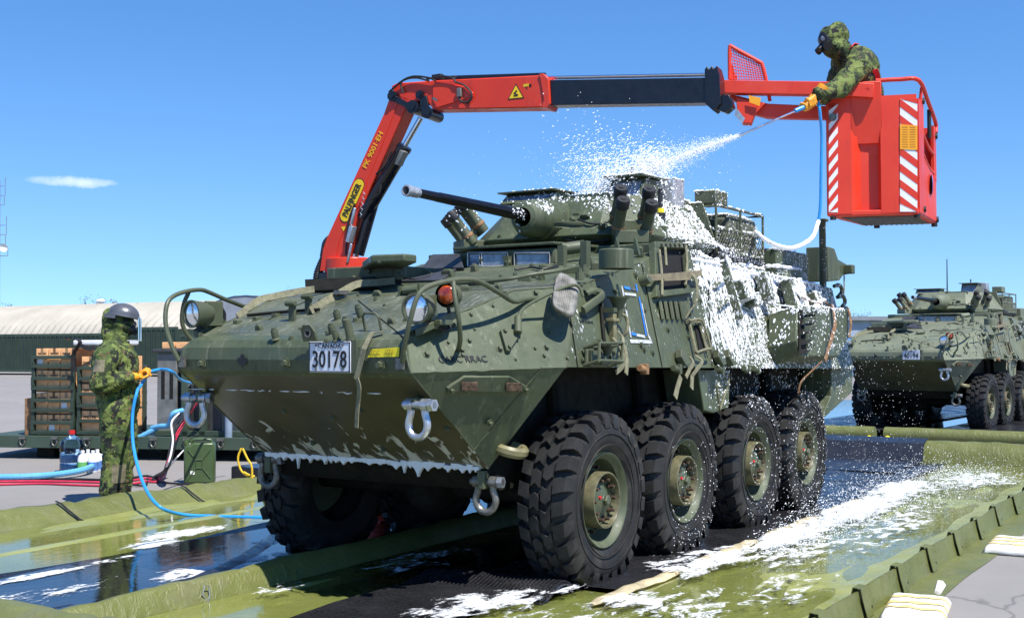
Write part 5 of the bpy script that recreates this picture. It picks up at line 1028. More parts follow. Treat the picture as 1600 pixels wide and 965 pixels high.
# ---- foam flecks: small lumps lying on whatever surface is there
def tree_of(root):
    vs, fs = [], []
    def rec(o):
        if o.type == 'MESH':
            M = o.matrix_world; k = len(vs); vs.extend([M@v.co for v in o.data.vertices]); fs.extend([tuple(i+k for i in p.vertices) for p in o.data.polygons])
        for c in o.children: rec(c)
    rec(root); return BVHTree.FromPolygons(vs, fs)
BV = tree_of(lav)
def fleck(b, p, n, s, drip):
    u, w, n = frame(n, (0, 0, 1)); dn = V((0, 0, -1)); dn = dn-n*dn.dot(n)
    if dn.length < .3: a = random.uniform(0, 6.28); dn = u*math.cos(a)+w*math.sin(a)
    dn.normalize(); sd = n.cross(dn); a = random.gauss(0, .35); dn, sd = dn*math.cos(a)+sd*math.sin(a), sd*math.cos(a)-dn*math.sin(a)
    L = s*drip; j = lambda: random.uniform(.7, 1.3)
    P = [p-dn*L*.5*j(), p+sd*s*.5*j(), p+dn*L*.5*j(), p-sd*s*.5*j(), p+n*s*.45*j(), p+n*s*.25*j()+dn*L*.3]
    b.add(P, [(0, 1, 4), (1, 5, 4), (1, 2, 5), (2, 3, 5), (3, 4, 5), (3, 0, 4)])
random.seed(21); fb = MB()
def cover(X, z, y=0):
    big = noise.noise(V((X*1.4, z*1.6, 3.)))+.5*noise.noise(V((X*4, z*3, 9.)))
    e = min(1, max(0, (X-1.75)/.45)); tail = 1-.55*min(1, max(0, (X-3.1)/.6)); return e*tail, big
for i in range(42000):
    X = random.uniform(1.7, 5.9); z = random.uniform(1.30, 2.9); d, big = cover(X, z)
    if z > 2.25: d *= .8
    if z < 1.62: d *= .75
    if random.random() > max(0, d*(.50+.95*big)): continue
    o = V((X, -1.5, z)); dr = V((random.uniform(-.1, .1), 1, random.uniform(-.25, .1))); h = BV.ray_cast(o, dr.normalized(), 4)
    if h[0] is None or h[0].y > 1.2 or (h[0].z > 2.28 and h[0].x < 1.95) or (h[0].y < -.04 and h[0].z < 1.78 and random.random() < .75): continue
    fleck(fb, h[0], h[1] if h[1].dot(dr) < 0 else -h[1], random.uniform(.005, .0145), random.uniform(1.0, 2.6) if z < 2.3 else random.uniform(.8, 1.6))
for i in range(17000):
    X = random.uniform(1.5, 5.5); Y = random.uniform(.1, 2.1); d, big = cover(X+.1, Y+3)
    d = max(d, .35 if Y > .5 and X < 2.4 and X > 1.7 else 0)
    if random.random() > max(0, d*(.7+.8*big))*(1 if Y < 1.3 else .5): continue
    h = BV.ray_cast(V((X, Y, 4)), V((random.uniform(-.1, .1), random.uniform(-.2, .3), -1)).normalized(), 4)
    if h[0] is None or h[0].z < 1.5 or (h[0].x < 1.72 and h[0].y < .85): continue
    s = random.uniform(.012, .034); fleck(fb, h[0], h[1] if h[1].z > 0 else -h[1], s, random.uniform(.8, 1.5))
# lighter sprinkle over the turret cheek and gun shield, and on wheels three and four
for i in range(2600):
    X = random.uniform(1.3, 2.3); z = random.uniform(2.33, 2.8); o = V((X-1.2, -1.2, z+.3)); h = BV.ray_cast(o, V((random.uniform(.3, .6), 1, random.uniform(-.25, -.05))).normalized(), 4)
    if h[0] is None or h[0].z < 2.28 or (h[0].y < .72) or noise.noise(h[0]*3.1)+.12*(h[0].x-1.4) < -.05: continue
    fleck(fb, h[0], h[1] if h[1].dot(V((.4, 1, 0))) < 0 else -h[1], random.uniform(.007, .018), random.uniform(.8, 2))
for i in range(2600):
    X = random.uniform(2.2, 4.5); z = random.uniform(.1, 1.15)
    if random.random() > .25+.75*max(0, noise.noise(V((X*2, z*2, 1.)))*1.6): continue
    h = BV.ray_cast(V((X-.6, -1.5, z)), V((.5, 1, 0)).normalized(), 3)
    if h[0] is None or h[0].y > .4: continue
    fleck(fb, h[0], h[1] if h[1].y < 0 else -h[1], random.uniform(.006, .013), random.uniform(.8, 1.4))
for i in range(420):
    X = random.uniform(.8, 1.8); z = random.uniform(.05, .8); h = BV.ray_cast(V((X-.6, -1.5, z)), V((.5, 1, 0)).normalized(), 3)
    if h[0] is None or h[0].y > .4: continue
    fleck(fb, h[0], h[1] if h[1].y < 0 else -h[1], random.uniform(.005, .011), 1)
tag(fb.build('foam_flecks', m_foam, lav, ang=0, fixn=False), kind='stuff')
# thick banks of foam along the roof edge and over the stern
fb = MB()
def bank(P, r, n, j):
    for k in range(n):
        t_ = random.random()*(len(P)-1.001); i = int(t_); p = V(P[i]).lerp(V(P[i+1]), t_-i)+V((random.gauss(0, j), random.gauss(0, j*.7), random.gauss(0, j*.4)))
        h = BV.ray_cast(p+V((0, 0, .5)), V((0, 0, -1)), 1.2)
        if h[0] is None: continue
        rr = r*random.uniform(.45, 1.2); n_ = h[1] if h[1].z > 0 else -h[1]
        if n_.z > .75: fb.sph(h[0]+V((0, 0, rr*.1)), (rr*random.uniform(.8, 1.3), rr*random.uniform(.7, 1.1), rr*random.uniform(.35, .6)), 7, 4, Matrix.Rotation(random.uniform(0, 3), 3, 'Z'))
        else:
            u_, w_, n_ = frame(n_); rr *= .7; fb.sph(h[0]+n_*rr*.1, (rr*random.uniform(.5, .9), rr*random.uniform(.9, 2.2), rr*.45), 7, 4, Matrix((u_, w_, n_)).transposed())
bank([(1.95, .27, 2.2), (2.6, .27, 2.2), (3.3, .27, 2.18), (4.2, .27, 2.15), (5.0, .28, 2.1)], .032, 1500, .06)
bank([(2.4, .33, 2.2), (3.4, .36, 2.18), (4.6, .40, 2.15)], .034, 1100, .07)
bank([(3.3, .02, 2.0), (3.8, .02, 1.98), (4.5, .0, 1.95)], .03, 600, .08)
bank([(2.9, -.05, 1.80), (3.5, -.1, 1.8), (4.2, -.1, 1.8)], .014, 300, .05)
bank([(2.2, .9, 2.95), (2.7, .85, 2.95), (3.2, .65, 2.9), (3.9, .6, 2.8)], .02, 500, .06)
tag(fb.build('foam_banks', m_foam, lav, ang=70, fixn=False), kind='stuff')
# long white runs of foam down the side
fb = MB()
for k in range(110):
    X = random.uniform(1.85, 3.25) if k < 190 else random.uniform(3.2, 5.2); z = random.uniform(1.5, 2.15); L = random.uniform(.05, .22)
    if noise.noise(V((X*2.2, z*1.5, 5.))) < -.1: continue
    P = []
    for i in range(5):
        h = BV.ray_cast(V((X+.012*noise.noise(V((X*9, i*.6, k))), -1.5, z-L*i/4)), V((0, 1, 0)), 3)
        if h[0] is None or h[0].y > .5: break
        P.append(h[0]+V((0, -.004, 0)))
    if len(P) == 5: w = random.uniform(.004, .009); fb.tube(P, [w*.5, w, w*.9, w*1.1, w*.5], 5)
tag(fb.build('foam_runs', m_foam, lav, fixn=False), kind='stuff')
random.seed(11)
# ------------------------------------------------------------------ red loader crane
def prj(P):
    d = V(P)-CAM; z = d.dot(FW); return (800+FOC*d.dot(RI)/z, 482.5-FOC*d.dot(UP)/z)
EL = aD(650, 150, 12.5); TI_ = aD(1120, 145, 11.2)
cdv = V((TI_.x-EL.x, TI_.y-EL.y, 0)).normalized(); cnv = V((-cdv.y, cdv.x, 0))
if cnv.dot(EL-CAM) < 0: cnv = -cnv
def K(x, y, o=0): return onp(x, y, cnv, EL)+cnv*o        # a point on the boom's vertical plane
cb = K(535, 415); crane = empty('loader_crane', (cb.x, cb.y, 0), 'red folding loader crane reaching over the foamed armoured vehicle', 'crane')
def kpr(name, P, o, th, mt, bev=.01, par=None):
    b = MB(); b.prism([K(x, y, o) for x, y in P], cnv*th); return b.build(name, mt, par or crane, bev)
b = MB(); q = K(540, 440, .1); b.box((q.x, q.y, 1.15), (.5, .5, 2.3)); b.box((q.x, q.y, .10), (1.4, 2.2, .2)); b.build('pedestal', m_cblack, crane, .02)
b = MB(); b.cyl((q.x, q.y, 2.0), (q.x, q.y, 2.45), .28, n=20); b.build('slewing_column', m_red, crane, .01)
arm = kpr('lower_arm', [(508, 424), (513, 390), (519, 373), (608, 180), (616, 158), (628, 150), (655, 160), (641, 174), (586, 297), (567, 344), (549, 416)], -.11, .22, m_red)
kpr('arm_flange', [(509, 424), (514, 390), (520, 373), (609, 180), (616, 160), (632, 158), (618, 196), (603, 236), (582, 284), (580, 302), (572, 320), (553, 347), (538, 380), (530, 424)], -.118, .236, m_red, .003, arm)
up = kpr('upper_arm', [(619, 138), (628, 133), (690, 129), (853, 121), (861, 127), (864, 164), (860, 171), (684, 174), (676, 163), (640, 160), (624, 150)], -.11, .22, m_red)
kpr('arm_collar', [(849, 120), (856, 119), (864, 127), (866, 165), (862, 172), (853, 171), (857, 160), (852, 128)], -.125, .25, m_red, .004, up)
kpr('arm_cheek', [(688, 131), (735, 139), (747, 148), (747, 155), (720, 163), (690, 172), (684, 160), (684, 138)], -.122, .244, m_red, .006, up)
kpr('extension', [(858, 128), (1110, 124), (1112, 163), (862, 167)], -.085, .17, m_cblack, .006, up)
b = MB(); b.cyl(K(690, 124, 0), K(852, 119, 0), .035, n=12); b.build('extension_ram', m_cblack, up)
for o, r in ((-.03, .012), (.04, .010)): b = MB(); b.cyl(K(852, 122, o), K(1108, 117, o), r, n=10); b.build('extension_rod', m_chrome, up)
kpr('boom_head', [(1106, 165), (1105, 112), (1109, 107), (1112, 113), (1116, 106), (1119, 112), (1124, 106), (1128, 121), (1130, 165), (1118, 176)], -.10, .2, m_cblack, .004, up)
kpr('boom_hook_block', [(1116, 150), (1142, 150), (1148, 168), (1136, 178), (1120, 172)], -.06, .12, m_cblack, .01, up)
for x, y, r, o in ((623, 154, .055, -.15), (655, 171, .07, -.16), (677, 180, .06, -.13), (665, 152, .045, -.145)):
    b = MB(); p = K(x, y, o); b.cyl(p, p-cnv*o*2, r, n=18); b.cyl(p-cnv*.015, p, r*.55, n=12); b.build('pivot_pin', m_cblack, arm)
kpr('link_plate', [(621, 149), (645, 163), (662, 165), (665, 178), (653, 182), (640, 170), (619, 160)], -.14, .03, m_cblack, .006, arm)
kpr('link_plate', [(664, 158), (675, 152), (680, 175), (680, 187), (668, 186)], -.135, .03, m_cblack, .006, arm)
b = MB(); b.cyl(K(661, 186, -.05), K(632, 236, -.05), .030, n=14); b.build('ram_rod', m_chrome, crane)
b = MB(); b.lathe([(.075, 0), (.082, .01), (.082, .05), (.075, .06), (.075, .9)], K(637, 229, -.05), K(588, 312, -.05)-K(637, 229, -.05), 20); b.cyl(K(637, 229, -.05), K(586, 316, -.05), .074, n=20); ram = b.build('ram_cylinder', m_cblack, crane)
b = MB(); b.lathe([(.058, 0), (.062, .6)], K(588, 310, -.03), K(562, 398, -.03)-K(588, 310, -.03), 14); b.cyl(K(588, 310, -.03), K(562, 398, -.03), .06, .065, 14); b.build('ram_sleeve', m_cblack, crane)
b = MB(); b.cyl(K(558, 396, -.03), K(551, 425, -.03), .04, n=12); b.build('ram_foot', m_chrome, crane)
b = MB(); b.box(K(637, 250, -.14), (.09, .05, .16), Matrix.Rotation(.5, 3, 'X')); b.build('valve', m_greycab, ram, .005)
b = MB(); p = K(561, 368, -.16); b.box(p, (.08, .05, .18), Matrix.Rotation(.3, 3, 'X')); b.cyl(p+V((0, 0, .1)), p+V((0, -.05, .28)), .018, n=8); b.cyl(p-V((0, 0, .1)), p+V((0, .05, -.3)), .016, n=8); b.build('valve_block', m_steel, crane, .006)
for k in range(5): b = MB(); p = K(573+k*1.2, 338-k*8, -.15); b.tube([p+V((0, -.03, 0)), p+V((0, 0, .035)), p+V((0, .03, 0)), p+V((0, 0, -.035))], .008, 6, closed=True); b.build('chain_link', m_steel, crane)
for P in ([(618, 148), (640, 130), (660, 126), (680, 131)], [(640, 150), (637, 133), (655, 124), (680, 126), (690, 131)], [(676, 128), (700, 124), (716, 126), (722, 134)], [(724, 150), (730, 162), (742, 163), (746, 150), (735, 138), (722, 133)], [(622, 240), (612, 262), (598, 275)], [(606, 290), (602, 305), (590, 314)], [(565, 320), (556, 345), (553, 372), (551, 400)]):
    b = MB(); b.tube(smooth([K(x, y, -.14) for x, y in P], 5), .011, 6); b.build('hydraulic_hose', m_black, crane)
for x, y in ((690, 124), (708, 125), (686, 122)): b = MB(); b.box(K(x, y, -.03), (.06, .12, .06)); b.build('hose_clamp', m_black, crane, .006)
b = MB(); b.box(K(727, 149, -.14), (.03, .05, .09)); b.build('sensor', m_greycab, crane, .004)
b = MB(); b.tube(smooth([K(527, 372, -.05), K(517, 380, -.05), K(514, 392, -.05), K(512, 404, -.05)], 5), [.03]+[.062]*14+[.055], 12); b.build('hose_boot', m_black, crane)
hs = smooth([K(513, 400, -.05), K(507, 412, -.05), K(501, 428, -.05), K(499, 445, -.05)], 9); b = MB(); b.tube(hs, [.052 if i % 2 else .044 for i in range(len(hs))], 12); b.build('corrugated_hose', m_black, crane)
# decals on the arm
au = (K(573, 278)-K(541, 349)).normalized(); ar = au; an_ = -cnv; aup = an_.cross(ar)
c0, c1 = K(549, 339, -.122), K(570, 291, -.122); hw = .062; P = []
for i in range(9): a = math.pi/2+math.pi*i/8; P.append(c0+ar*math.cos(a)*hw+aup*math.sin(a)*hw)
for i in range(9): a = -math.pi/2+math.pi*i/8; P.append(c1+ar*math.cos(a)*hw+aup*math.sin(a)*hw)
m_pyel = plain('decal_yellow', (.86, .56, .01), .4, var=.03)
ol = [q_+(q_-(c0 if (q_-c0).dot(ar) < 0 else c1)).normalized()*.010 if False else q_ for q_ in P]
b = MB(); cc = (c0+c1)/2; b.prism([cc+(q_-cc)*1.04-cnv*.0005 for q_ in P], cnv*.001); b.build('name_plate_edge', m_ink, arm)
b = MB(); b.prism([q_-cnv*.003 for q_ in P], cnv*.001); npb = b.build('name_plate', m_pyel, arm)
text('name_lettering', 'PALFINGER', .098, (c0+c1)/2-cnv*.003, ar, aup, m_ink, npb, wide=.78, bold=.003)
text('model_lettering', 'PK 9001\u00b7EH', .085, K(592, 237, -.121), (K(605, 205)-K(575, 268)), aup, m_pyel, arm, wide=1.02)
def tri(c, s, mt, par, off, u, w):
    b = MB(); b.prism([c+u*math.cos(a)*s+w*math.sin(a)*s-cnv*off for a in (math.pi/2, math.pi*7/6, math.pi*11/6)], -cnv*.001); return b.build('warning_triangle', mt, par)
bu, bw = cdv, V((0, 0, 1)); c = K(813, 150, -.111); tri(c, .105, m_ink, up, .001, bu, bw); tri(c, .086, m_pyel, up, .0035, bu, bw)
b = MB(); b.prism([c+bu*x*.05+bw*y*.05-cnv*.006 for x, y in ((-.55, .1), (.2, .75), (.35, .5), (-.1, .1), (.5, -.2), (.5, -.5), (-.5, -.5), (-.5, -.3), (.05, -.25))], -cnv*.001); b.build('warning_symbol', m_ink, up)
b = MB(); c = K(827, 137, -.112); b.box(c, (.002, .09, .026), Matrix.Rotation(0, 3, 'Z')); b.build('small_label', m_pyel, up); b = MB(); b.box(K(835, 137, -.112), (.002, .03, .026)); b.build('small_label', m_ink, up)
tri(K(546, 358, -.119), .035, m_pyel, arm, .001, ar, aup)
b = MB(); b.box(K(689, 159, -.136), (.002, .07, .025), Matrix.Rotation(.5, 3, 'X')); b.build('small_label', m_greycab, up)
# ------------------------------------------------------------------ work basket
FH = V((FW.x, FW.y, 0)).normalized(); RH = V((RI.x, RI.y, 0)).normalized(); ba = rad(13)
bu = (RH*math.cos(ba)-FH*math.sin(ba)); bd = (FH*math.cos(ba)+RH*math.sin(ba)); BA = aD(1294, 335, 11.15); zb = BA.z
def solve(f_, lo, hi):
    for _ in range(50):
        m = (lo+hi)/2
        if f_(m) > 0: hi = m
        else: lo = m
    return lo
BW = solve(lambda t_: prj(BA+bu*t_)[0]-1434, .2, 2); BD = 1.0; sh = solve(lambda t_: prj(BA+bu*(BW+t_)+bd*BD)[0]-1462, -1, 1.5)
HB_ = 1.10
bk = empty('work_basket', BA+bu*BW/2+bd*BD/2, 'red work basket with red and white striped corners on the crane tip', 'work basket')
def bp(u, d, z): return BA+bu*(u*BW+sh*d)+bd*(d*BD)+V((0, 0, z))
def panel(name, plan, z0, z1, mt, th=.03, z1b=None, par=None):
    b = MB(); n = len(plan); P = [bp(u, d, z0) for u, d in plan]; Q_ = [bp(u, d, z1) for u, d in plan]; b.add(P+Q_, [(i, i+1, n+i+1, n+i) for i in range(n-1)]); o = b.build(name, mt, par or bk, 0, ang=0, fixn=False); s = o.modifiers.new('t', 'SOLIDIFY'); s.thickness = th; s.offset = 0; return o
nearw = panel('front_wall', [(0, .0), (.265, .0), (.34, .085), (.56, .085), (.61, .0), (1, 0)], 0, HB_, m_red2)
panel('left_wall', [(0, .02), (.0, .55), (.12, 1.0)], 0, HB_*.98, m_red2); panel('back_wall', [(.12, 1), (1, 1)], 0, .95, m_red2)
panel('right_wall', [(1.0, .03), (1.0, .30)], 0, HB_*.97, m_red2); panel('right_low_wall', [(1.0, .30), (1.0, .97)], 0, .42, m_red2); panel('right_post', [(1.0, .86), (1.0, 1.0)], .40, .95, m_red2)
b = MB(); b.prism([bp(1.012, .3, .42), bp(1.012, .97, .42), bp(1.012, .3, .56)], -bu*.03); b.build('wall_gusset', m_red2, bk)
b = MB(); b.prism([bp(-.01, -.01, -.02), bp(1.01, -.01, -.02), bp(1.01, 1.01, -.02), bp(.12, 1.01, -.02)], V((0, 0, .05))); b.build('floor_frame', m_red2, bk, .01)
b = MB(); b.prism([bp(.12, .10, -.026), bp(.94, .10, -.026), bp(.94, .92, -.026), bp(.2, .92, -.026)], V((0, 0, .02))); fl_ = b.build('floor_grate', m_darkgrey, bk)
for i in range(12): b = MB(); b.cyl(bp(.14+.06*i+.03, .12, -.03), bp(.14+.06*i+.06, .9, -.03), .006, n=4); b.build('grate_bar', m_iron, fl_)
for u, d in ((.05, .02), (.98, .05), (.99, .97), (.3, .98)): b = MB(); b.cyl(bp(u, d, -.05), bp(u, d, -.01), .03, n=10); b.build('rubber_foot', m_black, bk)
# raised mounting block on the front and the arms
kpm = MB(); kpm.prism([bp(.275, -.02, HB_+.14), bp(.62, -.02, HB_+.14), bp(.62, -.02, .80), bp(.58, .05, .66), bp(.32, .05, .66), bp(.275, -.02, .80)], bd*.14); kpm.build('mounting_block', m_red2, bk, .008)
for x, y in ((1355, 141), (1301, 183)): p = onp(x, y, bd, bp(0, -.04, 0)); b = MB(); b.cyl(p-bd*.03, p+bd*.03, .022, n=6); b.cyl(p-bd*.012, p+bd*.03, .036, n=14); b.build('mount_bolt', m_iron, bk)
# diagonal stripes
def stripes(x0, x1, up_, y0, y1, n):
    base = lambda x, y, o=.018: onp(x, y, bd, bp(0, 0, 0))-bd*o
    b = MB(); b.slab([base(x0, y1), base(x1, y1), base(x1, y0), base(x0, y0)], .002); b.build('stripe_backing', m_wsticker, nearw)
    st = (y1-y0)/n; w = x1-x0; k_ = .75 if x1-x0 > 20 else 1.3
    for i in range(-2, n+2):
        ya = y0+i*st; sl_ = w*k_*(-1 if up_ else 1)
        P = [(x0, ya), (x1, ya+sl_), (x1, ya+sl_+st*.5), (x0, ya+st*.5)]; P = [(x, min(y1, max(y0, y))) for x, y in P]
        if (P[3][1]-P[0][1])+(P[2][1]-P[1][1]) < 2: continue
        P = [P[0]]+[p for p in P[1:] if p != P[0]]
        if len(set(P)) < 3: continue
        b = MB(); b.slab([base(x, y, .0205) for x, y in reversed(P)], .001); b.build('red_stripe', m_red, nearw)
stripes(1295, 1309, True, 163, 332, 8); stripes(1406, 1433, False, 155, 331, 7)
b = MB(); bb_ = lambda x, y, o=.024: onp(x, y, bd, bp(0, 0, 0))-bd*o; b.slab([bb_(1406, 234), bb_(1433, 235), bb_(1433, 197), bb_(1406, 195)], .001); st_ = b.build('caution_sticker', m_caut, bk)
for k in range(9):
    for xa, xb in ((1409, 1418), (1421, 1430)): b = MB(); y = 199+k*3.8; b.slab([bb_(xa, y+1.2, .0255), bb_(xb, y+1.2, .0255), bb_(xb, y, .0255), bb_(xa, y, .0255)], .0005); b.build('print_line', plain('faded_print', (.55, .20, .01), .5) if k == 0 and xa == 1409 else bpy.data.materials['faded_print'], st_)
b = MB(); c = bp(1.03, .62, .33); b.lathe([(0, .0), (.10, .0), (.10, .003)], c, bu, 24); rs = b.build('round_sticker', plain('blue_sticker', (.05, .25, .75), .4), bk); b = MB(); b.lathe([(.085, .005), (.094, .005)], c, bu, 24); b.build('sticker_ring', m_wsticker, rs); b = MB(); b.prism([c+bu*.006+bd*x+V((0, 0, z)) for x, z in ((-.05, .0), (.03, .0), (.04, .06), (-.03, .07))], bu*.001); b.build('sticker_mark', m_wsticker, rs)
# top rails
tb = lambda n_, P, r=.02, mt=m_red2: (lambda b: (b.tube(smooth(P, 4), r, 10), b.build(n_, mt, bk))[1])(MB())
tb('hand_rail', [bp(.55, .02, HB_+.15), bp(.82, .02, HB_+.15), bp(1.02, .06, HB_+.14), bp(1.03, .5, HB_+.02), bp(1.02, .97, HB_-.10), bp(1.02, .99, .9)])
tb('hand_rail', [bp(1.0, .3, .78), bp(1.0, .6, .70), bp(1.0, .97, .66)], .018); tb('hand_rail', [bp(1.0, .25, .60), bp(1.0, .6, .5), bp(1.0, .97, .47)], .018)
tb('hand_rail', [bp(1.02, .2, HB_+.10), bp(1.0, .2, HB_-.05)], .016); tb('rail_strap', [bp(1.0, .7, HB_-.02), bp(1.0, .7, .8)], .02, m_black)
for d, z in ((.25, HB_-.02), (.97, .86), (.97, .02), (.25, .05)): b = MB(); b.cyl(bp(1.0, d, z), bp(1.04, d, z), .03, n=10); b.build('bumper', m_black, bk)
# carrying arms from boom head to basket
AD_ = aD(1127, 135, 11.05)
def armp(name, P, o, th):
    b = MB(); nrm = bd; b.prism([onp(x, y, nrm, bp(0, -.04-o, 0)) for x, y in P], nrm*th); return b.build(name, m_red2, bk, .006)
armp('upper_carrier', [(1125, 125), (1300, 127.5), (1366, 130), (1365, 153), (1300, 148.5), (1125, 145.5)], .03, .11)
armp('lower_carrier', [(1122, 146), (1155, 150), (1200, 162), (1296, 166), (1296, 186), (1200, 184), (1170, 176), (1150, 158)], -.10, .10)
armp('carrier_bracket', [(1150, 152), (1196, 161), (1180, 178), (1174, 193), (1160, 192), (1152, 178)], .0, .14)
b = MB(); P = [(1150, 168), (1164, 185), (1160, 193), (1148, 180)]; b.prism([onp(x, y, bd, bp(0, -.05, 0)) for x, y in P], bd*.02); b.build('bracket_end', m_steel, bk)
b = MB(); P = [(1170, 149), (1189, 153), (1187, 166), (1171, 160)]; b.slab([onp(x, y, bd, bp(0, -.075, 0)) for x, y in P][::-1], .002); b.build('yellow_label', m_caut, bk)
gp = lambda x, y: onp(x, y, bd, bp(0, .05, 0))
GP = [(1140, 124), (1140, 76), (1143, 73), (1150, 77), (1185, 96), (1191, 102), (1197, 125), (1203, 158)]
gf = tb('guard_frame', [gp(*p) for p in GP], .018)
b = MB(); b.prism([gp(x, y) for x, y in ((1139, 125), (1140, 90), (1152, 124))], bd*.03); b.build('guard_post', m_red2, bk)
b = MB()
for i in range(14): t_ = i/13; a0 = (1142+t_*50, 76+t_*25); a1 = (1148+t_*50, 124); b.cyl(gp(*a0), gp(*a1), .004, n=4)
for i in range(10): t_ = i/9; b.cyl(gp(1142+t_*5, 78+t_*46), gp(1189+t_*9, 99+t_*26), .004, n=4)
b.build('guard_mesh', m_red2, bk)
# ------------------------------------------------------------------ people
def solid(parts, vox, name, mt, wr=0, seed=0, sm=5, dens=(9, 9, 15)):
    b = MB()
    for p in parts:
        if len(p) == 4:
            a, ra, c, rc = p; a, c = V(a), V(c); b.sph(a, ra, 14, 8); b.sph(c, rc, 14, 8)
            if (c-a).length > 1e-3: b.tube([a, c], [ra, rc], 14)
        else: b.sph(p[0], p[1], 16, 10, p[2] if len(p) > 2 else None)
    me = b.mesh('t', mt, ang=0); o = bpy.data.objects.new('t', me); COL.objects.link(o)
    r = o.modifiers.new('r', 'REMESH'); r.mode = 'VOXEL'; r.voxel_size = vox; s = o.modifiers.new('s', 'SMOOTH'); s.factor = .5; s.iterations = sm
    dg = bpy.context.evaluated_depsgraph_get(); m2 = bpy.data.meshes.new_from_object(o.evaluated_get(dg)); bpy.data.objects.remove(o); bpy.data.meshes.remove(me)
    if wr:
        nr = [v.normal.copy() for v in m2.vertices]
        for v, n_ in zip(m2.vertices, nr):
            c = v.co; q = V((c.x*dens[0], c.y*dens[1], c.z*dens[2])); w = noise.noise(V((c.x*4, c.y*4, c.z*4+seed)))
            k = (1-abs(noise.noise(q+V((w*1.5, seed, w)))*2.2))*.6+noise.noise(q*.5+V((seed, 3, 1)))*.6; v.co = c+n_*k*wr
    m2.materials.clear(); m2.materials.append(mt); m2.name = name; m2.shade_smooth(); return m2
def loc_frame(o, F):
    F = V((F.x, F.y, 0)).normalized(); L = V((-F.y, F.x, 0)); return Matrix(((F.x, L.x, 0, o.x), (F.y, L.y, 0, o.y), (0, 0, 1, o.z), (0, 0, 0, 1)))
def put(name, me, M, parent):
    me.transform(Matrix.Translation(-ORG[parent.name])@M); o = bpy.data.objects.new(name, me); COL.objects.link(o); o.parent = parent; ORG[o.name] = ORG[parent.name]; return o
def hand(c, a, wr, R0=.020, flip=1):
    c = V(c); a = V(a).normalized(); wr = V(wr); e1 = (wr-a*wr.dot(a)).normalized(); e2 = a.cross(e1)*flip; P = []
    pt = lambda th, R, ao: c+(e1*math.cos(rad(th))+e2*math.sin(rad(th)))*R+a*ao
    P.append((pt(20, R0+.034, -.028), .020, pt(20, R0+.034, .030), .019)); w = c+wr.normalized()*.115
    P += [(pt(12, R0+.035, -.02), .022, w, .030), (pt(12, R0+.035, .02), .022, w, .030)]
    for i, (ao, ln) in enumerate(((-.036, .92), (-.012, 1.0), (.012, .96), (.034, .82))):
        k = [pt(35, R0+.030, ao), pt(95*ln, R0+.022, ao*1.02), pt(160*ln, R0+.013, ao*.98), pt(215*ln, R0+.010, ao*.95)]
        for j in range(3): P.append((k[j], .0125-.001*j, k[j+1], .0115-.001*j))
    k = [pt(0, R0+.05, -.035), pt(-50, R0+.028, -.045), pt(-105, R0+.014, -.035), pt(-150, R0+.011, -.025)]
    for j in range(3): P.append((k[j], .0145-.001*j, k[j+1], .013-.001*j))
    return P, w
# --- person standing at left
po = V((.80, 5.62, 0)); F1 = (RH*1.0+FH*.10); M1 = loc_frame(po, F1); s1 = empty('person', po, 'person in green digital camouflage suit and face shield holding a blue hose', 'person')
hp = V((.285, -.10, 1.235)); hp2 = V((.26, .02, 1.255))
caps = [((0, 0, .96), .195, (-.03, 0, 1.36), .215), ((-.03, -.16, 1.44), .115, (-.03, .16, 1.44), .115), ((-.02, 0, 1.5), .11, (.01, 0, 1.64), .09), (V((.03, 0, 1.725)), V((.115, .098, .14))),
        ((0, -.10, .92), .150, (.02, -.11, .50), .130), ((.02, -.11, .50), .128, (-.03, -.12, .16), .108), ((0, .10, .92), .150, (.03, .11, .50), .125), ((.03, .11, .50), .122, (-.01, .12, .16), .105),
        ((-.04, -.24, 1.42), .105, (-.09, -.31, 1.15), .095), ((-.09, -.31, 1.15), .092, (.13, -.18, 1.215), .062), ((-.04, .24, 1.42), .105, (-.07, .30, 1.15), .093), ((-.07, .30, 1.15), .09, (.12, .12, 1.23), .062),
        (V((-.09, 0, 1.62)), V((.07, .10, .11))), (V((-.07, 0, 1.76)), V((.08, .10, .12))), ((-.01, -.12, .12), .085, (.0, -.12, .07), .09), ((.01, .12, .12), .085, (.02, .12, .07), .088)]
put('body', solid(caps, .014, 'body', m_camo, .016, 3), M1, s1)
for l, f_ in ((-.12, .0), (.12, .02)): put('boot', solid([(V((f_-.05, l, .05)), .052, V((f_+.13, l, .045)), .048), (V((f_-.03, l, .10)), .058, V((f_-.03, l, .06)), .058)], .01, 'boot', m_camo), M1, s1)
for c, w in ((hp, V((-.16, -.08, -.02))), (hp2, V((-.15, .10, -.02)))):
    P, wv = hand(c, V((.15, .9, .25)) if c is hp2 else V((.25, .85, -.35)), w, .016, 1); put('glove', solid(P, .0045, 'glove', m_orange, 0, 0, 3), M1, s1)
    b = MB(); d = w.normalized(); b.lathe([(.034, .085), (.042, .11), (.052, .16), (.054, .19)], c, d, 14); me = b.mesh('cuff', m_orange); put('glove_cuff', me, M1, s1)
b = MB(); b.sph((.065, 0, 1.72), (.075, .068, .105), 14, 10); b.sph((.145, 0, 1.715), (.022, .016, .03), 8, 6); put('face', b.mesh('face', m_skin), M1, s1)
b = MB(); b.sph((.10, 0, 1.665), (.062, .055, .055), 12, 8); b.cyl((.135, -.03, 1.65), (.165, -.06, 1.64), .028, n=10); put('respirator', b.mesh('respirator', m_mask), M1, s1)
for l in (-.032, .032): b = MB(); b.sph((.128, l, 1.745), (.012, .018, .012), 8, 6); put('eye', b.mesh('eye', m_mask), M1, s1)
Rt = Matrix.Rotation(rad(12), 3, 'Y'); hm = MB(); vs = []; nn_ = 20
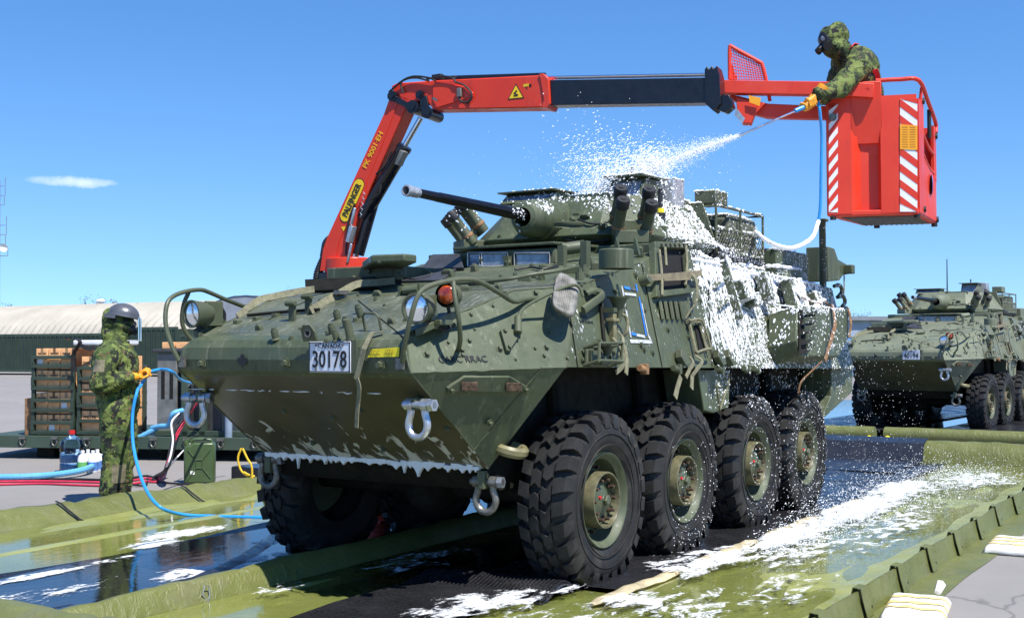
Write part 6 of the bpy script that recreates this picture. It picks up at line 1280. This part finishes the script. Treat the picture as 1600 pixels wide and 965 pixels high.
for i in range(7):
    t_ = i/6*math.pi/2
    for k in range(nn_): a = 2*math.pi*k/nn_; vs.append(V((.045, 0, 1.80))+Rt@V((.150*math.sin(t_)*math.cos(a), .125*math.sin(t_)*math.sin(a), .115*math.cos(t_)-.0)))
hm.add(vs, [(i*nn_+k, (i+1)*nn_+k, (i+1)*nn_+(k+1) % nn_, i*nn_+(k+1) % nn_) for i in range(6) for k in range(nn_)]); put('visor_crown', hm.mesh('visor_crown', m_helm, ang=60), M1, s1)
b = MB(); b.tube([V((.045, 0, 1.80))+Rt@V((.153*math.cos(2*math.pi*k/24), .128*math.sin(2*math.pi*k/24), -.003)) for k in range(24)], .010, 8, closed=True); b.strip([(-.10, .11, 1.80), (-.11, 0, 1.78), (-.10, -.11, 1.80), (.0, -.128, 1.79)], (0, 0, 1), .04, .01); put('visor_band', b.mesh('visor_band', m_helm), M1, s1)
sv = MB(); vs = []; 
for i in range(9):
    z = 1.80-.24*i/8
    for k in range(17): a = -1.25+2.5*k/16; vs.append((.055+.155*math.cos(a)+.0*i, .135*math.sin(a), z-.03*math.cos(a)*(1-i/8)))
sv.add(vs, [(i*17+k, i*17+k+1, (i+1)*17+k+1, (i+1)*17+k) for i in range(8) for k in range(16)]); put('face_shield', sv.mesh('face_shield', m_clear, ang=80, fixn=False), M1, s1)
sv = MB(); sv.tube([(.055+.156*math.cos(-1.25+2.5*k/16), .136*math.sin(-1.25+2.5*k/16), 1.56) for k in range(17)], .004, 5); put('shield_edge', sv.mesh('shield_edge', m_wtape), M1, s1)
def patch(me_o, c, n_, w, h, M, par):     # sewn patch that follows the suit
    tr = BVHTree.FromObject(me_o, bpy.context.evaluated_depsgraph_get()); og = ORG[par.name]; b = MB(); n = 8; vs = []; Mi = M; nw = (M.to_3x3()@V(n_)).normalized(); cw = M@V(c); u, w_, _ = frame(nw)
    for i in range(n+1):
        for j in range(n+1):
            p = cw+u*(w*(i/n-.5))+w_*(h*(j/n-.5))+nw*.3; hh = tr.ray_cast(p-og, -nw, .6); vs.append((hh[0]+og+nw*.004) if hh[0] is not None else (p-nw*.3))
    b.add(vs, [(i*(n+1)+j, (i+1)*(n+1)+j, (i+1)*(n+1)+j+1, i*(n+1)+j+1) for i in range(n) for j in range(n)]); return b.build('patch', m_patch, par, ang=80)
bpy.context.view_layer.update()
bod = [o for o in s1.children if o.name.startswith('body')][0]
patch(bod, (-.10, -.30, 1.33), (-.2, -1, 0), .15, .11, M1, s1); patch(bod, (.03, -.12, .33), (.3, -1, 0), .13, .17, M1, s1)
# --- person in the basket, leaning out over the rim with a wash lance
wo_ = aD(1362, 152, 11.35); fz = zb+.03; F2 = (-RH*1.0-FH*.18); po2 = V((wo_.x, wo_.y, fz)); M2 = loc_frame(po2, F2); s2 = empty('person', po2, 'person in hooded camouflage suit and gas mask leaning from the red basket', 'person')
M2i = M2.inverted(); wz = wo_.z-fz
def LP(x, y, d): return M2i@aD(x, y, d)
head = LP(1301, 60, 11.25); chest = LP(1338, 105, 11.35); hip = V((-.02, -.18, wz-.12)); shl = LP(1342, 103, 11.17); elb = LP(1312, 138, 11.0); wrs = LP(1280, 146, 10.85); hnd = LP(1266, 153, 10.82)
shr = LP(1318, 100, 11.55); elr = LP(1300, 150, 11.4); wrr = LP(1276, 152, 11.0); hnr = LP(1258, 160, 10.85)
caps = [(hip, .20, chest, .205), (chest, .20, (shl+shr)/2+V((.03, 0, .03)), .15), (shl, .12, shr, .12), ((shl+shr)/2, .12, head+V((-.06, 0, -.10)), .105), (head, V((.12, .105, .135))), (head+V((-.05, 0, .03)), V((.10, .115, .13))), (head+V((-.02, 0, -.10)), V((.11, .12, .09))),
        (shl, .112, elb, .095), (elb, .09, wrs, .062), (shr, .11, elr, .092), (elr, .088, wrr, .06),
        (hip, .15, V((-.06, -.42, .5)), .10), (V((-.06, -.42, .5)), .10, V((-.06, -.43, .12)), .08), (hip, .15, V((-.08, -.22, .5)), .10), (V((-.08, -.22, .5)), .10, V((-.08, -.22, .12)), .08), (V((-.06, -.43, .06)), .06, V((.06, -.43, .05)), .05), (V((-.08, -.22, .06)), .06, V((.04, -.22, .05)), .05)]
put('body', solid(caps, .014, 'body', m_camo, .016, 17), M2, s2)
lt, lb_ = M2i@aD(1157, 211, 10.62), M2i@aD(1278, 158, 10.87); la = (lb_-lt).normalized()
hnd = lt+la*((hnd-lt).dot(la)); hnr = lt+la*((hnr-lt).dot(la))
P, wv = hand(hnd, la, wrs-hnd, .014, 1); put('glove', solid(P, .0045, 'glove', m_orange, 0, 0, 3), M2, s2)
P, wv = hand(hnr, la, wrr-hnr, .014, -1); put('glove', solid(P, .0045, 'glove', m_orange, 0, 0, 3), M2, s2)
for h_, w_ in ((hnd, wrs), (hnr, wrr)):
    d = (w_-h_).normalized(); b = MB(); b.lathe([(.034, .075), (.046, .10), (.056, .16), (.058, .20)], h_, d, 14); put('glove_cuff', b.mesh('cuff', m_orange), M2, s2)
fdir = V((.80, .12, -.38)).normalized(); fc_ = head+fdir*.095
b = MB(); b.sph(fc_-fdir*.02, (.075, .082, .10), 14, 10, Matrix.Rotation(.4, 3, 'Y')); b.cyl(fc_+fdir*.02+V((0, 0, -.03)), fc_+fdir*.075+V((0, 0, -.05)), .038, .03, 12); b.cyl(fc_+V((0, .04, -.04)), fc_+fdir*.03+V((0, .12, -.06)), .042, n=14); b.cyl(fc_+V((0, -.04, -.04)), fc_+fdir*.03+V((0, -.11, -.06)), .035, n=14); gm = put('gas_mask', b.mesh('gas_mask', m_mask), M2, s2)
for l in (-.036, .036): b = MB(); b.lathe([(0, .012), (.02, .010), (.03, .0)], fc_+fdir*.045+V((0, l, .035)), fdir, 14); put('mask_eyepiece', b.mesh('mask_eyepiece', m_glass), M2, s2)
bpy.context.view_layer.update(); bod = [o for o in s2.children if o.name.startswith('body')][0]; trb = BVHTree.FromObject(bod, bpy.context.evaluated_depsgraph_get())
def onbody(x, y, d=.012):
    o = CAM-ORG[s2.name]; h = trb.ray_cast(o, ray(x, y), 30); return (h[0]+ORG[s2.name]+h[1]*d) if h[0] is not None else aD(x, y, 11.3)
b = MB(); b.strip(smooth([onbody(1327, 76), onbody(1333, 72), onbody(1339, 70)], 4), FH, .05, .008); b.build('safety_harness', m_strapred, s2); b = MB(); b.strip(smooth([onbody(1366, 108), onbody(1369, 120), onbody(1372, 132)], 4), RH, .05, .008); b.build('safety_harness', m_strapred, s2)
# wash lance and its hose
ln = empty('wash_lance', M2@((lt+lb_)/2), 'steel wash lance with blue grip aimed at the turret', 'lance'); A_, B_ = M2@lt, M2@lb_
b = MB(); b.cyl(A_, A_.lerp(B_, .72), .0095, n=10); b.cyl(A_-(B_-A_).normalized()*.03, A_+(B_-A_).normalized()*.05, .013, n=10); b.build('lance_tube', m_chrome, ln)
b = MB(); b.cyl(A_.lerp(B_, .70), A_.lerp(B_, .86), .021, n=12); b.build('lance_grip', m_hose, ln); b = MB(); b.cyl(A_.lerp(B_, .86), B_, .014, n=10); b.build('lance_handle', m_black, ln)
hpz = [B_, aD(1281, 175, 10.85), aD(1284, 215, 10.9), aD(1283, 270, 10.9), aD(1282, 320, 10.9), aD(1279, 345, 10.9), aD(1268, 372, 10.8), aD(1240, 387, 10.6), aD(1215, 384, 10.4), aD(1195, 374, 10.3), aY(1180, 362, .55)]
b = MB(); b.tube(smooth(hpz[:6], 8), .0145, 10); tag(b.build('lance_hose', m_hose), 'blue hose hanging from the wash lance beside the red basket', 'hose')
b = MB(); H_ = smooth(hpz[5:], 10); b.tube(H_, [.02+.006*noise.noise(V((i*.9, 0, 2))) for i in range(len(H_))], 10); o = b.build('foam_coated_hose', m_foam); tag(o, 'foam coated end of the lance hose looping down to the turret', 'hose')
b = MB(); b.tube(smooth([aY(845, 318, 1.75), aY(880, 304, 1.65), aY(915, 297, 1.5), aY(955, 296, 1.35), aY(985, 300, 1.2), aY(1030, 312, .95)], 6), .012, 8); tag(b.build('turret_hose', m_hose), 'thin blue hose lying across the turret roof', 'hose')
# ------------------------------------------------------------------ equipment deck at left
g0, g1 = aZ(0, 716), aZ(420, 722); dd = V((g1.x-g0.x, g1.y-g0.y, 0)).normalized(); db = V((-dd.y, dd.x, 0))
if db.dot(g0-CAM) < 0: db = -db
def E_(x, y, o=0): return onp(x, y, db, g0)+db*o
dk = empty('equipment_deck', (g0+g1)/2, 'long green loading deck with lashing rings carrying the boxes and wash unit', 'deck')
a0, a1 = E_(-40, 700), E_(640, 705); z0 = .15; z1 = .30
def along(x): return (E_(x, 700)-a0).dot(dd)
Ld = (a1-a0).dot(dd); base = V((a0.x, a0.y, 0))
def dp(u, o, z): return base+dd*u+db*o+V((0, 0, z))
Rd = Matrix(((dd.x, db.x, 0), (dd.y, db.y, 0), (0, 0, 1)))
def dbox(name, u0, u1, o0, o1, za, zb_, mt, par, bev=.006):
    b = MB(); b.box(dp((u0+u1)/2, (o0+o1)/2, (za+zb_)/2), (u1-u0, o1-o0, zb_-za), Rd); return b.build(name, mt, par, bev)
dbox('deck_plate', 0, Ld, .04, 2.4, z0+.05, z1, m_contd, dk); dbox('side_beam', 0, Ld, 0, .05, z0, z1+.012, m_contd, dk)
for u in (.8, 2.6, 4.4, 6.2): dbox('skid', u, u+.25, .2, 2.2, 0, z0+.05, m_dark, dk)
k = .25
while k < Ld:
    b = MB(); c = dp(k, -.02, z1-.05); b.tube([c+dd*math.cos(a)*.035+V((0, 0, math.sin(a)*.045-.02)) for a in [i*math.pi/6 for i in range(12)]], .009, 6, closed=True); b.box(c+V((0, 0, .035)), (.09, .035, .03), Rd); b.build('lashing_ring', m_iron, dk); k += .47
# racks and boxes
BOXN = ['left', 'middle', 'right']; LEV = ['bottom', 'lower middle', 'upper middle', 'top']
def rack(x0, x1, o, dep, levels, ytop, ybot, label, words, per, boxlabel, txt=None):
    u0, u1 = along(x0), along(x1); zt, zb0 = E_(x0, ytop, o).z, z1+.005; H = zt-zb0; r = empty('box_rack', dp((u0+u1)/2, o+dep/2, z1), label, 'rack'); hl = H/levels
    for u in (u0-.02, u1+.02):
        for oo in (o-.01, o+dep): dbox('post', u-.025, u+.025, oo-.025, oo+.025, zb0, zt-hl*.42, m_cont, r)
    for l in range(levels):
        zz = zb0+l*hl
        if l < levels:
            za = zz+hl*.55 if l < levels-1 else zz+.02
            for zq, th in ((zz+hl*.06, .045), (zz+hl*.50, .045)):
                if l == levels-1 and zq > zz+hl*.4: zq = zz+hl*.46
                dbox('rail', u0-.04, u1+.04, o-.055, o-.015, zq, zq+th, m_cont, r, .004); dbox('rail', u0-.04, u1+.04, o+dep, o+dep+.04, zq, zq+th, m_cont, r, .004)
            dbox('shelf', u0, u1, o-.01, o+dep, zz-.012, zz, m_cont, r, 0)
            for u in (u0-.04, u1): dbox('rail_end', u, u+.04, o-.056, o-.012, zz+hl*.06+.05, zz+hl*.5, m_cont, r, .003)
        w = (u1-u0)/per
        for i in range(per):
            ua = u0+w*i+.006; ub = u0+w*(i+1)-.006; ho = random.uniform(-.006, .006); c = dp((ua+ub)/2, o+dep/2, zz+.002)
            bx = empty('cardboard_box', c, boxlabel % (words[i], LEV[l] if levels == 4 else ['bottom', 'middle', 'top'][l]), 'box', 'brown cardboard boxes on the racks')
            hb = hl*.94+random.uniform(-.01, .006); dbox('carton', ua, ub, o+ho, o+dep-.02, zz+.002, zz+hb, m_card, bx, .004)
            dbox('tape_seam', (ua+ub)/2-.018, (ua+ub)/2+.018, o+ho-.002, o+.2, zz+hb-.08, zz+hb+.001, m_card2 if i % 2 else plain_tape, bx, 0)
            if l == levels-1 or random.random() < .75:
                for q_ in range(2): dbox('print_mark', ua+w*(.15+.4*q_), ua+w*(.4+.4*q_), o+ho-.0022, o+ho-.001, zz+hb*(.72), zz+hb*(.80), m_card2, bx, 0)
                dbox('print_mark', ua+w*.2, ub-w*.2, o+ho-.0022, o+ho-.001, zz+hb*.55, zz+hb*.60, m_card2, bx, 0)
            if txt and txt[l % len(txt)]: text('box_lettering', txt[l % len(txt)], hl*.22, dp((ua+ub)/2, o+ho, zz+hb*.72), dd, V((0, 0, 1)), m_card2, bx, wide=.7)
            if (l*3+i) % 4 == 1: dbox('paper_label', ua+w*.1, ua+w*.55, o+ho-.003, o+ho-.001, zz+hb*.25, zz+hb*.6, m_paper, bx, 0)
    return r
plain_tape = plain('brown_packing_tape', (.33, .19, .09), .35)
rack(45, 103, .15, .6, 4, 542, 690, 'green slatted rack of four levels at left holding small brown boxes', BOXN, 3, 'small brown cardboard box, %s of three on the %s level of the left rack')
rack(117, 175, .15, .7, 3, 555, 690, 'green rack with three levels just behind the standing person', ['left', 'right'], 2, 'wide brown cardboard box, %s of two on the %s level beside the person', ['PLASTIC', '2-2L GAL', 'BOTTLES'])
b = MB(); P = [E_(108, 540, .1), E_(160, 538, .1), E_(160, 538, .9), E_(108, 540, .9)]; zt = P[0].z; b.box(dp((along(106)+along(165))/2, .5, zt+.04), (along(165)-along(106), .8, .07), Rd); o = b.build('cover_sheet', m_white, None, .02); tag(o, 'white sheet folded over the top of the right rack', 'sheet')
b = MB(); u = along(110); b.strip(smooth([dp(u-.1, .05, zt+.08), dp(u, .03, zt+.1), dp(u+.12, .02, zt+.05), dp(u+.02, .02, zt-.12), dp(u+.03, .03, zt-.35)], 4), (1, 0, 0), .06, .01); b.strip(smooth([dp(u+.1, .03, zt+.02), dp(u+.22, .05, zt-.04), dp(u+.3, .08, zt-.02)], 4), (0, 0, 1), .05, .01); tag(b.build('tie_strap', m_black), 'black strap tied over the boxes between the two racks', 'strap')
b = MB(); u = along(35); b.box(dp(u, .5, z1+.25), (.2, .6, .5), Rd); o = b.build('wooden_crate', m_brown, None, .006); tag(o, 'dark brown wooden crate at the left end of the deck', 'crate')
# wash unit cabinet right of the person
u0, u1 = along(231), along(262); wu = empty('wash_unit', dp((u0+u1)/2+.2, .6, z1), 'grey and black wash unit cabinet with green frame beside the vehicle bow', 'wash unit')
zt = E_(240, 552, .25).z
dbox('cabinet_door', u0, u1, .25, .8, z1+.06, zt, m_greycab, wu, .01); dbox('cabinet_body', u1+.01, along(330), .32, 1.1, z1+.02, zt-.03, m_darkgrey, wu, .01); dbox('lid', u0-.05, along(300), .2, 1.15, zt+.01, zt+.06, m_darkgrey, wu, .015)
for i in range(2): dbox('vent_slot', u0+.06+.12*i, u0+.11+.12*i, .246, .26, z1+.5, zt-.22, m_void, wu, 0)
for x in (272, 300): dbox('frame_post', along(x), along(x)+.09, .2, .28, z1, zt-.05, m_contd, wu)
dbox('frame_bar', u0, along(420), .2, .26, z1+.01, z1+.08, m_contd, wu)
for k_ in range(3): b = MB(); c = dp(u1+.15, .3, z1+.4+.3*k_); b.cyl(c, c-db*.08, .05, n=14); b.build('gauge', m_steel, wu)
b = MB(); c = dp(along(352), .1, z1); b.cyl(c, c+V((0, 0, 1.1)), .05, n=12); b.prism([c+V((0, 0, .95))+dd*x+db*-.06 for x in (0, .22)]+[c+dd*.3-db*.06+V((0, 0, .75)), c-db*.06+V((0, 0, .78))], db*.12); b.build('drain_pipe', plain('grey_blue_pipe', (.22, .28, .36), .45), wu)
zs_ = E_(240, 546, .4).z
for i in range(3): c = dp(u0+.1+.22*i, .5, zt+.062); bx = dbox('cardboard_box', u0+.02+.2*i, u0+.2+.2*i, .35, .7, zt+.065, zt+.15, m_card, None, .004); tag(bx, 'flat brown box, %s of three on top of the wash unit lid' % BOXN[i], 'box', 'flat boxes on the wash unit')
# jerrycan
jc = aZ(311, 755); jr = empty('jerrycan', (jc.x, jc.y, 0), 'dark green metal jerrycan standing on the asphalt behind the berm', 'jerrycan'); ja = .15; ju = RH*math.cos(ja)+FH*math.sin(ja); jd = FH*math.cos(ja)-RH*math.sin(ja); Rj = Matrix(((ju.x, jd.x, 0), (ju.y, jd.y, 0), (0, 0, 1))); m_can = plain('olive_can_paint', (.060, .098, .036), .35, var=.1); jo = V((jc.x, jc.y, 0))
def jp(u, d, z): return jo+ju*u+jd*d+V((0, 0, z))
b = MB(); b.prism([jp(u, 0, z) for u, z in ((-.165, .0), (.165, .0), (.165, .41), (.15, .445), (-.06, .445), (-.10, .42), (-.165, .40))], jd*.165); b.build('can_body', m_can, jr, .02)
for sg in (-1, 1):
    b = MB(); b.tube([jp(sg*.12, -.003, .04 if sg < 0 else .06), jp(sg*.035, -.003, .17)], .008, 6); b.tube([jp(sg*.12, -.003, .37), jp(sg*.035, -.003, .26)], .008, 6); b.build('pressed_rib', m_can, jr)
b = MB(); b.tube([jp(-.035, -.003, .17), jp(.035, -.003, .17), jp(.035, -.003, .26), jp(-.035, -.003, .26)], .008, 6, closed=True); b.build('pressed_square', m_can, jr)
for d in (.03, .08, .13): b = MB(); b.tube(smooth([jp(-.09, d, .42), jp(-.07, d, .475), jp(.10, d, .478), jp(.13, d, .44)], 4), .011, 8); b.build('handle', m_can, jr)
b = MB(); b.cyl(jp(-.13, .08, .40), jp(-.16, .08, .46), .03, n=12); b.box(jp(-.13, .08, .47), (.06, .03, .02), Rj); b.build('filler_cap', m_can, jr)
b = MB(); b.box(jp(-.07, -.004, .12), (.045, .003, .04), Rj); b.build('paper_label', m_paper, jr)
# water bottle and jugs
wc = aZ(112, 737); wb = empty('water_bottle', (wc.x, wc.y, 0), 'large clear blue water bottle with red cap standing on the asphalt', 'bottle')
b = MB(); b.lathe([(0, 0), (.125, 0), (.138, .02), (.138, .10), (.128, .115), (.138, .13), (.138, .22), (.128, .235), (.138, .25), (.138, .33), (.12, .38), (.06, .42), (.032, .44), (.032, .47)], (wc.x, wc.y, .002), (0, 0, 1), 24); b.build('bottle_body', m_bottle, wb)
b = MB(); b.lathe([(0, .21), (.132, .21), (.132, .015), (0, .012)], (wc.x, wc.y, 0), (0, 0, 1), 20); b.build('bottle_water', plain('bottled_water_blue', (.30, .45, .62), .15), wb)
b = MB(); b.cyl((wc.x, wc.y, .455), (wc.x, wc.y, .50), .037, n=14); b.build('bottle_cap', plain('red_cap', (.6, .02, .02), .4), wb)
for i, (x, mtl, wd) in enumerate(((121, 'yellow', 'left end'), (129, 'green', 'second'), (137, 'green', 'third'), (145, 'blue', 'fourth'), (152, 'blue', 'right end'))):
    c = aZ(x, 736+i % 2*2); r = empty('soap_jug', (c.x, c.y, 0), 'white soap jug at the %s of the row of five by the water bottle' % wd, 'jug', 'soap jugs beside the water bottle')
    b = MB(); b.lathe([(0, 0), (.055, 0), (.06, .01), (.06, .16), (.045, .20), (.02, .225), (.02, .24)], (c.x, c.y, .001), (0, 0, 1), 14); b.build('jug_body', m_white, r, 0)
    b = MB(); b.lathe([(.061, .03), (.0615, .13)], (c.x, c.y, 0), (0, 0, 1), 14); b.build('jug_label', {'yellow': m_yel, 'green': plain('green_label', (.15, .45, .12), .5), 'blue': plain('blue_label', (.08, .2, .5), .5)}[mtl], r); b = MB(); b.cyl((c.x, c.y, .235), (c.x, c.y, .265), .022, n=10); b.build('jug_cap', m_white, r); b = MB(); b.tube(smooth([(c.x, c.y-.02, .21), (c.x+.04, c.y-.06, .19), (c.x+.03, c.y-.06, .13)], 3), .01, 6); b.build('jug_handle', m_white, r)
# hoses and cables
def hose(name, P, r, mt, label, cat='hose', k=8, rib=False):
    H = smooth(P, k); b = MB(); b.tube(H, [r*(1.06 if i % 2 else .95) for i in range(len(H))] if rib else r, 10); return tag(b.build(name, mt), label, cat)
gp_ = lambda x, y, z=.02: aZ(x, y, z)
hose('ribbed_hose', [gp_(-30, 745, .06), gp_(40, 744, .06), gp_(100, 739, .06), gp_(140, 730, .08), aY(160, 713, gp_(150, 725).y+.1), aY(185, 700, gp_(150, 725).y+.3), dp(along(240), .1, .42)], .035, m_hose2, 'thick pale blue ribbed hose running along the ground from the left edge', k=16, rib=True)
H1 = M1@hp; H2 = M1@hp2
hose('wash_hose', [gp_(520, 812, .05), gp_(410, 808, .05), gp_(340, 806, .05), gp_(285, 803, .07), aD(248, 790, 9.9), aD(224, 755, 10.3), aD(209, 700, 10.6), aD(207, 650, 10.7), aD(214, 612, 10.75), M1@(hp+V((-.05, -.05, -.10))), H1, H2, M1@(hp2+V((.10, .12, .03))), aD(268, 580, 11.2), aD(284, 594, 11.6), aD(312, 600, 12.2), aD(350, 598, 12.8), aD(390, 600, 13.2)], .0145, m_hose, 'bright blue hose held by the standing person and dipping into the pool', k=10)
for i, (dy, mt, lb) in enumerate(((0, m_magenta, 'crimson cable lying nearest the camera along the ground at left'), (5, m_magenta, 'crimson cable lying second along the ground at left'), (9, m_black, 'black cable lying beside the crimson cables at left'))):
    hose('ground_cable', [gp_(-20, 757-dy, .015), gp_(60, 755-dy*.8, .015), gp_(120, 757-dy, .015), gp_(180, 758-dy, .015), gp_(225, 752-dy, .02), gp_(255, 744-dy*.6, .05), dp(along(285), -.15, .35+.05*i), dp(along(318+8*i), .0, .9+.05*i)], .013, mt, lb, 'cable')
hose('black_cable_loop', [gp_(180, 752), gp_(225, 758), gp_(232, 745), gp_(250, 752), gp_(290, 756), gp_(340, 756), gp_(395, 753), aD(420, 760, 11)], .011, m_black, 'black cable looping on the asphalt below the jerrycan', 'cable')
hose('grey_conduit', [gp_(242, 745), aD(258, 735, 12.6), aD(267, 715, 12.7), aD(271, 690, 12.8), aD(272, 665, 12.9), aD(284, 650, 13.2)], .022, m_black, 'black flexible conduit rising beside the jerrycan', 'conduit')
hose('white_cable', [gp_(246, 747), aD(262, 725, 12.5), aD(270, 690, 12.7), aD(268, 660, 12.9), aD(280, 645, 13.0)], .010, m_white, 'white cable rising beside the black conduit', 'cable')
hose('white_cable', [gp_(252, 745), aD(275, 716, 12.8), aD(290, 700, 13.1), aD(300, 690, 13.3)], .008, m_white, 'short white cable passing behind the jerrycan', 'cable')
hose('supply_hose', [dp(along(232), .1, .42), dp(along(248), .05, .45), dp(along(262), .02, .47), dp(along(273), -.05, .62), dp(along(283), .05, .66)], .035, m_hose2, 'short blue supply hose curving on the deck before the wash unit')
yr = [aD(377, 700, 12), aD(372, 715, 12), aD(376, 733, 12), aD(385, 742, 12), aD(395, 748, 12)]
hose('yellow_rope', yr, .011, m_yrope, 'yellow rope loop hanging beside the far front wheel, outer strand', 'rope'); hose('yellow_rope', [aD(379, 700, 11.95), aD(386, 715, 11.95), aD(393, 728, 11.95), aD(394, 748, 11.95)], .011, m_yrope, 'yellow rope hanging beside the far front wheel, inner strand', 'rope'); hose('yellow_rope', [aD(381, 737, 11.97), aD(388, 741, 11.97), aD(398, 744, 11.97)], .011, m_yrope, 'short yellow rope end crossing by the far front wheel', 'rope')
# red traffic cone lying behind the far wheels, glimpsed below the belly
cn = aZ(590, 812, .04); cr_ = empty('traffic_cone', (cn.x, cn.y, .03), 'orange red cone glimpsed between the far side wheels', 'cone'); b = MB(); b.lathe([(.13, .03), (.04, .45), (.03, .46), (0, .46)], (cn.x, cn.y, .03), (0, 0, 1), 18); b.build('cone_body', plain('cone_orange', (.75, .06, .02), .5), cr_); b = MB(); b.box((cn.x, cn.y, .05), (.32, .32, .03)); b.build('cone_base', m_red, cr_, .006)
# ------------------------------------------------------------------ water in the air
def drop(b, p, s, d=None):
    st = random.uniform(1, 2.2) if d is None else random.uniform(1.2, 4.5); d = V((random.gauss(0, 1), random.gauss(0, 1), random.gauss(0, 1))).normalized() if d is None else d; u, w, d = frame(d)
    b.add([p+d*s*st, p-d*s*st, p+u*s, p-u*s, p+w*s, p-w*s], [(0, 2, 4), (0, 4, 3), (0, 3, 5), (0, 5, 2), (1, 4, 2), (1, 3, 4), (1, 5, 3), (1, 2, 5)])
random.seed(31); b = MB(); tip = A_; tgt = aD(915, 290, 9.9); jet = (tgt-tip); JL = jet.length; jd_ = jet.normalized(); ju_, jw_, _ = frame(jd_)
for i in range(16000):
    t_ = random.random()**.75; sp_ = .012+.09*t_+.22*t_*t_; a = random.uniform(0, 6.28); r = abs(random.gauss(0, 1))*sp_*.75
    p = tip+jd_*(JL*t_*1.02)+ju_*math.cos(a)*r+jw_*math.sin(a)*r*1.2-V((0, 0, .10*t_*t_)); drop(b, p, random.uniform(.0013, .0034)*(1.4 if t_ > .5 else .75), (jd_+V((random.gauss(0, .2), random.gauss(0, .2), random.gauss(0, .2)))).normalized())
for i in range(700):
    p = tgt+V((random.gauss(.5, .6), random.gauss(-.1, .4), random.gauss(.12, .22))); drop(b, p, random.uniform(.002, .004))
tag(b.build('water_spray', m_drop, ang=0, fixn=False), 'white jet of wash spray from lance to turret', 'spray', kind='stuff')
b = MB()
for i in range(9500):
    t_ = random.random(); x = 1.2+5.9*t_; w = .16+.4*t_; y = -.62-.25*t_+random.gauss(0, w*.55); z = .05+abs(random.gauss(0, 1))*(.07+.10*math.sin(t_*math.pi))
    drop(b, V((x, max(y, -1.5), z)), random.uniform(.0016, .0042), V((-1, random.gauss(0, .25), random.gauss(.1, .3))).normalized())
for i in range(1100):
    p = V((random.uniform(2.0, 5.6), random.uniform(-.7, -.1), .2+1.2*random.random()**1.6)); drop(b, p, random.uniform(.0014, .003))
tag(b.build('ground_spray', m_drop, ang=0, fixn=False), 'low white spray of droplets beside the rear wheels', 'spray', kind='stuff')
